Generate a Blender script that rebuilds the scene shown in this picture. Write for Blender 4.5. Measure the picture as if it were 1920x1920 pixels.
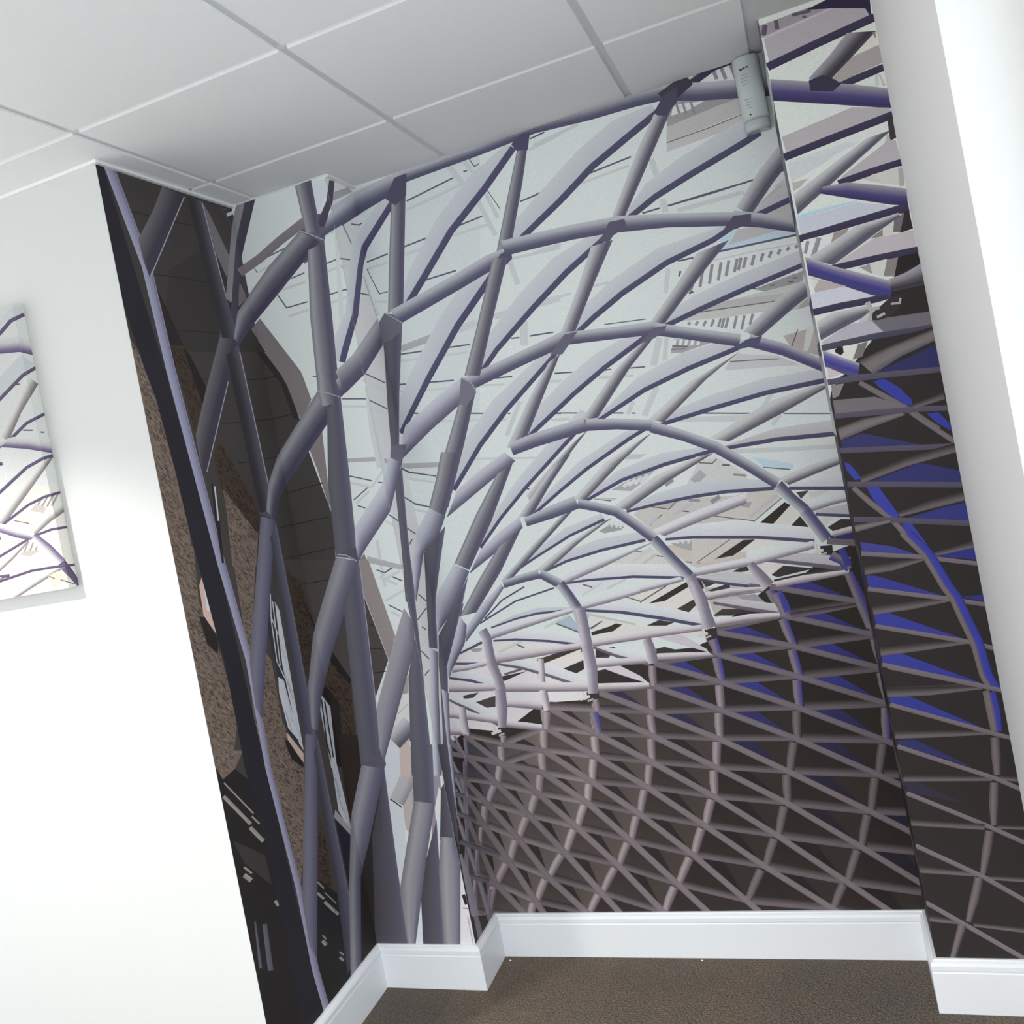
import bpy, bmesh, math, random
from mathutils import Vector, Matrix
import numpy as np

for o in list(bpy.data.objects): bpy.data.objects.remove(o)
scene = bpy.context.scene
C = scene.collection

# ------------------------------------------------------------------ camera
EYE = 1.6641                      # eye height above the carpet
cam_d = bpy.data.cameras.new('camera')
cam = bpy.data.objects.new('camera', cam_d); C.objects.link(cam)
cam_d.sensor_width = 36.0
cam_d.lens = 1810.58 / 1920 * 36.0
cam_d.shift_x = (960 - 774.957) / 1920
cam_d.shift_y = (907.403 - 960) / 1920
cam_d.clip_start = 0.02
right = Vector((0.9063543, 0.3763535, -0.1920415))
down = Vector((-0.1727712, -0.0846589, -0.9813170))
fwd = Vector((-0.3855801, 0.9226001, -0.0117079))
M = Matrix((right, -down, -fwd)).transposed().to_4x4()
M.translation = Vector((0, 0, EYE))
cam.matrix_world = M
scene.camera = cam

# ------------------------------------------------------------------ sky, with an added sun
world = bpy.data.worlds.new('sky'); scene.world = world
world.use_nodes = True
wn = world.node_tree.nodes; wl = world.node_tree.links
bg = wn['Background']
tc = wn.new('ShaderNodeTexCoord'); sx = wn.new('ShaderNodeSeparateXYZ'); rp = wn.new('ShaderNodeValToRGB')
wl.new(tc.outputs['Generated'], sx.inputs[0]); wl.new(sx.outputs['Z'], rp.inputs['Fac'])
rp.color_ramp.elements[0].position = 0.0; rp.color_ramp.elements[0].color = (1.0, 0.985, 0.985, 1)
rp.color_ramp.elements[1].position = 0.6; rp.color_ramp.elements[1].color = (0.78, 0.92, 1.0, 1)
wl.new(rp.outputs['Color'], bg.inputs['Color'])
bg.inputs['Strength'].default_value = SKY_STRENGTH = 2.25

sun_d = bpy.data.lights.new('sun', 'SUN'); sun_d.energy = 8.0; sun_d.angle = math.radians(1.5); sun_d.color = (1.0, 0.97, 0.93)
sun = bpy.data.objects.new('sun', sun_d); C.objects.link(sun)      # added high behind the back wall; sunlit paving bounces light up to the ceiling
sun.rotation_euler = Vector((0.12, -0.62, -0.78)).to_track_quat('-Z', 'Y').to_euler()

vs = scene.view_settings
scene.display_settings.display_device = 'sRGB'
vs.view_transform = 'Standard'; vs.look = 'None'; vs.gamma = 1.0; vs.use_curve_mapping = False
vs.exposure = 0.0

# ------------------------------------------------------------------ helpers
def lin(c):
    out = []
    for v in c[:3]:
        v = v / 255.0
        out.append(v / 12.92 if v <= 0.04045 else ((v + 0.055) / 1.055) ** 2.4)
    return tuple(out)

def mat(name, col, rough=0.6, bump=0.0, bscale=300.0, vary=0.0, vscale=40.0, spec=0.4, metal=0.0):
    m = bpy.data.materials.new(name); m.use_nodes = True
    n = m.node_tree.nodes; l = m.node_tree.links; b = n['Principled BSDF']
    b.inputs['Base Color'].default_value = (*col, 1); b.inputs['Roughness'].default_value = rough
    b.inputs['Specular IOR Level'].default_value = spec; b.inputs['Metallic'].default_value = metal
    t = n.new('ShaderNodeTexCoord')
    if vary > 0:
        nz = n.new('ShaderNodeTexNoise'); nz.inputs['Scale'].default_value = vscale; nz.inputs['Detail'].default_value = 6
        l.new(t.outputs['Object'], nz.inputs['Vector'])
        r = n.new('ShaderNodeValToRGB'); l.new(nz.outputs['Fac'], r.inputs['Fac'])
        r.color_ramp.elements[0].position = 0.3; r.color_ramp.elements[1].position = 0.7
        r.color_ramp.elements[0].color = (*[v * (1 - vary) for v in col], 1)
        r.color_ramp.elements[1].color = (*[min(1, v * (1 + vary)) for v in col], 1)
        l.new(r.outputs['Color'], b.inputs['Base Color'])
    if bump > 0:
        nz2 = n.new('ShaderNodeTexNoise'); nz2.inputs['Scale'].default_value = bscale; nz2.inputs['Detail'].default_value = 4
        l.new(t.outputs['Object'], nz2.inputs['Vector'])
        bp = n.new('ShaderNodeBump'); bp.inputs['Strength'].default_value = bump; bp.inputs['Distance'].default_value = 0.002
        l.new(nz2.outputs['Fac'], bp.inputs['Height']); l.new(bp.outputs['Normal'], b.inputs['Normal'])
    return m

def mesh_obj(name, verts, faces, m=None, parent=None, smooth=False):
    me = bpy.data.meshes.new(name); me.from_pydata(verts, [], faces); me.update()
    o = bpy.data.objects.new(name, me); C.objects.link(o)
    if m: me.materials.append(m)
    if parent: o.parent = parent
    if smooth:
        for p in me.polygons: p.use_smooth = True
    return o

def boxes(name, lst, m, parent=None, bevel=0.0):
    bm = bmesh.new()
    for (x0, x1, y0, y1, z0, z1) in lst:
        vs_ = [bm.verts.new((x, y, z)) for z in (z0, z1) for y in (y0, y1) for x in (x0, x1)]
        for f in ((0, 2, 3, 1), (4, 5, 7, 6), (0, 1, 5, 4), (2, 6, 7, 3), (0, 4, 6, 2), (1, 3, 7, 5)):
            bm.faces.new([vs_[i] for i in f])
    if bevel > 0:
        bmesh.ops.bevel(bm, geom=bm.edges[:], offset=bevel, segments=2, affect='EDGES', profile=0.5)
    bmesh.ops.recalc_face_normals(bm, faces=bm.faces[:])
    me = bpy.data.meshes.new(name); bm.to_mesh(me); bm.free()
    o = bpy.data.objects.new(name, me); C.objects.link(o); me.materials.append(m)
    if parent: o.parent = parent
    return o

def empty(name, loc):
    o = bpy.data.objects.new(name, None); C.objects.link(o); o.location = loc; o.empty_display_size = 0.05
    return o

def put(o, parent):
    """parent while keeping world-space mesh coordinates"""
    o.parent = parent
    o.matrix_parent_inverse = Matrix.Translation(-Vector(parent.location))
    return o

def tag(o, label=None, cat=None, group=None, kind=None):
    if label: o['label'] = label
    if cat: o['category'] = cat
    if group: o['group'] = group
    if kind: o['kind'] = kind
    return o

# ------------------------------------------------------------------ the room
H = 2.6473                        # ceiling height
PL = {'L': (-1.6226, 2.1396), 'AB': (-1.6231, 2.8070), 'BC': (-1.2685, 2.8067), 'CD': (-1.2693, 3.0097),
      'DP': (0.0510, 3.0267), 'P': (0.0530, 2.7680), 'R': (0.3152, 2.7670)}
XW0, YB0 = -3.4, -2.2             # left and rear ends of the room, both left open to let daylight in
WT = H + 0.12                     # walls run up behind the ceiling

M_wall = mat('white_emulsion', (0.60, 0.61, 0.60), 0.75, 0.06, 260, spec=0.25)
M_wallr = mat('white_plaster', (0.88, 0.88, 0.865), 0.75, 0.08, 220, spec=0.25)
M_gloss = mat('white_gloss_paint', (0.86, 0.89, 0.93), 0.35, 0.03, 120, spec=0.45)  # faint blue of reflected sky put into the paint colour
M_tile = mat('ceiling_tile_board', (0.78, 0.79, 0.795), 0.9, 0.25, 420, vary=0.02, vscale=300, spec=0.1)
M_tee = mat('grid_white_steel', (0.86, 0.865, 0.875), 0.5, spec=0.3)
M_tee_shade = mat('grid_steel_groove_shade', (0.66, 0.67, 0.69), 0.5, spec=0.3)  # same grid steel, greyer: shade inside the grooves put into the colour
M_void = mat('ceiling_void', (0.35, 0.35, 0.36), 0.9)

def prism(name, pts, z0, z1, m):
    n = len(pts)
    v = [(x, y, z0) for x, y in pts] + [(x, y, z1) for x, y in pts]
    f = [tuple(range(n))[::-1], tuple(range(n, 2 * n))] + [(i, (i + 1) % n, n + (i + 1) % n, n + i) for i in range(n)]
    return tag(mesh_obj(name, v, f, m), kind='structure')

YE = 3.22
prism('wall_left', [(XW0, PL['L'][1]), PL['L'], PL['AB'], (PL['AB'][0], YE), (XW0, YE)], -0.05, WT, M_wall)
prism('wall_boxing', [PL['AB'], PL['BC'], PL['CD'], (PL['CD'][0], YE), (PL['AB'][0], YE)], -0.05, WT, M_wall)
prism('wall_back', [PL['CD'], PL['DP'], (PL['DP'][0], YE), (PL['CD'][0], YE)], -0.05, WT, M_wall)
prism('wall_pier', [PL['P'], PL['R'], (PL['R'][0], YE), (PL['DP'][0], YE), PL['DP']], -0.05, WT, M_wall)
# window wall on the right, with its opening
XR0, XR1 = PL['R'][0], PL['R'][0] + 0.24
WY0, WY1, WZ0, WZ1 = -1.55, 1.936, 0.16, 2.56
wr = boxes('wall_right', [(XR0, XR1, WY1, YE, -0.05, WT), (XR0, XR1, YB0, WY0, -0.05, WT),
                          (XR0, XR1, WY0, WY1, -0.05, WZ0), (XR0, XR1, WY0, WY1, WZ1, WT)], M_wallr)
tag(wr, kind='structure')

# ------------------------------------------------------------------ window in the right wall
M_upvc = mat('white_window_frame', (0.82, 0.83, 0.84), 0.3, spec=0.5)
M_glass = bpy.data.materials.new('window_glass'); M_glass.use_nodes = True
gb = M_glass.node_tree.nodes['Principled BSDF']
gb.inputs['Base Color'].default_value = (0.97, 0.99, 1, 1); gb.inputs['Roughness'].default_value = 0.0
gb.inputs['Transmission Weight'].default_value = 1.0; gb.inputs['IOR'].default_value = 1.01
fx0, fx1 = XR0 + 0.13, XR0 + 0.19
win = boxes('window_1', [(fx0, fx1, WY0, WY1, WZ0, WZ0 + 0.06), (fx0, fx1, WY0, WY1, WZ1 - 0.06, WZ1),
                         (fx0, fx1, WY0, WY0 + 0.06, WZ0 + 0.06, WZ1 - 0.06), (fx0, fx1, WY1 - 0.06, WY1, WZ0 + 0.06, WZ1 - 0.06),
                         (fx0, fx1, 0.16, 0.22, WZ0 + 0.06, WZ1 - 0.06)], M_upvc)
tag(win, kind='structure')
for a, b in ((WY0 + 0.06, 0.16), (0.22, WY1 - 0.06)):
    boxes('pane', [(fx0 + 0.027, fx0 + 0.033, a, b, WZ0 + 0.06, WZ1 - 0.06)], M_glass, win)
boxes('window_sill', [(XR0 - 0.03, fx0, WY0 - 0.03, WY1, WZ0 - 0.03, WZ0)], M_gloss, win, 0.004)

# ------------------------------------------------------------------ floor
M_sub = mat('floor_screed', (0.2, 0.19, 0.18), 0.9)
fl = boxes('floor', [(XW0, XR1, YB0, YE, -0.05, -0.008)], M_sub); tag(fl, kind='structure')

def carpet_mat(name, col):
    m = bpy.data.materials.new(name); m.use_nodes = True
    n = m.node_tree.nodes; l = m.node_tree.links; b = n['Principled BSDF']
    b.inputs['Roughness'].default_value = 0.95; b.inputs['Specular IOR Level'].default_value = 0.1
    t = n.new('ShaderNodeTexCoord')
    big = n.new('ShaderNodeTexNoise'); big.inputs['Scale'].default_value = 7; big.inputs['Detail'].default_value = 3
    fine = n.new('ShaderNodeTexNoise'); fine.inputs['Scale'].default_value = 210; fine.inputs['Detail'].default_value = 5; fine.inputs['Roughness'].default_value = 0.75
    vor = n.new('ShaderNodeTexVoronoi'); vor.inputs['Scale'].default_value = 150
    for x in (big, fine, vor): l.new(t.outputs['Object'], x.inputs['Vector'])
    r1 = n.new('ShaderNodeValToRGB'); l.new(fine.outputs['Fac'], r1.inputs['Fac'])
    r1.color_ramp.elements[0].position = 0.35; r1.color_ramp.elements[1].position = 0.68
    r1.color_ramp.elements[0].color = (*[v * 0.30 for v in col], 1)
    r1.color_ramp.elements[1].color = (*[v * 1.95 for v in col], 1)
    r2 = n.new('ShaderNodeValToRGB'); l.new(big.outputs['Fac'], r2.inputs['Fac'])
    r2.color_ramp.elements[0].position = 0.35; r2.color_ramp.elements[1].position = 0.65
    r2.color_ramp.elements[0].color = (0.93, 0.95, 0.98, 1); r2.color_ramp.elements[1].color = (1.06, 1.0, 0.95, 1)
    mx = n.new('ShaderNodeMix'); mx.data_type = 'RGBA'; mx.blend_type = 'MULTIPLY'; mx.inputs[0].default_value = 1
    l.new(r1.outputs['Color'], mx.inputs[6]); l.new(r2.outputs['Color'], mx.inputs[7])
    l.new(mx.outputs[2], b.inputs['Base Color'])
    bp = n.new('ShaderNodeBump'); bp.inputs['Strength'].default_value = 0.9; bp.inputs['Distance'].default_value = 0.004
    l.new(vor.outputs['Distance'], bp.inputs['Height']); l.new(bp.outputs['Normal'], b.inputs['Normal'])
    return m
carpets = [carpet_mat('carpet_%d' % i, c) for i, c in enumerate(((0.131, 0.109, 0.089), (0.141, 0.115, 0.092), (0.120, 0.102, 0.086)))]
random.seed(11)
regions = [(XW0, XR0, YB0, 2.1396), (-1.6228, XR0, 2.1396, 2.7675), (-1.6228, 0.051, 2.7675, 2.8068), (-1.2689, 0.051, 2.8068, 3.018)]
def pieces(x0, x1, y0, y1):
    out = []
    for a, b, c, d in regions:
        X0, X1, Y0, Y1 = max(a, x0), min(b, x1), max(c, y0), min(d, y1)
        if X1 - X0 > 0.002 and Y1 - Y0 > 0.002: out.append((X0, X1, Y0, Y1))
    return out
for i in range(-8, 2):
    for j in range(-4, 7):
        x0, y0 = -0.36 + 0.5 * i, 0.07 + 0.5 * j
        ps = pieces(x0, x0 + 0.4994, y0, y0 + 0.4994)
        if ps: boxes('carpet_tile', [(*p, -0.008, 0.0) for p in ps], random.choice(carpets), fl)

# ------------------------------------------------------------------ suspended ceiling
U0, V0 = -1.5310, 1.9558
ce = boxes('ceiling', [(XW0, XR1, YB0, YE, H + 0.05, H + 0.09)], M_void); tag(ce, kind='structure')
XE = 0.018                        # the tile grid stops here, a plain margin board runs on to the window wall
for i in range(-5, 3):
    for j in range(-7, 2):
        x0, y0 = U0 + 0.6 * i + 0.011, V0 + 0.6 * j + 0.011
        x1, y1 = min(x0 + 0.578, XE), y0 + 0.578
        ps = pieces(x0, x1, y0, y1) if x1 > x0 else []
        if ps:
            g = 0.003
            tl = boxes('ceiling_tile', [(a, b, c, d, H, H + 0.018) for a, b, c, d in ps], M_tile, ce)
for i in range(-4, 3):
    x = U0 + 0.6 * i
    ps = [p for p in pieces(x - 0.012, min(x + 0.012, XE), YB0, YE)] if x < XE else []
    if ps: boxes('main_tee', [(a, b, c, d, H + 0.0065, H + 0.022) for a, b, c, d in ps], M_tee_shade, ce)
for j in range(-6, 2):
    y = V0 + 0.6 * j
    for a, b, c, d in pieces(XW0, XE, y - 0.012, y + 0.012):
        xs = [a] + [U0 + 0.6 * i for i in range(-5, 3) if a < U0 + 0.6 * i < b] + [b]
        for s, e in zip(xs[:-1], xs[1:]):
            boxes('cross_tee', [(s + 0.013, e - 0.013, c, d, H + 0.0065, H + 0.022)] if e - s > 0.04 else [(s, e, c, d, H + 0.0065, H + 0.022)], M_tee, ce)
boxes('edge_channel', [(XE, 0.051, YB0, 3.02, H + 0.004, H + 0.03)], mat('edge_channel_grey', (0.62, 0.63, 0.65), 0.5), ce)
boxes('margin_board', [(0.051, XR0, YB0, 2.7675, H + 0.004, H + 0.03)], M_wall, ce)
M_trim = mat('white_edge_trim', (0.78, 0.79, 0.80), 0.45)
for n_, b_ in (('trim_1', (XW0, PL['L'][0] + 0.012, PL['L'][1] - 0.012, PL['L'][1], H - 0.0095, H - 0.0005)),
               ('trim_2', (PL['L'][0], PL['L'][0] + 0.012, PL['L'][1], 2.8067, H - 0.0095, H - 0.0005)),
               ('trim_3', (PL['L'][0] + 0.012, PL['BC'][0], 2.8065 - 0.004, 2.8065, H - 0.004, H - 0.0005)),
               ('trim_4', (PL['BC'][0], PL['BC'][0] + 0.012, 2.8065, 3.009, H - 0.0095, H - 0.0005))):
    tag(boxes(n_, [b_], M_trim), kind='structure')

# ------------------------------------------------------------------ skirting boards, mitred
prof = [(0.0185, 0.0), (0.0185, 0.108), (0.0150, 0.1105), (0.0150, 0.1125), (0.0185, 0.115), (0.0185, 0.127), (0.0150, 0.1345), (0.0085, 0.1385), (0.0075, 0.1415), (0.0, 0.1418)]
path = [(XW0, 2.1396), PL['L'], PL['AB'], PL['BC'], PL['CD'], PL['DP'], PL['P'], PL['R'], (XR0, YB0)]
def offs(t):
    pts = [Vector(p) for p in path]; out = []
    nrm = []
    for a, b in zip(pts[:-1], pts[1:]):
        d_ = (b - a).normalized(); nrm.append(Vector((d_.y, -d_.x)))
    for i, p in enumerate(pts):
        if i == 0: out.append(p + nrm[0] * t)
        elif i == len(pts) - 1: out.append(p + nrm[-1] * t)
        else:
            n1, n2 = nrm[i - 1], nrm[i]; s = n1 + n2
            out.append(p + s * (t / (1 + n1.dot(n2))))
    return out
rows = [[(v.x, v.y, z) for v in offs(t)] for t, z in prof]
for k, nm in enumerate(('left', 'return', 'boxing_front', 'boxing_side', 'back', 'pier_side', 'pier_front', 'right')):
    v = [r[k] for r in rows] + [r[k + 1] for r in rows]
    n = len(prof)
    f = [(i, i + 1, n + i + 1, n + i) for i in range(n - 1)] + [tuple(range(n)), tuple(range(2 * n - 1, n - 1, -1))]
    o = mesh_obj('baseboard_' + nm, v, f, M_gloss)
    tag(o, kind='structure')

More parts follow.
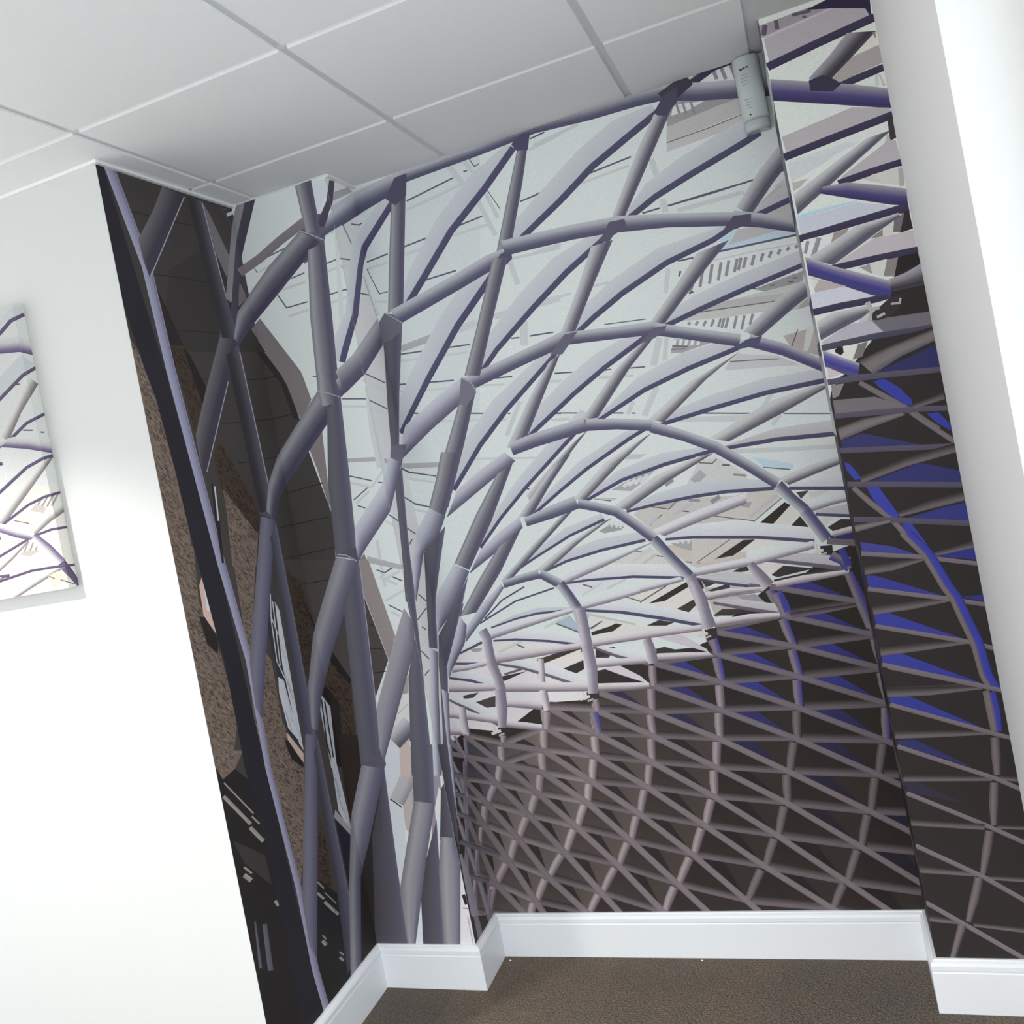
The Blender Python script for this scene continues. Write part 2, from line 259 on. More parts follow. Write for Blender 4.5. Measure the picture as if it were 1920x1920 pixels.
# ------------------------------------------------------------------ printed wallpaper mural
MURAL = {
'A': '''
p 70,66,65 -69,26522;6780,26534;6781,-74;-69,-60
r ln 8020,24868,8046,24829;9041,25237,9068,25197
r ln 8595,23643,8684,23679;8925,23355,9016,23391
r b1 8851,23886,8878,23798;9017,23930,9045,23842
r b1 7610,24410,7664,24335;8910,24887,8969,24810
r ln 5923,26322,5976,26346;6371,25736,6426,25760
r ln 6117,26280,6114,26229;6334,26338,6331,26286
r b1 6234,26142,6279,26048;6773,26350,6819,26254
r ln 7353,24444,7408,24469;7518,24311,7574,24336
p 66,62,61 731,26443;4965,26452;4953,26237;5922,24658;6487,23428;5132,20964;-69,20825;-69,25716
p 60,57,56 2405,23777;5573,25250;6374,22286;6780,21855;6781,20465;820,20398
p 68,64,63 2071,21352;6780,21551;6781,12096;3223,12909;1969,19396
p 54,50,50 6403,21535;6780,21551;6780,21213
p 74,69,68 5189,14732;6781,14477;6781,7070;4634,7870;3932,11450
p 116,110,114 4933,26269;5176,25992;5922,24658;5665,24114;5477,23946;5142,24625
p 112,107,110 6189,23917;6444,23499;6410,23309;5861,23001
p 118,112,114 6374,22286;6780,22527;6780,21864
r jl 1199,25315,1181,25284;1952,25352,1933,25320
r jl 3169,25364,3148,25330;4144,25407,4123,25373
r jl 1553,23588,1538,23558;2885,23646,2868,23614;4325,23654,4304,23621
r jl 2139,22016,2126,21986;4510,22073,4495,22041
r jl 2919,20581,2909,20551;3443,20590,3432,20559
r jl 5516,20605,5506,20573;6488,20639,6484,20606;7562,20791,7565,20758
r jl 3631,19237,3622,19206;4626,19228,4616,19197
r jl 5493,19260,5488,19228;6773,19305,6772,19271;8279,19468,8283,19434
r jl 4047,17972,4042,17941;4687,17966,4681,17935
r jl 5500,17994,5499,17961;6429,18022,6428,17989
r jl 6539,16795,6544,16762;8976,16896,8982,16861
r jl 5764,15730,5765,15697;8985,15686,8986,15650
r jl 5659,14717,5661,14685;9100,14575,9102,14540
r jl 6257,13755,6255,13725;8173,13560,8171,13529
p brick -69,21677;289,21276;602,19955;813,17950;917,16211;643,14124;-69,14272
p brick -69,16843;954,15752;703,14287;1236,12584;1352,11464;1323,10574;907,9885;609,9676;127,8617;-69,8697
p brick 2761,15283;4001,15090;2998,12879;3709,11849;3656,9960;4338,8327;2729,7562;1633,8007;2546,12150
p 50,44,44 1415,23478;1551,23430;2698,20899;1768,20874
p brickd 1760,21532;2465,21567;2931,20617;3048,20113;2095,18870;2012,19526
p 46,40,40 2333,21494;2600,21308;3151,20249;2763,19779
p brickd 2768,18275;3262,18688;4716,16418;4032,14750;3788,14791;2733,14966;2920,16854
p brick 2942,17256;4345,15685;3897,14738;2637,14948;2893,16520
p brickd 5535,14268;6337,13867;6688,12253;6432,12010;5566,10453;5425,11953
p 46,42,43 5574,14554;5671,14244;6761,12237;6567,12054;6316,12487
p brickd 5660,14290;6648,12232;6435,11904;5609,10632;5336,11436
p brickd 6781,7070;6675,7109;6781,7596;6781,10082;6542,10446;6781,10630
p 46,43,44 -69,10308;804,9530;1680,8723;1633,6302;1694,3172;6781,1577;6781,1007;6271,-73;1396,-63;-69,937
p brick -12,10318;1373,9838;854,9512;218,9435;27,9813
p brick 2606,9208;4458,8554;3338,5857;2903,5205;2842,6420
p brickd 4618,6782;4829,5472;4541,3885;3851,4926
p 44,42,43 3851,4926;5458,3430;5803,2330;6781,1374;6781,1200;5742,691;2185,1397
p 50,46,46 6143,3653;6781,4194;6781,939;5359,1719
r st 208,9330,266,9339;1253,8052,1315,8058
r st 30,9007,168,9027;986,7837,1133,7851
r st 921,7765,1087,7779;1409,7155,1580,7165
r st 1147,8013,1216,8021;1437,7668,1508,7674
r st 414,6922,339,6908;705,6615,628,6601
r st 391,6745,228,6713;661,6461,495,6430
r st 1414,5440,1562,5420;1525,5239,1674,5218
r st 3791,4868,3863,4868;4087,4515,4160,4515
r st 3647,4575,3767,4578;3946,4236,4068,4238
r st 3931,4149,4084,4149;4387,3620,4545,3618
r st 4086,4397,4137,4397;4623,3777,4676,3776
r st 4427,3605,4567,3600;4581,3420,4722,3414
r st 3490,3350,3561,3347;3658,3139,3730,3135
r st 3377,3216,3556,3197;3538,2990,3719,2971
r st 4334,2409,4254,2409;4518,2201,4437,2202
r st 4292,2265,4172,2266;4476,2057,4354,2059
r gl 355,5395,424,5365;154,4194,301,4123
r gl 687,5155,891,5066;522,3920,774,3799
p 62,59,58 125,7772;1443,6778;1477,5889;454,6973
p 196,168,156 1118,14966;1182,13873;1235,13223;798,13860;866,14695
p 196,204,206 1108,14936;1182,13873;999,13975
p 48,44,44 591,13873;838,13819;1245,13093;1103,12682;701,13097
p 58,56,60 4310,13880;4711,13411;4375,8420;3754,9512;3893,11279;3827,12688
p sash 4544,13516;4699,13200;4513,8762;4335,9036;4263,11530
p sash 3893,11279;4165,11099;4411,9046;3887,9677;3773,10791
r wl 4350,13801,4407,13792;4104,12973,4161,12963;3973,11742,4030,11736;4224,11146,4280,11144
r wl 4389,13545,4447,13538;4110,11569,4167,11557
r wl 4116,13176,4172,13175;4331,12495,4387,12493
p 186,162,152 3778,9573;4475,8668;4375,8420;3731,9276
p 46,43,43 3544,9409;3755,9338;4363,8389;4313,8265;3733,8755
p sash 6244,10035;6659,9497;6384,7511;5962,7665;5981,9591
p 46,42,42 6397,10403;6757,10113;6781,10085;6781,7479;6771,7446;6313,7537;6659,9497;6244,10035
r jl 6146,9911,6231,9892;5944,8485,6029,8464;6059,7624,6144,7604
r jl 6329,9781,6416,9762;6157,7665,6242,7641
p sash 6052,7990;6334,7890;6487,5569;6375,5315;5881,6269
p 150,148,150 5688,6384;6431,5442;6347,5251;5527,6192
p 52,46,42 6781,5626;6760,5607;6390,5158;6472,5727;6781,8359
p 46,44,52 5568,6102;6347,5251;5619,3793
p 46,45,50 -8,26522;308,26396;1246,20860;1959,15094;2310,8995;2662,2562;2633,-65;1899,-64;1687,447;1619,3312;1634,4994;1569,7116;1295,9364;1327,10585;1324,12434;1207,13306;919,16219;813,17949;599,19949;353,20836;-69,22870;-69,26522
p 40,37,44 751,26355;781,26144;1289,24668;1187,24652;901,26075
r L 345,26372,768,26561;1138,23722,1591,23860;1309,20830,1756,20906;1923,15069,2322,15065;2368,12173,2725,12128;2282,8986,2582,8914;2613,5258,2920,5150;2621,2723,2985,2568;3032,-304,3405,-488
r jl 2394,17467,2473,17467;2247,16421,2472,16412;2142,15125,2254,15115
r wl 2500,17359,2579,17358;2353,16348,2432,16344
p 84,81,92 4559,22219;5150,22832;5753,22700;6464,22419;5394,21695;4284,21781
p 84,82,94 4735,16559;5554,17201;5953,16576;5485,16005;4665,16282
r K 2885,26352,4001,26301;2207,25529,3083,25284;1223,24531,1509,23617;1260,23935,1405,23445
r rim 3933,26260,3984,26257;1456,23521,1500,23514
r K2 4142,26294,4913,26300;4234,24988,5063,24757;4555,21760,5433,21806
r rim 4874,26254,4927,26271;5037,24750,5090,24764;5201,23228,5254,23240
r K 4376,21905,5586,21901;3001,20147,3830,19803;2116,18935,2322,17807;2069,18218,2141,17689
r rim 4371,20540,4418,20534;2274,17813,2315,17804
r K2 4555,21351,5399,21746;4642,18911,5491,19244;4710,16312,5504,16331
r rim 5346,21487,5401,21496;5437,19170,5492,19174;5500,17130,5555,17131
r N 4712,16209,5521,15986;3287,13496,4286,13638;2540,12051,2675,10473;2405,10757,2602,10362
r N2 5012,15473,5528,15912;4895,12441,5503,12520;4716,9086,5385,8898
r N 4788,9191,5514,8914;3574,6444,4354,6108;2830,4766,3015,2936;2738,3426,2986,2917
r N2 5090,8475,5494,8810;4923,4780,5487,5915;4486,1589,5547,1763
r fg 6991,26564,7683,26845;6434,25754,6830,25443;5183,23216,5496,23100
r fd2 7630,26797,8411,27062;6458,25162,6618,24662;5297,22722,5754,22904;5412,22405,5728,22464
r gf 6227,24287,6460,24072;7751,24971,8038,24766;8998,25620,9316,25417
r Tk 9090,25063,9465,24167;8410,24662,8449,23563;5727,22829,6317,22320;5188,21958,5395,21717
r Tk 9202,19647,10108,18809;6435,18024,6455,16937;5507,17169,5939,16541;5092,16340,5485,16005
r TN 9138,14212,10931,13761;6467,12002,7454,11075;5525,10538,6202,9935;5224,9243,5587,9015
r TN 8014,7020,9677,6296;6544,5697,7507,4519;5558,3749,6454,3769;4615,1337,5236,982
r V2 8948,12318,10907,13900;8479,9828,10350,10644;7969,6981,9691,7017
r V3 8763,5486,9653,6329;7790,4615,9157,2804;6560,1387,8821,169
r TL2 8954,1620,11039,1514;8780,191,9359,-121
''',
'B': '''
p 200,206,205 -61,26527;3602,26524;3602,-53;-61,-55
r ln 3016,23758,3025,23716;3477,23800,3474,23756;3964,23615,3950,23576
r ln 1657,23623,1667,23580;2171,23672,2181,23629
r ln 2921,22771,2927,22728;3499,22788,3491,22745;3631,22717,3610,22681
r ln 1290,22740,1295,22696;2091,22743,2095,22700
r ln 3989,22537,3972,22499;4259,22415,4242,22377
r ln 742,24491,755,24448;1628,24622,1641,24579
r ln 1039,23194,1084,23208;1286,22688,1331,22703
r b1 2998,23531,3013,23445;3501,23563,3498,23477;3886,23443,3864,23363
r b1 1167,23364,1181,23277;2147,23407,2160,23321
r b1 2898,22525,2913,22439;3474,22561,3488,22476
r b1 1307,22479,1320,22392;2072,22512,2084,22426
r b1 3005,24667,3020,24582;3507,24692,3505,24607;4304,24453,4284,24373
r b1 523,24159,552,24073;1197,24278,1225,24192
r b1 3962,22333,3940,22253;4672,22126,4650,22046
p 192,197,197 3495,24599;3602,24629;3602,24470;3105,20805;2912,20849
r b4 3794,24791,3846,24798;4077,23714,4129,23721
r ln 4128,24729,4113,24691;4374,24626,4376,24581;4493,24659,4510,24618
r b2 4165,23017,4211,23019;4351,21688,4396,21691
r ln -447,26589,-414,26594;-177,25836,-145,25841
r ln -329,26476,-330,26424;-199,26457,-201,26406
r b1 -259,26293,-232,26182;57,26316,83,26205
r ln 383,24260,413,24270;473,24087,503,24097
r ln 3588,20051,3563,20020;4224,19607,4199,19576
r ln 2616,19429,2608,19391;3489,19245,3471,19210;4127,18787,4101,18757
r ln 2362,16947,2344,16910;3126,16650,3109,16614
r ln 3326,16568,3312,16531;3475,16523,3462,16486
r ln 2331,16152,2354,16118;2927,16470,2949,16436
r ln 2452,15953,2431,15918;2709,15830,2688,15795
r ln 3481,15489,3450,15461;3760,15227,3729,15199
r ln 4221,16855,4196,16824;4456,16695,4436,16661;4672,16624,4654,16589
r ln 4140,15919,4112,15890;4468,15651,4446,15617;4696,15571,4678,15536
r ln 4014,14953,3984,14924;4259,14735,4229,14707
r ln 2694,13800,2670,13766;2917,13674,2912,13630;3234,13806,3250,13770
r ln 3172,13514,3148,13481;3507,13323,3483,13290
r ln 4082,14593,4115,14570;3950,14434,3984,14411
r ln 1751,20366,1740,20328;1948,20312,1937,20274
r b1 2568,19212,2553,19142;3464,19025,3433,18959;4095,18612,4052,18555
r b1 3496,19870,3451,19814;4186,19397,4142,19342
r b1 2360,16736,2329,16670;3045,16475,3063,16390;3618,16985,3673,16935
r b1 2396,16043,2439,15983;2929,16353,2971,16293
r b1 3314,15332,3265,15276;3724,15032,3675,14976
r b1 4220,16638,4177,16579;4455,16490,4421,16427;4719,16408,4688,16344
r b1 4115,15758,4064,15705;4441,15492,4400,15431;4704,15396,4673,15332
r b1 2736,13582,2689,13522;3264,13255,3217,13195
r b1 2879,13488,2904,13421;3479,13695,3504,13629
r b2 2392,17496,2370,17361;3499,17345,3454,17215;3833,17189,3768,17070
r b2 2441,14263,2376,14137;3618,13801,3555,13677
r b2 4240,16995,4214,16856;4677,16926,4652,16788
r b1 3497,19616,3551,19613;3371,18254,3604,18250;3376,16977,3686,16985
r b1 2827,14732,2946,14731;2779,13205,2898,13207
r ln 2682,13802,2659,13768;2924,13673,2920,13629;3261,13802,3277,13766
r ln 3160,13516,3136,13483;3495,13325,3471,13291
r ln 2853,12631,2826,12598;3288,12347,3262,12314
r ln 3945,12839,3912,12813;4180,12574,4147,12549
r ln 3720,12016,3749,11989;4105,12365,4134,12338
r ln 3642,10986,3677,11010;3856,10710,3891,10735
r ln 3595,10220,3623,10193;3785,10383,3813,10355
r ln 3858,11787,3826,11759;3987,11663,3956,11635
r b1 2740,13567,2693,13499;3310,13253,3263,13185
r b1 2882,13473,2910,13399;3482,13680,3509,13607
r b1 2732,12780,2761,12707;3465,13048,3493,12975
r b1 2915,12411,2862,12346;3194,12231,3141,12166
r b1 3861,12643,3930,12693;4092,12362,4161,12411
r b1 3770,11952,3822,11894;4049,12170,4101,12112
r b1 3642,11169,3698,11114;3975,11457,4030,11402
r b2 2514,14190,2446,14042;3589,13816,3523,13670
p 60,57,56 -61,22099;696,20462;746,20302;-61,20477
p 68,64,63 -61,21560;174,21507;711,20452;960,19096;1003,18343;1496,15656;902,12015;-61,12127
p 54,50,50 -61,21560;215,21497;752,20443;984,19016;756,19137;523,20380;-61,21411
p 74,69,68 -61,14503;2129,14185;2014,13096;2457,10834;1708,9614;167,7100;-61,7113
p 118,112,114 -61,22424;238,22623;667,21848;1360,20576;1426,20118;713,20347;556,20792;-61,22104
p 118,112,114 153,21511;952,21328;1391,20451;1538,19607;992,19052;711,20452
p 122,114,116 1158,18090;1694,18615;1494,16212;1415,16040
p 124,116,118 1108,18055;1704,18569;1485,16169
p 126,118,118 2074,14156;2345,14374;2558,13207;2006,13281
p 136,127,127 2090,14191;2444,14139;2872,11558;2473,10814;2369,11358;2022,13131
r jl -698,20776,-704,20743;-109,20666,-111,20633;497,20664,499,20631
r jl -713,19375,-716,19342;57,19295,56,19262;877,19315,879,19282
r jl -1273,18071,-1276,18037;-1236,18067,-1240,18034
r jl -709,18053,-709,18019;-143,18034,-144,18001
r jl -79,16796,-76,16763;1346,16884,1349,16851
r jl -544,15699,-543,15666;1391,15764,1392,15731
r jl -609,14645,-608,14611;1290,14740,1291,14707
r jl -245,13711,-246,13681;822,13716,821,13687
r jl 2040,12074,2028,12046;2230,12014,2218,11987
r jl 1825,11285,1820,11256;2383,11243,2378,11214
r jl 1854,10486,1852,10457;2341,10493,2339,10464
p brickd -61,12787;8,12255;-61,12123
p 46,42,43 -61,12574;49,12251;-61,12039
p brickd -61,12380;-15,12228;-61,12094
p brickd 402,11237;955,10317;580,7076;0,7109;292,9588;-61,10381;-61,10443
p 44,40,41 501,11302;996,10313;882,10174;320,11057
p 44,42,43 -61,1524;129,1380;-61,1037
p 50,46,46 -61,3966;343,4872;1455,7340;1650,6546;1282,1018;-61,996
r st -1310,2794,-1274,2822;-1279,2762,-1243,2790
r st -1342,2392,-1247,2463;-1308,2354,-1213,2425
p sash -61,9587;-9,9493;-61,8817
p 46,42,42 -61,10241;48,10132;389,9572;56,7478;-61,7452;-61,8957;-9,9493;-61,9587
r jl -312,9782,-260,9783;-434,8266,-382,8272;-364,7421,-312,7430
r jl -202,9696,-151,9698;-305,7497,-254,7500
p 52,46,42 70,8524;834,8467;870,7488;49,5641;-61,5332;-61,6512
p 176,166,164 2184,7983;2695,7948;2388,6125;2076,5027;1239,3180;1875,5406;2031,6512
p colw 1746,8014;2263,7978;2044,7141;1711,6528;1925,5924;1893,4922;1239,3218;1528,7283
r sm 2376,7582,2892,7367;1950,6881,2457,6644;1522,6276,1982,6033
r jl 1558,6291,1529,6261;1932,5994,1903,5965
p 222,224,226 1892,5294;1972,5105;1850,4812;1805,4887
r b2 2287,6490,2408,6502;2273,6047,2394,6060
p 140,134,144 3354,7903;3585,7887;3414,6515;2978,5365;2903,4633;2554,3905
p 206,206,202 3352,6591;3399,6443;3117,5652;2998,5364;3073,5910
p 200,205,212 1821,2690;1749,1683;1625,1345;1375,1342
p 208,204,208 3472,3596;3505,3048;3602,2195;3602,1370;3010,1362
r jl 3408,3032,3525,3065;3456,2703,3572,2737
r jl 3362,2625,3352,2596;3531,2606,3521,2577
r b2 3450,2315,3489,2322;3454,1401,3493,1409
p 198,196,196 2814,11565;2735,9706;2930,9688;2432,6971;1477,7025;1834,7933
p 150,140,140 2773,10069;3025,10227;2934,9706;2708,9672
r b2 2431,9081,2449,9059;2852,9376,2870,9354
r G 2622,8935,3043,8410;1866,8403,2294,7875
p 196,198,204 1881,8153;2200,7945;2037,6994;1477,7025
p 186,170,164 2232,7906;2663,8244;2472,6969;2077,6991
r fl 4699,24719,4993,24478;4010,24150,4355,23909;3813,23555,4119,23423;3310,22034,3584,21915;2597,21184,3030,20969;2681,20647,2828,20578
r fd 4746,24317,4923,24179;4316,23936,4509,23801;4083,23438,4262,23361;3545,21932,3743,21846;2988,20990,3199,20886;2789,20597,2985,20504
r R 3501,25424,3782,24740;4449,25647,4689,24980;4671,25671,4896,25026
r F 4719,18186,5529,17877;4624,18133,5440,17830;4373,17684,4293,17128
p 84,82,92 1357,14743;2143,14846;2126,14112;1700,14322;1306,14416
p 106,104,114 1926,19848;2626,19662;2539,19170;1772,18592;1681,19495
p 90,87,98 743,7632;1593,8136;1644,7425;1476,7212;899,7396
p 94,92,102 2269,24994;2654,25413;3439,25261;3090,24422;2729,24086;2238,23926
r K2 -1608,27252,-1086,26947;-1545,25784,-988,25251;-1325,22179,-750,22045
r rim -1112,26913,-1077,26911;-1005,25252,-971,25250;-899,23594,-864,23592
r K2 -1325,21736,-772,21989;-1267,19088,-714,19359;-1221,16287,-706,16317
r rim -806,21728,-771,21727;-748,19286,-714,19286;-708,17151,-674,17151
r N2 -1021,15399,-691,15881;-1098,12156,-707,12340;-1217,8518,-781,8525
r N2 -970,7986,-712,8466;-1080,3990,-716,5441;-1371,316,-679,1140
r fg 181,26453,563,26491;-140,25833,89,25394;-910,23585,-711,23384
r fd2 534,26462,945,26454;-126,25228,-33,24678;-837,23036,-550,23117;-764,22677,-566,22667
r gf -263,24411,-125,24129;599,24664,751,24389;1452,25022,1607,24752;2454,25373,2606,25087
p 196,200,206 3082,26408;3602,26285;3602,26152;3376,25710;3048,25336
p 150,146,152 3602,25578;3590,25576;3602,25594
r fd2 3658,26246,3842,26172;3435,25644,3630,25541;2926,25019,3158,24863
r Tk 2289,24988,2936,24465;944,24195,964,23151;-567,23045,-209,22393;-907,22256,-775,21959
r Tk 1821,19842,2380,19101;-140,18036,-128,16939;-704,17191,-437,16538;-969,16322,-718,15977
r TN 1308,14408,2136,14140;-121,11968,438,11226;-692,10277,-278,9820;-884,8839,-654,8707
r TN 739,7459,1567,7296;-76,5646,467,4868;-672,3215,-129,3667;-1285,124,-877,135
r V 2444,26417,3051,26454;2474,25536,3039,25664;2492,24877,3035,24726
r R 3477,25250,2978,24562;4345,25552,4366,24925;4898,25620,4739,25007
r V 2448,24307,3090,24422;2079,22286,2898,22448;1846,20028,2613,19862
r rim 2283,25026,2263,24996;2686,24786,2665,24758;3094,24492,3071,24465
r F2 3156,20577,3094,19830;4403,21646,3537,20022;4729,21709,4429,20858
r V 1932,20435,2593,20252;1819,19835,2608,19484;1849,19313,2550,19314
r V2 2032,19202,2592,19414;1539,16790,2371,17010;1314,14452,2116,14629
r F2 2547,20044,2604,19467;3174,20124,3321,19875;3411,20288,3791,20203
r rim 1825,19848,1813,19821;2226,19689,2212,19663;2592,19483,2576,19459
r V2 1215,12642,2125,14259;980,10240,1878,11339;715,7407,1574,7951
r rim 2109,14187,2133,14186;1950,12290,1974,12290;1697,9428,1721,9428
r rim 1367,14500,1357,14465;1689,14434,1670,14400;2047,14176,2021,14148
r V2 4433,20878,5162,21201;4147,18908,4631,19163;3984,17508,4262,17527
r rim 4666,21740,4646,21720;4710,21703,4690,21683
r F2 2593,20325,2790,19554;3553,20832,3572,20000;4608,21689,4463,20835
r F 3928,17447,4308,17125;3438,16456,3518,15539;2196,15278,2490,14573;2096,14632,2094,14154
r V2 3861,16310,4227,16925;3694,14608,3995,14921;3525,13078,3810,13040
r F 4652,15202,5207,14860;4356,14864,4984,14481;3962,13919,4382,14073;3803,12896,3812,12570
r V2 4400,14070,5301,14821;4182,12667,4610,12968;3944,11076,4262,11580
r F 4715,12896,5204,12428;4507,12660,5006,12133;4303,11503,4393,11564
r V2 4684,11816,5391,12404;4345,11427,5053,11630;4143,10370,4406,10344
r F 4668,10901,4985,10819;4394,10381,4637,10356
r V2 3643,13966,3909,13927;3532,13258,3837,13036;3461,12652,3760,12397
r TL 3359,12447,3587,11948;2845,11525,3479,11163;1705,9317,2541,9356;1522,7992,1579,7504
r V2 3507,12682,3760,12397;3539,11446,3673,11431;3044,10225,3545,9995;2479,7005,3239,6962
r F 3951,11093,4220,10902;3680,9620,3965,9594;3258,6961,3527,6945
r V2 4386,13893,4925,13815;4160,12454,4441,12418;3947,11075,4223,11009
r V2 4668,11675,5415,12365;4334,11356,4856,11119;4150,10477,4414,10271;4005,9230,4212,9212
r F 4663,10890,5063,10965;4424,10414,4799,10661;4407,10057,4445,10053
r V2 4169,10476,4414,10271;3930,8875,4138,8858;3604,6941,3871,6926
r F 4089,9727,4304,9563;3970,8510,4121,8499;3832,6964,3897,6960
r V3 1123,6259,1556,7319;620,5075,1318,3929;-66,1324,1152,1340
r V2 2672,8023,3408,7972;2523,7040,3243,6998;2376,6162,3103,6055
r V3 2435,4277,3055,5545;1964,2987,2771,3533;1698,1346,2434,1355
r TL2 2376,6162,3103,6055;1247,3218,2435,4277;1132,1339,1416,1343
r V3 3414,6515,3627,6794;3229,5721,3594,5705;3027,4850,3555,4870
r TL2 3069,4958,3543,4906;2789,3901,3589,4104;2434,1355,3021,1363
r V3 3580,7960,3942,7934;3552,6435,3819,6421;3578,4796,3622,4395
r F 3923,7936,4074,7925;3819,6602,3914,6597;3770,5625,3789,5625
''',
'C': '''
p 200,206,205 -124,26536;2170,26540;2172,-87;-125,-81
r ln 2013,23924,2037,23878;4081,24497,4109,24449
r b1 1887,23683,1921,23594;3919,24197,3958,24103
r ln 1871,23646,1955,23672;2567,22849,2634,22896;3399,23014,3393,23048
r b1 1557,23417,1708,23454;2101,22067,2257,22100
r ln 3502,20830,3495,20778;5132,20985,5125,20931
r ln 2805,19731,2796,19681;3377,19766,3368,19715
r ln 3470,18713,3444,18662;4050,18704,4022,18652
r b1 3380,20593,3367,20514;5039,20734,5025,20651
r b1 2752,19518,2722,19440;3262,19529,3230,19450
r b1 5105,19574,5078,19491;5298,19581,5270,19497
r b2 3545,21109,3648,20889;5116,21394,5227,21166
r b2 1625,17025,1513,16863;2270,16964,2181,16797;5117,16839,5046,16657
r ln 1542,16850,1487,16820;2140,16686,2095,16652;4541,16382,4506,16344
r b1 1530,16628,1466,16591;2131,16468,2078,16427;4314,16171,4271,16126
r ln 1362,15903,1298,15878;2103,15621,2048,15591;3528,15334,3485,15300
p 204,201,202 2171,7687;1309,7969;2171,9629
r ln -1135,23470,-1117,23434;-153,23761,-159,23716;965,23855,931,23807
r ln -1328,22480,-1317,22442;-104,22765,-123,22719;192,22758,144,22712
r ln 1025,22752,983,22704;1688,22762,1644,22714
r b1 -1171,23243,-1140,23169;-99,23539,-107,23451;780,23632,728,23538
r b1 -1374,22237,-1345,22161;-160,22527,-129,22449
r b1 -1157,24336,-1125,24263;-86,24668,-91,24581;1800,24954,1750,24855
r b1 960,22528,909,22435;3141,22694,3083,22595
p 192,197,197 -113,24567;175,24685;-124,23615;-124,24532
r b4 564,24955,686,24997;1237,24026,1364,24065
r ln 1363,25122,1326,25071;1979,25189,1983,25142;2284,25311,2330,25281
r b2 1454,23347,1567,23375;1918,22033,2034,22057
r ln 95,20062,39,20025;1599,19776,1538,19737
r ln 2809,19743,2787,19700;3419,19751,3397,19707
r ln -1932,19237,-1948,19200;-126,19234,-166,19194;1358,18891,1296,18855
r ln 3514,18716,3491,18673;4041,18708,4018,18664
r ln -2415,16920,-2447,16887;-907,16650,-943,16615
r ln -483,16569,-512,16533;-157,16524,-187,16487
r ln -2378,16218,-2336,16186;-1316,16478,-1271,16445
r ln -2245,16008,-2285,15977;-1751,15880,-1792,15849
r ln -145,15495,-213,15470;485,15202,414,15178
r ln 1592,16867,1530,16834;2190,16700,2138,16663;4584,16373,4542,16331
r ln 1393,15883,1323,15855;2220,15573,2162,15538;3269,15384,3227,15345
r ln 1084,14887,1013,14862;1687,14620,1613,14595
r ln -1780,13980,-1827,13954;-1337,13816,-1347,13774;-680,13874,-644,13836
r ln -810,13605,-861,13578;-87,13334,-140,13307
r ln 1248,14502,1330,14472;932,14360,1012,14330
r b1 -2024,19026,-2054,18959;-181,19010,-248,18939;1281,18702,1176,18635
r b1 -111,19857,-210,19790;1504,19545,1395,19476
r b1 -2418,16728,-2476,16667;-1074,16481,-1038,16400;163,16987,286,16938
r b1 -2350,16093,-2269,16036;-1312,16367,-1226,16309
r b1 -507,15356,-614,15306;403,15008,291,14959
r b1 1589,16637,1482,16576;2188,16478,2099,16411;4372,16183,4300,16108
r b1 1331,15716,1205,15665;2150,15404,2044,15343;3086,15223,3007,15155
r b1 -1698,13767,-1790,13721;-616,13329,-714,13283
r b1 -1413,13647,-1362,13577;-148,13710,-93,13639
r b2 -2359,17424,-2399,17300;-104,17342,-203,17211;656,17202,504,17077
r b2 -2266,14455,-2387,14350;162,13784,21,13674
r b2 1638,17015,1575,16868;5279,16819,5203,16657
r b1 -109,19605,12,19614;-385,18232,131,18258;-375,16973,317,16989
r b1 -1516,14835,-1278,14818;-1613,13403,-1375,13376
r ln -1804,13985,-1849,13957;-1321,13813,-1331,13772;-621,13865,-588,13826
r ln -834,13609,-885,13582;-113,13338,-166,13311
r ln -1466,12840,-1520,12817;-564,12433,-620,12410
r ln 920,12714,841,12698;1490,12358,1408,12343
r ln 395,11951,462,11912;1305,12166,1376,12127
r ln 215,10943,296,10951;709,10560,792,10568
r ln 111,10195,173,10153;544,10261,608,10219
r ln 714,11663,640,11647;1021,11482,945,11467
r b1 -1689,13752,-1783,13699;-516,13315,-617,13261
r b1 -1407,13631,-1351,13555;-142,13695,-81,13615
r b1 -1705,13014,-1648,12938;-180,13071,-117,12991
r b1 -1341,12613,-1448,12567;-764,12351,-875,12305
r b1 721,12541,883,12568;1275,12167,1443,12194
r b1 508,11867,631,11787;1169,11984,1296,11903
r b1 216,11127,344,11047;991,11274,1125,11192
r b2 -2128,14376,-2257,14251;97,13806,-51,13675
r sm -2389,8353,-1387,7826;-3159,7980,-2237,7441;-3283,7935,-2384,7401
r b2 -2553,7414,-2329,7344;-2557,7348,-2333,7278
p 140,134,144 -125,7932;87,7860;-125,7166
p 208,204,208 -125,3365;-91,3092;339,1187;-125,1437
r jl -303,3179,-47,3088;-199,2802,59,2707
r jl -405,2828,-426,2809;-33,2623,-54,2605
r b2 -212,2423,-126,2386;-204,1512,-117,1472
r b2 -2285,9697,-2251,9667;-1466,9756,-1431,9726
r G -1920,9462,-1080,8726;-3196,9381,-2424,8674
p 54,49,48 1226,7614;2171,7552;2172,-87;1772,-86;-125,964;-125,6209
g 72,67,74/92,86,92/92,86,92 346,3343;1241,3107;444,2188
g 80,75,82/62,58,66/80,75,82 346,3343;848,4338;1241,3107
g 58,53,52/58,53,52/57,52,52 346,3343;716,3245;444,2188
g 72,67,74/92,86,92/92,86,92 848,4338;1887,3767;1241,3107
g 80,75,82/62,58,66/80,75,82 848,4338;1286,5016;1887,3767
g 58,53,52/58,53,52/57,52,52 848,4338;1277,4102;1241,3107
g 72,67,74/92,86,92/92,86,92 1286,5016;2659,4212;1887,3767
g 80,75,82/62,58,66/80,75,82 1286,5016;1604,5647;2659,4212
g 58,53,52/58,53,52/57,52,52 1286,5016;1850,4686;1887,3767
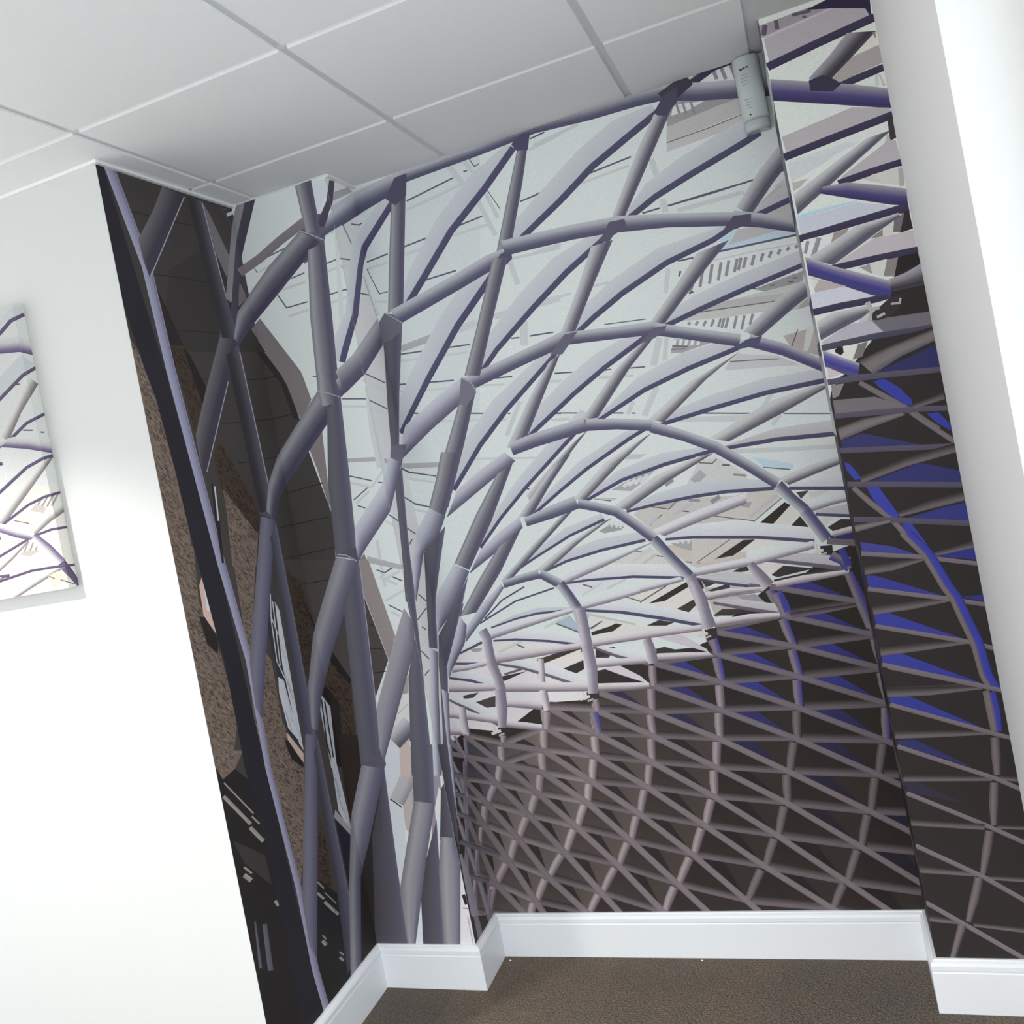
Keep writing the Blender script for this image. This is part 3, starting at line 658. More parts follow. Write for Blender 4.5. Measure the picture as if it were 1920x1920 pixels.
g 72,67,74/92,86,92/92,86,92 1604,5647;3342,4687;2659,4212
g 80,75,82/62,58,66/80,75,82 1604,5647;1730,6153;3342,4687
g 58,53,52/58,53,52/57,52,52 1604,5647;2313,5255;2659,4212
g 72,67,74/92,86,92/92,86,92 1730,6153;4684,4898;3342,4687
g 80,75,82/62,58,66/80,75,82 1730,6153;2278,6782;4684,4898
g 58,53,52/58,53,52/57,52,52 1730,6153;2913,5650;3342,4687
g 72,67,74/92,86,92/92,86,92 2278,6782;5655,5295;4684,4898
g 80,75,82/62,58,66/80,75,82 2278,6782;2306,6749;5655,5295
g 58,53,52/58,53,52/57,52,52 2278,6782;3622,6190;4684,4898
g 72,67,74/92,86,92/92,86,92 2306,6749;5571,5300;5655,5295
g 80,75,82/62,58,66/80,75,82 2306,6749;2523,7415;5571,5300
g 58,53,52/58,53,52/57,52,52 2306,6749;3608,6171;5655,5295
g 72,67,74/92,86,92/92,86,92 2523,7415;6104,5882;5571,5300
g 58,53,52/58,53,52/57,52,52 2523,7415;3945,6806;5571,5300
g 96,88,86/74,68,66/96,88,86 444,2188;1241,3107;1551,1664
g 86,79,77/112,104,101/112,104,101 1241,3107;2722,2097;1551,1664
g 96,88,86/74,68,66/96,88,86 1241,3107;1887,3767;2722,2097
g 58,53,52/58,53,52/57,52,52 1241,3107;1848,2693;1551,1664
g 86,79,77/112,104,101/112,104,101 1887,3767;4389,2126;2722,2097
g 96,88,86/74,68,66/96,88,86 1887,3767;2659,4212;4389,2126
g 58,53,52/58,53,52/57,52,52 1887,3767;2896,3105;2722,2097
g 86,79,77/112,104,101/112,104,101 2659,4212;5763,2397;4389,2126
g 96,88,86/74,68,66/96,88,86 2659,4212;3342,4687;5763,2397
g 58,53,52/58,53,52/57,52,52 2659,4212;3901,3486;4389,2126
g 85,78,76/67,61,60/85,78,76 1551,1664;2722,2097;5291,-441
g 77,71,69/98,91,88/98,91,88 2722,2097;6345,-329;5291,-441
g 85,78,76/67,61,60/85,78,76 2722,2097;4389,2126;6345,-329
g 55,50,49/55,50,49/55,50,49 2722,2097;4160,1134;5291,-441
r hl 351,3490,496,3251;1191,3272,1344,3026
r hl 1039,4398,831,4297;2025,3861,1804,3760
r hl 1525,5052,1259,4975;2831,4294,2545,4220
r hl 1863,5680,1598,5594;3516,4775,3226,4691
r hl 2000,6200,1842,6057;4807,5020,4624,4872
r hl 2596,6811,2388,6682;5522,5537,5279,5406
r hl 2620,6779,2409,6652;5450,5537,5204,5408
r hl 2858,7443,2638,7314;5358,6385,5107,6253
r hl 567,2305,501,2091;1613,1816,1542,1596
r hl 1541,3119,1166,3064;2955,2164,2549,2117
r hl 2254,3748,1859,3688;4646,2194,4196,2149
r hl 3045,4204,2677,4110;5746,2639,5322,2556
r hl 3757,4685,3436,4552;5636,3734,5282,3602
r hl 5115,4909,4792,4759;5431,4761,5103,4610
r hl 1887,1666,1678,1516;5450,-320,5197,-472
r hl 3150,2034,2751,1981;5691,348,5236,311
r hl 4840,2075,4428,2004;5711,1541,5279,1474
r cs 2334,7399,2670,7297;2247,7130,2583,7031;2247,6776,2515,6698
r cs 2149,6770,2458,6734;2069,6867,2518,6663;2309,6817,2389,6696
r cs 2063,6779,2384,6656;1842,6525,2163,6404;1682,6187,1937,6091
r cs 1557,6156,1879,6048;1506,5951,1829,5847;1545,5671,1804,5591
r cs 1414,5644,1731,5523;1287,5389,1603,5270;1233,5048,1485,4954
r cs 1088,5012,1396,4882;913,4739,1220,4610;800,4374,1045,4272
r cs 647,4302,950,4171;446,3902,746,3771;300,3385,539,3279
r cl 4969,5491,5705,5177;4666,5294,5406,4988;4490,4994,5082,4755
r cl 4022,5126,4653,4784;3563,5004,4198,4670;3190,4791,3698,4529
r cl 2740,4860,3417,4573;2545,4633,3223,4354;2475,4299,3018,4082
r cl 2186,4342,2599,4150;1951,4129,2365,3941;1807,3818,2138,3671
r cl 1438,3871,1844,3689;1252,3572,1657,3393;1159,3160,1483,3018
r cl 790,3188,1182,3003;542,2785,930,2599;370,2248,678,2098
r cl 5012,2677,5791,2250;4548,2524,5326,2105;4187,2258,4806,1929
r cl 3689,2432,4332,2000;3098,2377,3741,1953;2573,2228,3084,1895
r cl 2070,2336,2761,1948;1676,2121,2362,1739;1372,1788,1916,1486
r cl 5116,-242,5818,-642;5066,-296,5728,-670
r lf 155,3416,539,3269;252,2267,639,2107;277,1366,774,1148
r lf 425,5117,812,5007;654,4397,1045,4278;1041,3176,1443,3038;1291,1766,1816,1560;1540,602,2072,376
r lf 742,5788,1130,5700;1089,5064,1485,4967;1684,3823,2093,3710;2462,2160,2987,2033;5021,-384,5564,-499;5203,-564,5751,-683
r lf 814,6495,1188,6440;1411,5680,1798,5615;2402,4261,2921,4162;4108,2190,4674,2060;5207,803,5809,645
r lf 664,6976,997,6967;1555,6162,1906,6144;3096,4710,3591,4663;5265,2646,5837,2551
r lf 818,7795,1135,7808;2108,6780,2450,6784;4432,4911,4940,4885;5307,4177,5843,4137
r lf 633,7560,486,7454;2387,6803,2225,6695;5544,5465,5162,5389
r lf 2688,7427,2360,7403;5492,5527,5106,5454
r ls 1463,7733,1665,7703;1750,7253,1952,7226;2158,6762,2360,6738
r ls 912,7059,1109,7023;1338,6265,1542,6221;1585,5621,1793,5569
r ls 890,6546,1088,6504;1277,5688,1485,5630;1239,4953,1446,4881
r ls 740,6195,939,6145;1063,5137,1270,5069;838,4376,1039,4295
r ls 456,5420,653,5364;694,4504,893,4443;1121,3113,1326,3042;1429,1676,1638,1594
r cs 1875,6732,2105,6650;1281,5697,1480,5621;888,4582,1057,4509;282,3853,419,3786
r cs 1578,3792,1801,3686;925,3071,1104,2981;391,2438,529,2365
r cs 2024,2246,2244,2122;1680,2024,1867,1925;1459,1635,1608,1559
r hs 955,6728,768,6640;1828,6293,1630,6205
r hs 810,6112,640,6020;1506,5767,1329,5674
r hs 632,5546,405,5490;2156,4618,1908,4566
r hs 435,4669,234,4605;3651,2748,3410,2690
r hs 589,3455,417,3378;2265,2476,2075,2401
r hs 523,2373,329,2317;1282,1879,1079,1824
r ls 103,4326,278,4267;82,3442,615,3242;100,2262,726,1998
r w 5075,6682,5119,6565;5161,6664,5205,6547
r fl 4775,26748,5545,26698;1075,24438,1929,24409;609,23705,1339,23746;-517,21935,86,21931;-1969,20865,-1105,20799;-1806,20390,-1515,20366
r fd 5121,26495,5601,26466;1831,24412,2326,24395;1251,23741,1693,23766;-2,21931,446,21929;-1192,20806,-752,20772;-1594,20372,-1198,20339
r fl 5147,23515,6090,23386;3915,22607,4503,22508
r fd 5290,23017,5816,22937;4403,22525,4905,22440
r fl 5279,20824,6699,20561;4304,20291,5649,20031;2321,19034,3372,18795;1784,18103,2005,18046
r fd 5154,19834,5641,19737;3289,18814,3708,18719;1937,18064,2279,17976
r b0 5495,8731,5119,8530;4446,9145,4120,8933;2323,9721,2162,9557
r fd 5351,8459,5223,8394;4141,8947,4037,8879;2174,9569,2114,9508
r b0 5897,7217,5290,7100;4077,8137,3586,8013;2065,9012,1761,8912
r fw 5327,7107,5143,7071;3617,8021,3462,7982;1783,8920,1672,8883
r fd 5294,9263,5277,9236;2860,9897,2845,9870
r fd 5285,9249,5244,9184;2852,9883,2817,9821
r fd 5241,9967,5312,9866;3284,10105,3334,10028
r GP 5257,8487,5099,8235;4040,8833,3880,8566;2007,9395,1861,9137
r GP 5339,7253,5190,7019;3499,7934,3357,7698;1562,8608,1481,8368
r GP 5216,9281,5116,9119;4179,9480,4073,9304;2685,9793,2480,9633
r GP 2932,7398,2853,7266;2217,7788,2094,7577;1354,8143,1246,7858
r R -101,25392,538,24895;2172,26345,2806,25814;4630,27244,5189,26739;5098,27416,5656,26922
r V 5114,26021,7090,27107;4309,24604,5968,25050;3027,22229,4650,22646
r R 3290,22349,3797,21870;5595,22990,6163,22502
r GP 2479,8434,3088,8269;2294,8012,3006,7832;2409,7502,3019,7359
r F 5356,19032,7931,18762;2631,18273,4975,18041;1976,17757,1773,17158
r F 6735,15705,5274,14850;6490,15663,4815,14782
r F 5369,10893,5299,10419;4555,10741,4332,10259
r gf -2701,24454,-2421,24282;-2241,24676,-1952,24499
p 196,200,206 -124,26269;263,26361;-124,25892
p 150,146,152 509,26013;1665,26393;1969,26303;98,25607
r fd2 251,26332,676,26402;-246,25566,189,25601;-1318,24626,-839,24617
r Tk -2550,24230,-1297,24103;-3342,23764,-2548,23363
r V -2261,25629,-1061,26082;-2203,24838,-1086,25314;-2169,24240,-1095,24411
r R -153,25203,-1212,24219;1904,26157,1958,25503;6734,27939,5077,26713
r V -2253,23692,-981,24150;-2932,21696,-1375,22163;-3342,19624,-1937,19639
r rim -2373,24261,-2410,24224;-1795,24265,-1836,24226;-974,24220,-1020,24181
r F2 -844,20458,-974,19720;2053,22013,-20,20020;2914,22235,2119,21176
r V -3191,20003,-1976,19998;-3387,19449,-1948,19287;-3336,18995,-2059,19118
r V2 -3015,18927,-1978,19219;-3724,17121,-2329,17348
r F2 -2065,19793,-1955,19270;-806,20024,-494,19818;-298,20249,558,20274
r rim -2325,19341,-2353,19316;-1978,19282,-2009,19257
r V 5200,16615,7517,16785;3341,15315,5182,15114
r V2 2131,21200,4137,21874;1409,19022,2648,19401;1013,17540,1694,17580
p 104,102,114 2170,21138;2093,21121;1559,21546;2170,21896
r rim 2743,22239,2690,22207;4218,21995,4161,21962
r F2 -1977,20066,-1591,19389;17,20834,58,20007;2588,22155,2208,21166
r F 878,17472,1811,17156;-239,16457,-62,15541;-2719,15410,-2174,14733;-2765,15267,-2360,14651
r V2 721,16301,1607,16942;333,14584,1039,14857;-47,13084,603,12962
p 104,102,116 994,17615;1581,17661;2171,17634;2171,17446;1568,17058;818,17254
r V 5171,16840,7206,16636;4423,16179,6139,15823;3290,15320,4670,14841
r F 3280,15302,4747,14873;1932,14742,3624,14202;960,13826,1998,13890;586,12818,607,12482
r V2 2046,13883,4553,14526;1495,12455,2595,12629;917,10894,1694,11274
r V 5216,13320,6685,12831;4702,13104,6122,12615
r F 4636,13094,6099,12577;2323,12331,3686,11541;1798,11174,2026,11198
r V2 3728,11613,5887,12442;1904,11073,3820,10948;1399,10058,2060,9881
r V 5103,11522,7205,11302;4168,11236,6012,11010
r F 4104,11230,4731,10825;3119,10551,4127,10227;2030,9928,2666,9759
r V2 218,13945,834,13846;-32,13262,665,12951;-187,12678,486,12323
r TL -411,12508,91,11933;-1481,11795,-148,11192;-3582,10252,-2076,9895;-3634,10074,-2376,9693
r V2 -86,12694,486,12323;-15,11449,286,11378;-1076,10472,-2,9996;-2193,7759,-669,7192
r F 934,10908,1588,10577;303,9544,968,9351;-627,7177,-42,6960
r V2 2009,13697,3455,13467;1441,12239,2151,12095;926,10892,1597,10689
r V2 2749,11189,4899,11619;1876,11003,3263,10476;1416,10166,2080,9799;1062,8949,1570,8796
r F 4200,11270,4720,10786;3059,10526,4234,10283;2107,9946,3105,9999;2063,9572,2159,9546
r V2 1463,10154,2080,9799;885,8630,1387,8473;130,6896,744,6668
r F 1267,9415,1801,9109;979,8227,1345,8109;654,6738,806,6682
r V2 -1824,8583,-304,8066;-2111,7762,-661,7225;-2387,7054,-954,6415
r V3 -2278,5281,-1054,5962;-3135,4513,-1628,4294;-3595,3306,-2279,2597
r TL2 -2387,7054,-954,6415;-4336,5292,-2278,5281;-4351,5168,-2435,5129
r V3 -291,6620,183,6730;-691,5989,107,5664;-1112,5317,20,4861
r TL2 -1025,5385,-6,4909;-1592,4624,96,4061;-2279,2597,-1123,1974
r V3 77,7936,913,7651;14,6429,624,6194;73,4766,171,4320
r F 868,7666,1231,7543;622,6380,845,6295;508,5426,552,5408
''',
'D': '''
p 202,208,207 -58,26528;13246,26519;13246,-47;-59,-56
p 196,202,203 4614,26525;2461,15976;-58,16426;-58,26528
p 178,176,176 11350,25794;12719,25410;12745,25045;10197,24812;10277,25240
p 184,182,181 10197,24812;12739,25014;12719,24728;11901,24662;10150,24558
p 150,148,150 10354,25651;10726,25898;11706,25661;12355,25448;11853,25432;10283,25272
p 205,208,206 10586,25844;11455,25677;10954,25558;10466,25548
r b4 10631,25918,10699,25918;10674,25537,10742,25538
r b4 10814,25858,10882,25858;10857,25479,10924,25479
r b4 11042,25784,11110,25784;11084,25405,11152,25406
r lk 10197,24832,10200,24805;11498,24900,11503,24874;12737,25027,12742,25001
p 206,210,209 11531,26262;12488,26520;12749,26520;12744,25888
r b4 11769,26621,11870,26628;11850,26167,11950,26175
r b4 12006,26540,12106,26548;12086,26088,12186,26096
r b4 12286,26445,12385,26452;12365,25995,12465,26002
r b4 12534,26361,12633,26368;12613,25912,12712,25919
r b4 12448,26605,12453,26560;11835,26644,11850,26586;10889,26321,10915,26259
r fk 12450,26586,12464,26457;11840,26625,11890,26430;10897,26302,10988,26084
p 206,211,210 11066,21301;13246,21160;13246,20498;10616,20417;10011,20301
r b4 13173,20949,13209,20870;13088,20908,13123,20829
r b4 12943,20957,12992,20886;12851,20884,12900,20814
r b4 12694,20952,12755,20892;12594,20832,12654,20772
r b4 12450,20964,12516,20912;12340,20797,12407,20745
r b4 12217,20958,12287,20911;12098,20744,12168,20696
r b4 11971,20972,12044,20929;11840,20694,11913,20651
r b4 11736,20968,11810,20926;11602,20673,11676,20631
r b4 11599,20987,11674,20947;11455,20644,11530,20604
r b4 11488,20983,11564,20944;11341,20623,11417,20585
r b4 11253,20994,11330,20957;11093,20570,11171,20533
r b4 11032,21001,11110,20966;10857,20496,10936,20462
r b4 10776,21001,10856,20967;10594,20463,10674,20429
r b4 10484,20895,10563,20859;10315,20434,10394,20399
r b4 10164,20647,10239,20601;10032,20394,10108,20348
r b1 10738,21105,10740,21072;12057,21068,12057,21036;13319,20972,13319,20940
r lk 10009,20350,10019,20284;10142,20367,10153,20301
p 182,200,212 11212,21927;13246,21269;13246,21257;11093,21277
p 178,176,178 11692,21794;12483,21706;12746,21470;11372,21418
r ln 11065,21331,11066,21272;13274,21239,13275,21182
r ln 9906,21351,9908,21298;10328,21341,10330,21288
r lk 9874,21038,9925,21007;9797,20889,9848,20858
p 146,144,148 11802,19983;13212,20176;13157,19866;12146,19830
p 205,208,208 12944,20197;13097,20206;13076,20140;12925,20137
p 205,208,208 12727,20253;12880,20262;12860,20196;12707,20193
p 92,90,96 12889,20052;13035,20027;13020,19992;12892,20019
p 92,90,96 12768,19969;12915,19945;12900,19910;12771,19936
p 92,90,96 12254,20003;12403,19978;12388,19942;12258,19969
p 92,90,96 11734,20036;11885,20011;11869,19975;11737,20002
p 184,184,183 11083,19831;13128,19874;13246,19699;13246,19186;12904,19118;12034,19200;9547,19568
r lk 10224,19706,10223,19677;12364,19511,12363,19482
p 172,171,170 11053,19839;12607,19664;12366,19512;10227,19708
p 206,211,210 9692,19465;11986,19277;11290,18882
r b4 9890,19487,9915,19410;9799,19458,9824,19381
r b4 10102,19466,10153,19404;10001,19375,10052,19314
r b4 10319,19428,10378,19376;10210,19293,10269,19240
r b4 10539,19405,10602,19359;10421,19222,10485,19176
r b4 10744,19393,10809,19352;10617,19155,10683,19115
r b4 10837,19379,10903,19341;10704,19106,10771,19068
r b4 10946,19365,11013,19328;10811,19080,10878,19043
r b4 11180,19350,11248,19316;11035,19002,11103,18968
r b4 11394,19314,11462,19281;11244,18935,11312,18902
r b4 11629,19309,11695,19273;11493,19010,11560,18974
p 156,155,157 9342,19089;10469,18741;9503,18625;9167,18685
p 206,210,209 9332,19074;9420,19047;9352,18899;9260,18903
p 206,210,209 9506,19033;9594,19006;9527,18858;9435,18863
p 206,210,209 9664,18996;9751,18969;9684,18822;9593,18826
p 206,210,209 9837,18956;9924,18929;9857,18782;9766,18786
p 206,210,209 10009,18916;10095,18889;10029,18742;9939,18746
r lk 9258,18904,9251,18871;9698,18785,9691,18752
r lk 9206,18813,9202,18780;9622,18734,9617,18702
p 172,165,162 12363,18464;13246,18531;13246,17672;12531,18032
r lk 12763,18571,12789,18554;12494,18078,12520,18062
r lk 13110,18488,13136,18472;12843,17998,12869,17981
p 196,196,194 13019,18570;13246,18577;13246,18549;12926,17876;12816,17933
p 160,155,154 13246,19162;12904,19118;12955,19235;13246,19391
p 186,187,187 10762,18070;11047,18239;12115,17930;12657,17545;10593,17839
r lk 10795,18076,10791,18050;12132,17857,12129,17831
r ln 9681,16751,9675,16714;11134,16452,11128,16417
r ln 11974,16274,11967,16239;13358,15990,13352,15955
p 190,194,195 9021,16747;11092,16393;10874,16236;8865,16624
r b1 11698,16932,11789,16846;11419,16592,11511,16506
r b1 11870,16308,11949,16209;11574,16037,11653,15938
p 176,174,175 12209,22241;13246,22890;13246,22306;12234,22037
p 186,186,186 12845,22709;13246,22904;13246,22706
r ln 13152,23109,13159,23065;13366,23126,13372,23081
p 178,176,176 12311,21950;13246,22163;13246,21629
r ln 9889,23028,9894,22975;11219,23045,11224,22993;12355,23090,12360,23039
r b1 10138,22804,10145,22718;12054,22818,12061,22734
r ln 1808,25498,1823,25448;3527,25770,3541,25720
r ln 1428,24074,1438,24022;2267,24144,2277,24093
r ln -7,23928,3,23876;798,23999,808,23947
r ln 1932,22820,1938,22769;3026,22852,3032,22801
r ln 3406,24234,3416,24184;4229,24313,4239,24264
r ln 5522,24412,5532,24363;6194,24484,6204,24435
r ln 6209,26209,6221,26161;6654,26264,6666,26215
r b1 1744,25239,1768,25144;3735,25510,3759,25417
r b1 1387,23825,1405,23729;2065,23885,2083,23790
r b1 -60,23716,-45,23619;739,23753,753,23656
r b1 3157,23995,3169,23901;4355,24028,4367,23935
r b1 6102,25908,6127,25818;7143,26076,7167,25987
r b1 4893,22764,4896,22672;6489,22693,6492,22603
r b1 3369,26096,3550,26168;3730,25405,3909,25479
r b1 3904,26131,4031,26190;4159,25692,4285,25751
r b1 4105,24777,4263,24806;4463,23554,4620,23586
r b1 4401,25026,4523,25047;4663,24085,4785,24107
r ln 4177,26179,4147,26169;4301,25901,4284,25862;4447,25939,4459,25908
r ln 4505,25124,4532,25132;4837,24344,4863,24353
r ln -66,23683,-31,23689;219,22740,246,22774;545,22738,542,22771
r b1 -199,23524,-135,23528;30,22055,94,22059
r b1 4749,22619,4928,22631;4860,21870,5038,21883
r ln 3899,25857,3903,25814;4032,25854,4036,25811
r ln 7717,24632,7727,24581;9114,24760,9124,24710
r b1 7214,24410,7226,24334;9000,24533,9012,24459
r ln 6322,26227,6333,26179;6692,26269,6703,26221
r ln 5968,24463,5984,24408;6195,24504,6210,24449
r ln 9123,23020,9128,22970;9658,23031,9663,22981
r ln 9889,23031,9895,22978;11031,23064,11036,23011;12167,23077,12172,23026
r b1 10116,22855,10122,22775;12000,22860,12007,22782
r b1 9589,24494,9763,24500;9656,23967,9830,23974
r b1 9677,23254,9869,23248;9699,22842,9890,22837
r b1 6265,26006,6291,25902;7732,26209,7757,26108
r b1 5624,22754,5637,22649;6538,22791,6550,22687
r ln 584,20635,581,20587;1363,20563,1360,20515
r ln 2187,20485,2184,20438;3014,20405,3011,20358
r ln 4403,20282,4398,20237;4676,20244,4671,20198
r ln 5002,20214,5001,20168;5779,20156,5778,20110
r ln 314,19654,311,19606;536,19633,533,19584
r ln 1326,19511,1320,19463;2237,19384,2231,19336
r ln 3645,19153,3640,19107;4199,19083,4194,19037
r ln 5566,18876,5560,18831;5777,18844,5771,18799
r ln 571,18619,562,18572;787,18575,777,18528
r ln 2586,18206,2576,18160;3014,18118,3005,18072
r ln 3823,17952,3814,17906;3914,17933,3905,17888
r ln 3891,15462,3879,15416;4053,15422,4040,15377
r ln 5359,17637,5351,17592;5534,17601,5526,17556
r b1 537,20424,532,20350;1137,20364,1133,20290
r b1 2041,20271,2037,20198;2890,20188,2885,20116
r b1 293,19451,281,19378;492,19416,480,19343
r b1 1160,19303,1151,19230;1939,19192,1930,19120
r b1 3010,19054,2999,18983;3898,18899,3887,18828
r b1 1530,18173,1517,18100;3749,17779,3737,17708
r b1 2268,16756,2255,16684;4447,16384,4435,16314
r b2 600,20896,638,20674;1720,21011,1758,20792
r b1 2675,21044,2720,20828;3355,21138,3399,20924
r b1 3987,21172,4006,20957;6183,21239,6202,21030
r b2 -170,17031,-218,16867;99,16962,63,16796;1164,16821,1140,16656
r ln -206,16853,-230,16823;46,16686,27,16652;964,16402,951,16367
r b1 -211,16628,-238,16590;42,16468,20,16428;883,16204,867,16162
r ln -284,15887,-311,15859;30,15624,8,15592;593,15396,577,15361
r b1 4829,20718,5041,20667;4677,19960,4890,19910
r b1 4752,20555,4802,20545;4659,19999,4709,19989
r b1 4232,18271,4356,18193;3577,17271,3703,17194
r ln 5131,20207,5129,20165;5779,20154,5778,20112
r ln 5567,18881,5561,18840;6128,18793,6122,18752
r ln 7124,18636,7122,18594;7330,18621,7329,18580
r ln 7903,18532,7898,18492;8351,18467,8347,18427
r ln 5379,17642,5370,17601;6126,17489,6118,17448
r ln 7129,17283,7121,17242;7447,17218,7439,17177
r ln 7695,17163,7688,17123;7811,17139,7804,17099
r ln 9620,16772,9612,16732;10982,16482,10975,16443
r ln 9875,21350,9875,21310;10328,21331,10329,21291
r ln 7390,20012,7388,19981;8635,19879,8633,19848
r b1 5273,18698,5263,18614;5769,18626,5759,18543
r b1 6915,18464,6905,18382;7961,18304,7951,18223
r b1 5179,17478,5168,17394;5781,17392,5769,17308
r b1 8690,16766,8676,16686;10953,16324,10940,16246
r b1 5608,21178,5617,21094;6556,21225,6565,21142
r b1 7206,21272,7209,21189;8514,21248,8517,21167
r b1 8842,19259,9022,19172;8509,18475,8691,18390
r b1 8503,17835,8654,17729;7980,17044,8133,16939
r b1 7754,17533,7866,17456;7511,17165,7624,17088
r b1 9078,19188,9202,19145;8891,18546,9016,18504
r b1 9510,21230,9633,21183;9291,20503,9415,20457
p 178,198,208 10901,15158;11345,15008;11981,14757;11958,14629;11863,14613;11153,14810
r lk 11156,14819,11148,14788;11867,14629,11859,14597
r b1 10231,15521,10212,15389;11766,15294,11748,15165;13332,15091,13317,14965
p 192,192,190 9346,15293;9882,15363;10656,14679;10615,14451;8904,14686
r lk 9379,15286,9371,15254;9748,15201,9755,15165;9892,15305,9910,15278
r b2 9035,14829,9182,14609;9378,15076,9523,14856
r lk 10030,15108,10020,15056;10248,15068,10238,15015
r b1 9911,15196,10032,15089;9574,14781,9696,14674
r b1 9289,15135,9267,15064;10059,14892,10038,14822
r b4 8264,14802,8300,14722;8523,14929,8559,14849
r b4 10294,14778,10277,14714;10659,14679,10642,14615
p 180,184,184 7336,15911;7904,15822;7644,15714;7240,15771
p 160,160,162 7074,15081;8153,15340;7529,14930;7223,14773;6622,14913
r b0 7222,15117,7269,15026;6989,14989,7037,14898
r b0 7398,15152,7454,15067;7159,14991,7215,14905
r b0 7592,15191,7654,15111;7347,14993,7410,14913
r b0 7785,15230,7853,15155;7535,14995,7603,14920
r lk 6059,14742,6049,14712;6562,14592,6552,14562
p 180,178,176 6095,14756;6780,14638;6627,14576;6054,14727
p 186,182,178 7388,14183;8829,14286;10544,14059;10420,13371;9398,13435;7713,13359;7154,14046
p 176,168,162 7733,14195;8487,14241;8247,14039
r lk 7738,14209,7729,14180;8244,14049,8249,14015;8511,14248,8528,14223
r lk 8537,13959,8526,13920;8822,13877,8811,13838
r lk 7587,13653,7602,13627;8012,13916,8027,13890
r lk 9566,13627,9558,13601;10421,13367,10413,13342
r b3 8283,13932,8345,13776;8903,14208,8964,14053
r b4 8891,14248,8872,14169;9208,14176,9190,14097
r b4 9482,14094,9534,13972;9768,14232,9819,14111
r b4 10388,13848,10352,13755;10537,13790,10501,13696
r b3 7552,13757,7657,13626;7795,13962,7900,13831
p 150,149,150 5999,13701;6383,13853;6813,13713;6691,13626;6158,13604
r b0 6382,14031,6443,13986;6239,13840,6300,13796
r b0 6514,13981,6574,13936;6373,13798,6433,13752
r b0 6662,13926,6721,13879;6523,13751,6582,13704
r b0 6776,13883,6835,13836;6639,13714,6697,13667
p 158,157,158 8117,12982;8922,12996;9173,12922;8725,12646;8256,12821
r b0 8380,13098,8429,13054;8273,12976,8322,12932
r b0 8526,13076,8575,13031;8420,12953,8469,12909
r b0 8689,13050,8737,13006;8583,12928,8631,12884
r b0 8834,13028,8882,12984;8728,12906,8777,12862
p 188,180,174 7934,12905;8111,12948;8719,12613;9434,12916;10313,12779;10211,12219;8819,12080;8462,12305
r lk 8443,12375,8434,12345;8816,12262,8818,12229;9869,12860,9882,12834
r b3 8851,12474,8912,12357;9588,12911,9648,12795
p 58,54,50 9324,12316;10282,12784;10299,12612;9848,12341
p 196,195,193 6649,12853;7496,12937;8055,12468;8030,12333;6185,12637
r lk 6949,12947,6937,12918;7208,12855,7197,12826
r lk 7624,12690,7612,12657;8041,12558,8029,12525
r b1 6820,12616,6860,12537;7477,12976,7516,12898
r b3 7155,12527,7187,12459;7575,12746,7607,12679
p 200,203,206 4472,12195;6503,12093;6038,11872;5222,11730;4703,11872
r lk 5177,12119,5157,12080;5459,11990,5439,11951
r b1 5882,11893,5903,11819;6524,12107,6545,12034
r b1 5071,11772,5090,11727;5784,12107,5803,12062
p 206,203,198 6398,11538;8296,11773;8420,11721;8660,10856;8244,10770;6842,11302
p 56,52,50 7106,11232;8358,11747;8395,11585;7588,11239
p 66,62,58 7908,10953;8489,11191;8562,11042;8250,10804
r lk 6834,11321,6849,11283;7736,11728,7751,11690
r lk 6440,11549,6424,11517;6857,11352,6840,11320
p 70,64,60 8563,11770;10170,11987;10146,11855;8701,11439
p 198,194,194 9000,11985;10146,11855;10068,11424;8764,11777
p 182,180,176 5048,11210;6581,10660;6595,10552;5085,11025
p 204,202,198 5169,11086;6602,10587;8631,10340;8563,9967;5174,10362
p 60,56,54 5117,10442;5962,10736;6163,10676;5845,10499
p 62,58,56 6908,10550;7311,10677;7765,10551;7513,10476
r lk 5081,10679,5093,10646;5551,10874,5563,10842
p 150,166,178 4046,10971;4564,11162;4781,10772;4746,10594
r lk 4058,10990,4035,10952;4758,10613,4735,10575
r b1 3640,10912,3666,10831;4559,11238,4584,11158
p 176,170,168 8790,11738;8907,11480;10068,11424;9960,10826;8998,10537
p 70,64,62 8946,10613;9239,10782;9936,10693;9900,10493
p 204,201,202 201,10406;1721,10803;4969,10241;5115,9500;4873,8435;1621,7603;-59,7738;-59,9051
p 206,203,198 1913,10593;2827,10525;2940,10326;1915,10216
r b1 1948,10294,1973,10203;2814,10570,2839,10480
r lk 2633,10459,2602,10415;2873,10320,2843,10276
p 66,61,58 3150,9857;4777,10191;4729,9941;3461,9713
p 208,202,196 3425,9716;4714,10052;4694,9763;3902,9482
p 58,54,54 3895,9446;4716,9688;4696,9399;4338,9253
p 62,58,58 1835,9434;2780,9524;1958,9271
r lk 1998,9529,2006,9456;2640,9649,2649,9577
p 150,148,150 980,10472;1414,10461;1353,10354;1074,10347
p 70,66,68 422,8926;995,8986;761,8818;399,8813
p 74,70,70 809,8661;1554,8820;1478,8448;1161,8439
p 58,54,52 5137,10548;5955,10701;6080,10614;5152,10437
r lk 5150,10669,5165,10638;5550,10873,5564,10842
p 160,176,186 4133,11033;4586,11087;4796,10661;4126,10998
p 76,70,68 5176,10000;5821,10000;5544,9671;5121,9717
p 150,144,144 3239,9922;3350,9909;3314,9728;3203,9740
r b1 3078,9336,3257,9410;3176,9066,3355,9141
r ln -1222,24291,-1219,24245;-977,24314,-980,24268;-459,24118,-474,24077
r ln -1209,23221,-1212,23175;-954,23230,-963,23184;-813,23154,-836,23115
r ln -432,22962,-450,22922;-144,22832,-162,22792
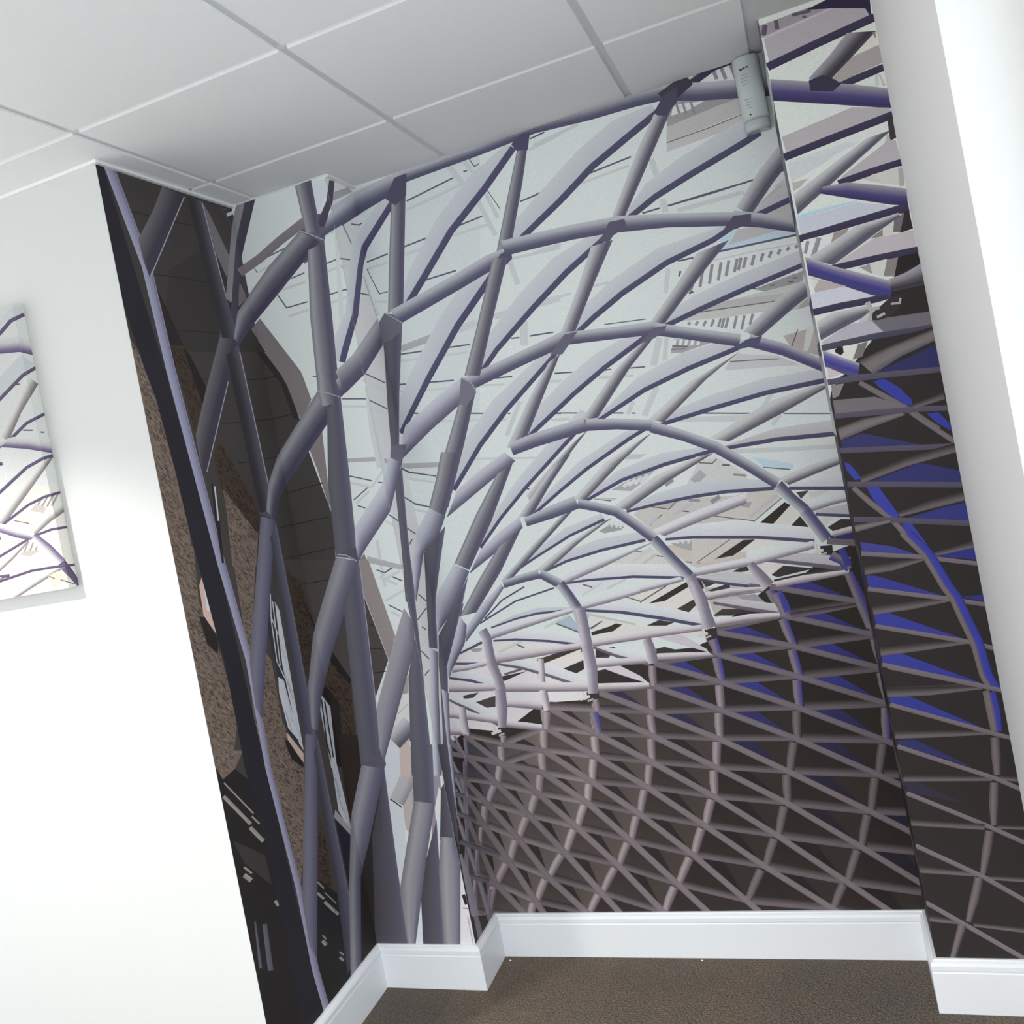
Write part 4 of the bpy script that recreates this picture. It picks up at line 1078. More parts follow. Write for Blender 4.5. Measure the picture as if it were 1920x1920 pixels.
r b1 -1219,24042,-1213,23951;-951,24061,-955,23968;-542,23933,-565,23848
r b1 -1235,22969,-1220,22878;-981,22986,-966,22895
r b1 -1212,25257,-1205,25165;-945,25271,-948,25179;-96,25017,-117,24932
r b1 -461,22744,-484,22657;445,22480,423,22394
r b4 -640,25379,-584,25386;-338,24224,-283,24232
r ln -283,25313,-299,25272;-21,25203,-19,25155;105,25239,124,25196
r b2 -244,23477,-195,23479;-46,22053,2,22056
r ln -859,20296,-886,20263;-182,19821,-208,19788
r ln 316,19665,307,19625;552,19614,544,19574
r ln -1195,19481,-1212,19442;-965,19433,-984,19394;-285,18942,-312,18910
r ln 588,18619,580,18579;784,18579,775,18539
r ln -1139,16562,-1153,16523;-979,16515,-994,16475
r ln -974,15406,-1007,15376;-676,15125,-709,15096
r ln -185,16870,-211,16837;66,16699,45,16663;979,16394,964,16355
r ln -270,15867,-300,15836;79,15579,55,15543;495,15433,479,15395
r ln -406,14831,-437,14801;-144,14597,-176,14567
r ln -1213,13239,-1238,13203;-946,13085,-971,13049
r ln -333,14445,-298,14421;-473,14274,-437,14250
r b1 -1228,19246,-1256,19174;-991,19197,-1024,19126;-319,18754,-365,18693
r b1 -957,20102,-1005,20042;-222,19596,-269,19537
r b1 -1233,16646,-1201,16568;-827,17010,-769,16956
r b1 -1151,15238,-1204,15179;-714,14916,-767,14856
r b1 -186,16637,-232,16575;65,16479,29,16411;903,16216,878,16145
r b1 -297,15694,-352,15638;50,15409,6,15344;424,15271,393,15201
r b1 -1240,13392,-1213,13320;-975,13483,-948,13412
r b2 -1246,17435,-1287,17295;-954,17395,-1002,17256;-598,17229,-668,17101
r b2 -1241,13760,-1308,13627;-827,13597,-894,13463
r b2 -165,17020,-192,16872;1219,16802,1194,16655
r ln -1195,13223,-1221,13187;-958,13086,-984,13051
r ln -1217,12064,-1245,12029;-1179,12038,-1207,12004
r ln -478,12564,-514,12537;-228,12281,-264,12253
r ln -718,11683,-687,11654;-308,12056,-278,12027
r ln -802,10579,-764,10605;-574,10283,-536,10309
r ln -851,9759,-822,9729;-649,9932,-620,9902
r ln -571,11437,-605,11407;-434,11304,-467,11274
r b1 -1205,13037,-1256,12965;-1155,13009,-1205,12937
r b1 -1237,13375,-1208,13297;-972,13467,-943,13388
r b1 -1249,12695,-1218,12617;-990,12790,-960,12712
r b1 -568,12355,-495,12408;-322,12053,-249,12106
r b1 -666,11614,-609,11552;-368,11848,-312,11785
r b1 -802,10776,-742,10717;-447,11083,-388,11024
r b2 -1236,13746,-1307,13589;-858,13613,-928,13456
r jl -1050,2054,-926,2089;-1000,1701,-876,1737
r jl -1100,1619,-1110,1588;-920,1597,-930,1566
r b2 -1006,1285,-964,1293;-1002,306,-960,314
p 54,49,48 -59,7528;406,7790;1602,7584;3064,8431;4575,8398;5062,9294;6146,9405;6957,9709;8181,9707;8724,9879;8985,10180;10652,11276;11578,11438;12560,12042;13246,12214;13246,-47;-59,-56
g 72,67,74/92,86,92/92,86,92 -741,2560;-336,2745;-695,1389
g 80,75,82/62,58,66/80,75,82 -741,2560;-511,3838;-336,2745
g 72,67,74/92,86,92/92,86,92 -511,3838;-59,3706;-336,2745
g 80,75,82/62,58,66/80,75,82 -511,3838;-317,4723;-59,3706
g 58,53,52/58,53,52/57,52,52 -511,3838;-321,3782;-336,2745
g 72,67,74/92,86,92/92,86,92 -317,4723;256,4466;-59,3706
g 80,75,82/62,58,66/80,75,82 -317,4723;-179,5490;256,4466
g 58,53,52/58,53,52/57,52,52 -317,4723;-75,4614;-59,3706
g 72,67,74/92,86,92/92,86,92 -179,5490;523,5184;256,4466
g 80,75,82/62,58,66/80,75,82 -179,5490;-126,6048;523,5184
g 58,53,52/58,53,52/57,52,52 -179,5490;117,5361;256,4466
g 72,67,74/92,86,92/92,86,92 -126,6048;1014,5845;523,5184
g 80,75,82/62,58,66/80,75,82 -126,6048;102,6862;1014,5845
g 58,53,52/58,53,52/57,52,52 -126,6048;357,5962;523,5184
g 72,67,74/92,86,92/92,86,92 102,6862;1345,6509;1014,5845
g 80,75,82/62,58,66/80,75,82 102,6862;114,6838;1345,6509
g 58,53,52/58,53,52/57,52,52 102,6862;629,6713;1014,5845
g 72,67,74/92,86,92/92,86,92 114,6838;1318,6488;1345,6509
g 80,75,82/62,58,66/80,75,82 114,6838;202,7563;1318,6488
g 58,53,52/58,53,52/57,52,52 114,6838;623,6690;1345,6509
g 72,67,74/92,86,92/92,86,92 202,7563;1492,7159;1318,6488
g 58,53,52/58,53,52/57,52,52 202,7563;749,7392;1318,6488
g 96,88,86/74,68,66/96,88,86 -695,1389;-336,2745;-202,1424
g 86,79,77/112,104,101/112,104,101 -336,2745;281,2422;-202,1424
g 96,88,86/74,68,66/96,88,86 -336,2745;-59,3706;281,2422
g 58,53,52/58,53,52/57,52,52 -336,2745;-76,2609;-202,1424
g 86,79,77/112,104,101/112,104,101 -59,3706;909,3176;281,2422
g 96,88,86/74,68,66/96,88,86 -59,3706;256,4466;909,3176
g 58,53,52/58,53,52/57,52,52 -59,3706;350,3482;281,2422
g 86,79,77/112,104,101/112,104,101 256,4466;1381,3961;909,3176
g 96,88,86/74,68,66/96,88,86 256,4466;523,5184;1381,3961
g 58,53,52/58,53,52/57,52,52 256,4466;732,4252;909,3176
g 86,79,77/112,104,101/112,104,101 523,5184;1920,4715;1381,3961
g 96,88,86/74,68,66/96,88,86 523,5184;1014,5845;1920,4715
g 58,53,52/58,53,52/57,52,52 523,5184;1115,4985;1381,3961
g 86,79,77/112,104,101/112,104,101 1014,5845;2369,5427;1920,4715
g 96,88,86/74,68,66/96,88,86 1014,5845;1345,6509;2369,5427
g 58,53,52/58,53,52/57,52,52 1014,5845;1588,5668;1920,4715
g 86,79,77/112,104,101/112,104,101 1345,6509;2660,6122;2369,5427
g 96,88,86/74,68,66/96,88,86 1345,6509;1318,6488;2660,6122
g 58,53,52/58,53,52/57,52,52 1345,6509;1902,6345;2369,5427
g 86,79,77/112,104,101/112,104,101 1318,6488;2839,6853;2660,6122
g 96,88,86/74,68,66/96,88,86 1318,6488;1492,7159;2839,6853
g 58,53,52/58,53,52/57,52,52 1318,6488;1963,6643;2660,6122
g 86,79,77/112,104,101/112,104,101 1492,7159;3062,7600;2839,6853
g 58,53,52/58,53,52/57,52,52 1492,7159;2159,7346;2839,6853
g 85,78,76/67,61,60/85,78,76 -202,1424;281,2422;1223,1221
g 77,71,69/98,91,88/98,91,88 281,2422;1569,1789;1223,1221
g 85,78,76/67,61,60/85,78,76 281,2422;909,3176;1569,1789
g 55,50,49/55,50,49/55,50,49 281,2422;827,2154;1223,1221
g 77,71,69/98,91,88/98,91,88 909,3176;2156,2612;1569,1789
g 85,78,76/67,61,60/85,78,76 909,3176;1381,3961;2156,2612
g 55,50,49/55,50,49/55,50,49 909,3176;1437,2937;1569,1789
g 77,71,69/98,91,88/98,91,88 1381,3961;2884,3419;2156,2612
g 85,78,76/67,61,60/85,78,76 1381,3961;1920,4715;2884,3419
g 55,50,49/55,50,49/55,50,49 1381,3961;2019,3731;2156,2612
g 77,71,69/98,91,88/98,91,88 1920,4715;3440,4255;2884,3419
g 85,78,76/67,61,60/85,78,76 1920,4715;2369,5427;3440,4255
g 55,50,49/55,50,49/55,50,49 1920,4715;2565,4520;2884,3419
g 77,71,69/98,91,88/98,91,88 2369,5427;3946,5045;3440,4255
g 85,78,76/67,61,60/85,78,76 2369,5427;2660,6122;3946,5045
g 55,50,49/55,50,49/55,50,49 2369,5427;3038,5265;3440,4255
g 77,71,69/98,91,88/98,91,88 2660,6122;4225,5729;3946,5045
g 85,78,76/67,61,60/85,78,76 2660,6122;2839,6853;4225,5729
g 55,50,49/55,50,49/55,50,49 2660,6122;3324,5955;3946,5045
g 77,71,69/98,91,88/98,91,88 2839,6853;4523,6530;4225,5729
g 85,78,76/67,61,60/85,78,76 2839,6853;3062,7600;4523,6530
g 55,50,49/55,50,49/55,50,49 2839,6853;3554,6716;4225,5729
g 77,71,69/98,91,88/98,91,88 3062,7600;4684,7267;4523,6530
g 85,78,76/67,61,60/85,78,76 3062,7600;3218,8292;4684,7267
g 55,50,49/55,50,49/55,50,49 3062,7600;3751,7459;4523,6530
g 77,71,69/98,91,88/98,91,88 3218,8292;4815,8040;4684,7267
g 55,50,49/55,50,49/55,50,49 3218,8292;3896,8185;4684,7267
g 75,68,66/61,55,54/75,68,66 1569,1789;2156,2612;3267,1358
g 69,63,61/85,78,75/85,78,75 2156,2612;3846,2057;3267,1358
g 75,68,66/61,55,54/75,68,66 2156,2612;2884,3419;3846,2057
g 52,47,47/52,47,47/52,47,47 2156,2612;2874,2376;3267,1358
g 69,63,61/85,78,75/85,78,75 2884,3419;4563,2943;3846,2057
g 75,68,66/61,55,54/75,68,66 2884,3419;3440,4255;4563,2943
g 52,47,47/52,47,47/52,47,47 2884,3419;3597,3217;3846,2057
g 69,63,61/85,78,75/85,78,75 3440,4255;5111,3748;4563,2943
g 75,68,66/61,55,54/75,68,66 3440,4255;3946,5045;5111,3748
g 52,47,47/52,47,47/52,47,47 3440,4255;4150,4039;4563,2943
g 69,63,61/85,78,75/85,78,75 3946,5045;5558,4600;5111,3748
g 75,68,66/61,55,54/75,68,66 3946,5045;4225,5729;5558,4600
g 52,47,47/52,47,47/52,47,47 3946,5045;4630,4856;5111,3748
g 69,63,61/85,78,75/85,78,75 4225,5729;5964,5444;5558,4600
g 75,68,66/61,55,54/75,68,66 4225,5729;4523,6530;5964,5444
g 52,47,47/52,47,47/52,47,47 4225,5729;4965,5608;5558,4600
g 69,63,61/85,78,75/85,78,75 4523,6530;6266,6229;5964,5444
g 75,68,66/61,55,54/75,68,66 4523,6530;4684,7267;6266,6229
g 52,47,47/52,47,47/52,47,47 4523,6530;5264,6402;5964,5444
g 69,63,61/85,78,75/85,78,75 4684,7267;6457,7056;6266,6229
g 75,68,66/61,55,54/75,68,66 4684,7267;4815,8040;6457,7056
g 52,47,47/52,47,47/52,47,47 4684,7267;5438,7177;6266,6229
g 69,63,61/85,78,75/85,78,75 4815,8040;6565,7814;6457,7056
g 75,68,66/61,55,54/75,68,66 4815,8040;4915,8649;6565,7814
g 52,47,47/52,47,47/52,47,47 4815,8040;5559,7944;6457,7056
g 69,63,61/85,78,75/85,78,75 4915,8649;6754,8633;6565,7814
g 54,51,74/54,51,74/53,50,66 4915,8649;5697,8642;6565,7814
g 64,58,56/54,49,48/64,58,56 3846,2057;4563,2943;5725,1386
g 60,55,53/71,65,62/71,65,62 4563,2943;6334,2289;5725,1386
g 64,58,56/54,49,48/64,58,56 4563,2943;5111,3748;6334,2289
g 49,44,45/49,44,45/49,44,45 4563,2943;5316,2665;5725,1386
g 60,55,53/71,65,62/71,65,62 5111,3748;6981,3218;6334,2289
g 64,58,56/54,49,48/64,58,56 5111,3748;5558,4600;6981,3218
g 49,44,45/49,44,45/49,44,45 5111,3748;5907,3523;6334,2289
g 60,55,53/71,65,62/71,65,62 5558,4600;7501,4137;6981,3218
g 64,58,56/54,49,48/64,58,56 5558,4600;5964,5444;7501,4137
g 49,44,45/49,44,45/49,44,45 5558,4600;6385,4403;6981,3218
g 60,55,53/71,65,62/71,65,62 5964,5444;7955,5027;7501,4137
g 64,58,56/54,49,48/64,58,56 5964,5444;6266,6229;7955,5027
g 49,44,45/49,44,45/49,44,45 5964,5444;6812,5267;7501,4137
g 60,55,53/71,65,62/71,65,62 6266,6229;8173,5943;7955,5027
g 64,58,56/54,49,48/64,58,56 6266,6229;6457,7056;8173,5943
g 49,44,45/49,44,45/49,44,45 6266,6229;7078,6107;7955,5027
g 60,55,53/71,65,62/71,65,62 6457,7056;8432,6815;8173,5943
g 64,58,56/54,49,48/64,58,56 6457,7056;6565,7814;8432,6815
g 49,44,45/49,44,45/49,44,45 6457,7056;7298,6953;8173,5943
g 60,55,53/71,65,62/71,65,62 6565,7814;8644,7702;8432,6815
g 64,58,56/54,49,48/64,58,56 6565,7814;6754,8633;8644,7702
g 52,50,73/52,50,73/51,48,65 6565,7814;7451,7766;8432,6815
g 46,42,42/54,50,47/54,50,47 6754,8633;8816,8553;8644,7702
g 50,46,45/46,42,42/50,46,45 6754,8633;6922,9343;8816,8553
g 56,55,101/56,55,101/54,52,84 6754,8633;7633,8599;8644,7702
g 46,42,42/54,50,47/54,50,47 6922,9343;8874,9412;8816,8553
g 60,60,126/60,60,126/56,55,101 6922,9343;7754,9373;8816,8553
g 54,48,47/48,43,42/54,48,47 6334,2289;6981,3218;8325,1727
g 52,47,46/58,52,50/58,52,50 6981,3218;9042,2795;8325,1727
g 54,48,47/48,43,42/54,48,47 6981,3218;7501,4137;9042,2795
g 46,42,43/46,42,43/45,42,43 6981,3218;7859,3038;8325,1727
g 52,47,46/58,52,50/58,52,50 7501,4137;9580,3732;9042,2795
g 54,48,47/48,43,42/54,48,47 7501,4137;7955,5027;9580,3732
g 46,42,43/46,42,43/45,42,43 7501,4137;8387,3964;9042,2795
g 52,47,46/58,52,50/58,52,50 7955,5027;10030,4718;9580,3732
g 54,48,47/48,43,42/54,48,47 7955,5027;8173,5943;10030,4718
g 46,42,43/46,42,43/45,42,43 7955,5027;8840,4895;9580,3732
g 52,47,46/58,52,50/58,52,50 8173,5943;10245,5670;10030,4718
g 54,48,47/48,43,42/54,48,47 8173,5943;8432,6815;10245,5670
g 46,42,43/46,42,43/45,42,43 8173,5943;9056,5827;10030,4718
g 52,47,46/58,52,50/58,52,50 8432,6815;10638,6645;10245,5670
g 54,48,47/48,43,42/54,48,47 8432,6815;8644,7702;10638,6645
g 50,48,72/50,48,72/49,46,63 8432,6815;9374,6742;10245,5670
g 46,42,42/54,50,47/54,50,47 8644,7702;10865,7573;10638,6645
g 50,46,45/46,42,42/50,46,45 8644,7702;8816,8553;10865,7573
g 55,54,101/55,54,101/52,50,83 8644,7702;9592,7647;10638,6645
g 46,42,42/54,50,47/54,50,47 8816,8553;11029,8502;10865,7573
g 50,46,45/46,42,42/50,46,45 8816,8553;8874,9412;11029,8502
g 60,60,126/60,60,126/55,54,101 8816,8553;9760,8531;10865,7573
g 46,42,42/54,50,47/54,50,47 8874,9412;11037,9426;11029,8502
g 50,46,45/46,42,42/50,46,45 8874,9412;8795,10147;11037,9426
g 60,60,126/60,60,126/55,54,101 8874,9412;9797,9418;11029,8502
g 46,42,42/54,50,47/54,50,47 8795,10147;10938,10363;11037,9426
g 60,60,126/60,60,126/55,54,101 8795,10147;9709,10239;11037,9426
g 54,48,47/48,43,42/54,48,47 8325,1727;9042,2795;10734,1462
g 52,47,46/58,52,50/58,52,50 9042,2795;11263,2271;10734,1462
g 54,48,47/48,43,42/54,48,47 9042,2795;9580,3732;11263,2271
g 46,42,43/46,42,43/45,42,43 9042,2795;9991,2572;10734,1462
g 52,47,46/58,52,50/58,52,50 9580,3732;11828,3318;11263,2271
g 54,48,47/48,43,42/54,48,47 9580,3732;10030,4718;11828,3318
g 46,42,43/46,42,43/45,42,43 9580,3732;10540,3555;11263,2271
g 52,47,46/58,52,50/58,52,50 10030,4718;12264,4354;11828,3318
g 54,48,47/48,43,42/54,48,47 10030,4718;10245,5670;12264,4354
g 47,43,51/47,43,51/46,43,48 10030,4718;10984,4562;11828,3318
g 52,47,46/58,52,50/58,52,50 10245,5670;12649,5434;12264,4354
g 54,48,47/48,43,42/54,48,47 10245,5670;10638,6645;12649,5434
g 48,45,59/48,45,59/47,44,54 10245,5670;11273,5569;12264,4354
g 46,42,42/54,50,47/54,50,47 10638,6645;13022,6413;12649,5434
g 50,46,45/46,42,42/50,46,45 10638,6645;10865,7573;13022,6413
g 50,48,72/50,48,72/49,46,63 10638,6645;11658,6546;12649,5434
g 46,42,42/54,50,47/54,50,47 10865,7573;13262,7474;13022,6413
g 50,46,45/46,42,42/50,46,45 10865,7573;11029,8502;13262,7474
g 54,52,92/54,52,92/51,49,77 10865,7573;11890,7531;13022,6413
g 46,42,42/54,50,47/54,50,47 11029,8502;13293,8517;13262,7474
g 50,46,45/46,42,42/50,46,45 11029,8502;11037,9426;13293,8517
g 60,60,126/60,60,126/55,54,101 11029,8502;11996,8508;13262,7474
g 46,42,42/54,50,47/54,50,47 11037,9426;13285,9497;13293,8517
g 50,46,45/46,42,42/50,46,45 11037,9426;10938,10363;13285,9497
g 60,60,126/60,60,126/55,54,101 11037,9426;11997,9456;13293,8517
g 46,42,42/54,50,47/54,50,47 10938,10363;13130,10480;13285,9497
g 50,46,45/46,42,42/50,46,45 10938,10363;10708,11272;13130,10480
g 60,60,126/60,60,126/55,54,101 10938,10363;11874,10413;13285,9497
g 46,42,42/54,50,47/54,50,47 10708,11272;12917,11477;13130,10480
g 60,60,126/60,60,126/55,54,101 10708,11272;11651,11360;13130,10480
g 54,48,47/48,43,42/54,48,47 10734,1462;11263,2271;13024,707
g 52,47,46/58,52,50/58,52,50 11263,2271;13697,1819;13024,707
g 54,48,47/48,43,42/54,48,47 11263,2271;11828,3318;13697,1819
g 46,42,43/46,42,43/45,42,43 11263,2271;12304,2078;13024,707
g 52,47,46/58,52,50/58,52,50 11828,3318;14341,2947;13697,1819
g 54,48,47/48,43,42/54,48,47 11828,3318;12264,4354;14341,2947
g 47,43,51/47,43,51/46,43,48 11828,3318;12904,3159;13697,1819
g 52,47,46/58,52,50/58,52,50 12264,4354;14717,4132;14341,2947
g 54,48,47/48,43,42/54,48,47 12264,4354;12649,5434;14717,4132
g 48,45,59/48,45,59/47,44,54 12264,4354;13314,4259;14341,2947
g 46,42,42/54,50,47/54,50,47 12649,5434;15227,5165;14717,4132
g 50,46,45/46,42,42/50,46,45 12649,5434;13022,6413;15227,5165
g 50,48,72/50,48,72/49,46,63 12649,5434;13754,5319;14717,4132
g 46,42,42/54,50,47/54,50,47 13022,6413;15536,6361;15227,5165
g 50,46,45/46,42,42/50,46,45 13022,6413;13262,7474;15536,6361
g 54,52,92/54,52,92/51,49,77 13022,6413;14099,6390;15227,5165
g 46,42,42/54,50,47/54,50,47 13262,7474;15588,7520;15536,6361
g 50,46,45/46,42,42/50,46,45 13262,7474;13293,8517;15588,7520
g 60,60,126/60,60,126/55,54,101 13262,7474;14257,7494;15536,6361
g 46,42,42/54,50,47/54,50,47 13293,8517;15664,8545;15588,7520
g 50,46,45/46,42,42/50,46,45 13293,8517;13285,9497;15664,8545
g 60,60,126/60,60,126/55,54,101 13293,8517;14308,8529;15588,7520
g 46,42,42/54,50,47/54,50,47 13285,9497;15578,9601;15664,8545
g 50,46,45/46,42,42/50,46,45 13285,9497;13130,10480;15578,9601
g 60,60,126/60,60,126/55,54,101 13285,9497;14266,9541;15664,8545
r hl -739,2717,-671,2536;-359,2891,-292,2711
r hl -426,3983,-519,3788;-2,3859,-94,3664
r hl -213,4855,-329,4670;325,4613,211,4428
r hl -70,5620,-182,5434;589,5330,478,5146
r hl -12,6190,-78,5991;1057,5997,993,5801
r hl 231,6992,147,6799;1397,6659,1316,6468
r hl 241,6968,156,6776;1370,6637,1287,6447
r hl 335,7688,248,7498;1546,7307,1461,7118
r hl -639,1577,-669,1316;-175,1609,-206,1350
r hl -206,2897,-369,2665;373,2593,212,2362
r hl 93,3843,-71,3615;1001,3344,840,3117
r hl 408,4607,263,4372;1463,4132,1321,3899
r hl 679,5331,558,5089;1989,4889,1872,4650
r hl 1163,5995,1052,5753;2434,5600,2326,5361
r hl 1489,6660,1383,6419;2721,6294,2619,6056
r hl 1404,6687,1438,6442;2833,7026,2866,6786
r hl 1576,7360,1622,7119;3050,7771,3095,7534
r hl -60,1595,-148,1338;1277,1403,1191,1149
r hl 449,2556,293,2322;1656,1959,1504,1728
r hl 1069,3313,924,3079;2237,2782,2096,2550
r hl 1546,4102,1421,3863;2955,3590,2834,3354
r hl 2078,4862,1968,4621;3504,4427,3398,4189
r hl 2523,5578,2429,5336;4001,5217,3911,4978
r hl 2812,6272,2719,6030;4281,5899,4190,5662
r hl 2991,7008,2913,6765;4570,6702,4496,6463
r hl 3211,7753,3133,7511;4731,7438,4656,7200
r hl 3358,8451,3293,8208;4856,8211,4794,7972
r hd 1738,1941,1630,1694;3330,1533,3226,1290
r hd 2329,2752,2210,2512;3913,2228,3799,1991
r hd 3050,3563,2944,3323;4624,3114,4522,2878
r hd 3606,4395,3500,4158;5172,3917,5070,3683
r hd 4103,5189,4006,4952;5614,4768,5521,4535
r hd 4377,5884,4306,5643;6008,5614,5940,5377
r hd 4675,6683,4605,6444;6310,6398,6242,6163
r hd 4830,7426,4774,7186;6493,7224,6440,6989
r hd 4960,8197,4904,7958;6601,7982,6548,7747
r hd 5050,8820,5024,8579;6776,8801,6751,8565
r hd 4031,2186,3911,1951;5792,1553,5678,1322
r hd 4740,3072,4622,2840;6400,2455,6288,2227
r hd 5285,3885,5187,3650;7037,3384,6943,3154
r hd 5730,4740,5644,4506;7551,4303,7469,4072
r hd 6135,5587,6057,5353;8001,5192,7927,4963
r hd 6424,6380,6362,6145;8212,6108,8152,5878
r hd 6615,7209,6561,6974;8467,6979,8415,6749
r hd 6721,7975,6684,7740;8670,7866,8635,7636
r hd 6906,8796,6875,8561;8839,8716,8810,8487
r hd 7058,9515,7046,9280;8889,9575,8877,9346
r hd 6515,2422,6417,2190;8380,1891,8288,1663
r hd 7156,3360,7077,3127;9089,2959,9014,2731
r hd 7675,4278,7601,4047;9624,3894,9553,3668
r hd 8123,5174,8061,4943;10068,4879,10009,4653
r hd 8337,6091,8281,5861;10280,5832,10228,5606
r hd 8598,6969,8556,6739;10666,6806,10627,6581
r hd 8807,7858,8772,7628;10890,7733,10856,7509
r hd 8974,8713,8948,8484;11049,8661,11025,8438
r hd 9025,9576,9007,9347;11053,9585,11037,9362
r hd 8933,10323,8938,10096;10944,10521,10948,10299
r hd 8520,1902,8445,1619;10778,1648,10707,1373
r hd 9237,2950,9139,2675;11318,2454,11225,2185
r hd 9768,3893,9686,3618;11875,3500,11797,3232
r hd 10213,4880,10139,4607;12307,4535,12237,4268
r hd 10431,5841,10374,5567;12684,5614,12631,5348
r hd 10820,6815,10767,6543;13055,6591,13006,6327
r hd 11039,7751,11003,7479;13287,7652,13252,7389
r hd 11188,8685,11165,8415;13311,8694,13290,8432
r hd 11191,9613,11177,9343;13299,9674,13286,9412
r hd 11084,10552,11078,10282;13140,10657,13135,10395
r hd 10849,11467,10856,11197;12921,11654,12928,11392
r hd 10940,1596,10827,1331;13085,884,12979,624
r hd 11463,2426,11381,2156;13743,1997,13666,1735
r hd 12027,3477,11956,3208;14191,3152,14125,2891
r hd 12452,4521,12397,4254;14189,4360,14137,4098
r hd 12844,5597,12790,5332;14272,5445,14220,5184
r hd 13203,6588,13169,6324;14203,6565,14170,6304
r hd 13424,7655,13403,7392;14166,7668,14145,7407
r hd 13457,8696,13438,8433;14214,8703,14194,8443
r hd 13439,9680,13429,9419;14170,9712,14161,9452
r cs 125,7491,261,7491;90,7198,226,7204;90,6847,199,6855
r cs 50,6809,175,6872;16,6880,200,6821;115,6906,148,6813
r cs 14,6790,146,6772;-78,6462,55,6449;-146,6066,-39,6059
r cs -200,5990,-63,5995;-221,5763,-84,5775;-204,5492,-95,5508
r cs -261,5416,-125,5412;-316,5106,-180,5108;-340,4734,-230,4740
r cs -404,4638,-269,4631;-482,4282,-346,4280;-533,3854,-423,3855
r cs -602,3711,-465,3710;-694,3199,-557,3201;-762,2582,-652,2587
r cl 1269,7101,1532,7094;1228,6823,1493,6831;1243,6491,1455,6509
r cl 1241,6620,1251,6371;1288,6627,1286,6376;1379,6608,1366,6406
r cl 1113,6478,1362,6418;1008,6204,1262,6158;945,5869,1152,5844
r cl 777,5837,1003,5730;607,5566,841,5470;464,5229,657,5162
r cl 289,5130,551,5102;210,4834,477,4821;183,4479,398,4479
r cl 65,4405,232,4381;-33,4096,138,4081;-93,3723,45,3718
r cl -251,3616,-77,3610;-332,3227,-157,3228;-372,2760,-232,2767
r cl -537,2614,-363,2610;-650,2068,-474,2070;-730,1412,-588,1419
r cl 2991,8232,3271,8227;2956,7945,3238,7955;2979,7601,3205,7622
r cl 2829,7543,3107,7519;2767,7235,3047,7226;2757,6864,2983,6868
r cl 2608,6788,2889,6782;2564,6487,2848,6495;2576,6126,2804,6144
r cl 2422,6081,2694,6034;2332,5794,2610,5762;2290,5446,2514,5433
r cl 2125,5409,2378,5312;1971,5116,2231,5032;1850,4757,2063,4700
r cl 1670,4701,1915,4587;1480,4393,1733,4290;1316,4011,1524,3939
r cl 1128,3930,1390,3842;966,3609,1235,3533;837,3216,1057,3166
r cl 654,3170,889,3036;429,2864,673,2740;222,2482,424,2392
r cl 17,2355,297,2294;-149,1949,137,1901;-279,1458,-47,1429
r cl 4701,8589,4971,8601;4688,8334,4959,8363;4735,8032,4950,8067
r cl 4598,7965,4868,7972;4572,7648,4844,7667;4604,7268,4820,7294
r cl 4464,7200,4734,7198;4426,6897,4698,6908;4443,6533,4661,6553
r cl 4293,6476,4555,6434;4200,6148,4466,6118;4150,5750,4365,5737
r cl 3996,5687,4259,5642;3910,5405,4178,5374;3869,5064,4086,5051
r cl 3705,5021,3945,4919;3528,4698,3775,4608;3376,4301,3578,4238
r cl 3194,4228,3434,4121;2997,3888,3243,3792;2821,3469,3023,3401
r cl 2633,3415,2846,3266;2368,3089,2588,2948;2107,2680,2289,2575
r cl 1903,2588,2145,2476;1695,2254,1944,2152;1507,1841,1711,1769
r cl 1329,1772,1592,1695;1216,1536,1488,1476;1147,1249,1370,1216
r cm 6713,9287,6968,9272;6671,8993,6927,8992;6679,8640,6885,8650
r cm 6542,8565,6797,8550;6492,8229,6749,8227;6490,7824,6697,7832
r cm 6359,7737,6618,7751;6341,7426,6601,7452;6380,7054,6588,7085
r cm 6243,6983,6501,6974;6192,6645,6452,6647;6191,6238,6399,6250
r cm 6045,6179,6295,6133;5949,5857,6203,5823;5892,5467,6098,5450
r cm 5735,5399,5978,5330;5597,5054,5845,4996;5490,4634,5692,4597
r cm 5325,4557,5566,4480;5171,4210,5418,4144;5045,3786,5246,3742
r cm 4875,3725,5102,3616;4680,3398,4913,3299;4504,2994,4695,2924
r cm 4316,2924,4528,2790;4054,2566,4273,2440;3796,2121,3977,2027
r cm 3610,2055,3826,1922;3403,1770,3627,1648;3213,1416,3399,1328
r cb 8608,10044,8872,10118;8666,9741,8928,9826;8792,9385,8999,9463
r cb 8672,9320,8940,9345;8673,8968,8942,9005;8733,8548,8947,8587
r cm 8603,8479,8869,8469;8558,8130,8826,8132;8563,7711,8778,7723
r cm 8427,7628,8693,7610;8366,7266,8634,7259;8351,6829,8567,6833
r cm 8211,6749,8475,6717;8131,6392,8398,6372;8093,5962,8309,5956
r cm 7953,5862,8222,5849;7890,5489,8162,5488;7874,5040,8092,5049
r cm 7722,4985,7970,4900;7563,4623,7817,4548;7431,4179,7638,4129
r cm 7262,4097,7507,4000;7077,3725,7328,3637;6913,3267,7118,3205
r cm 6735,3191,6967,3065;6500,2815,6738,2698;6274,2351,6469,2265
r cm 6088,2260,6326,2141;5868,1895,6113,1786;5662,1443,5863,1365
r cb 10550,11139,10793,11239;10667,10767,10907,10875;10860,10331,11050,10425
r cb 10763,10243,11014,10309;10827,9860,11076,9936;10958,9408,11155,9476
r cb 10850,9321,11104,9359;10871,8943,11124,8992;10950,8494,11151,8541
r cb 10827,8418,11079,8412;10784,8039,11038,8044;10788,7584,10991,7596
r cd 10657,7497,10908,7475;10589,7119,10842,7107;10563,6663,10766,6662
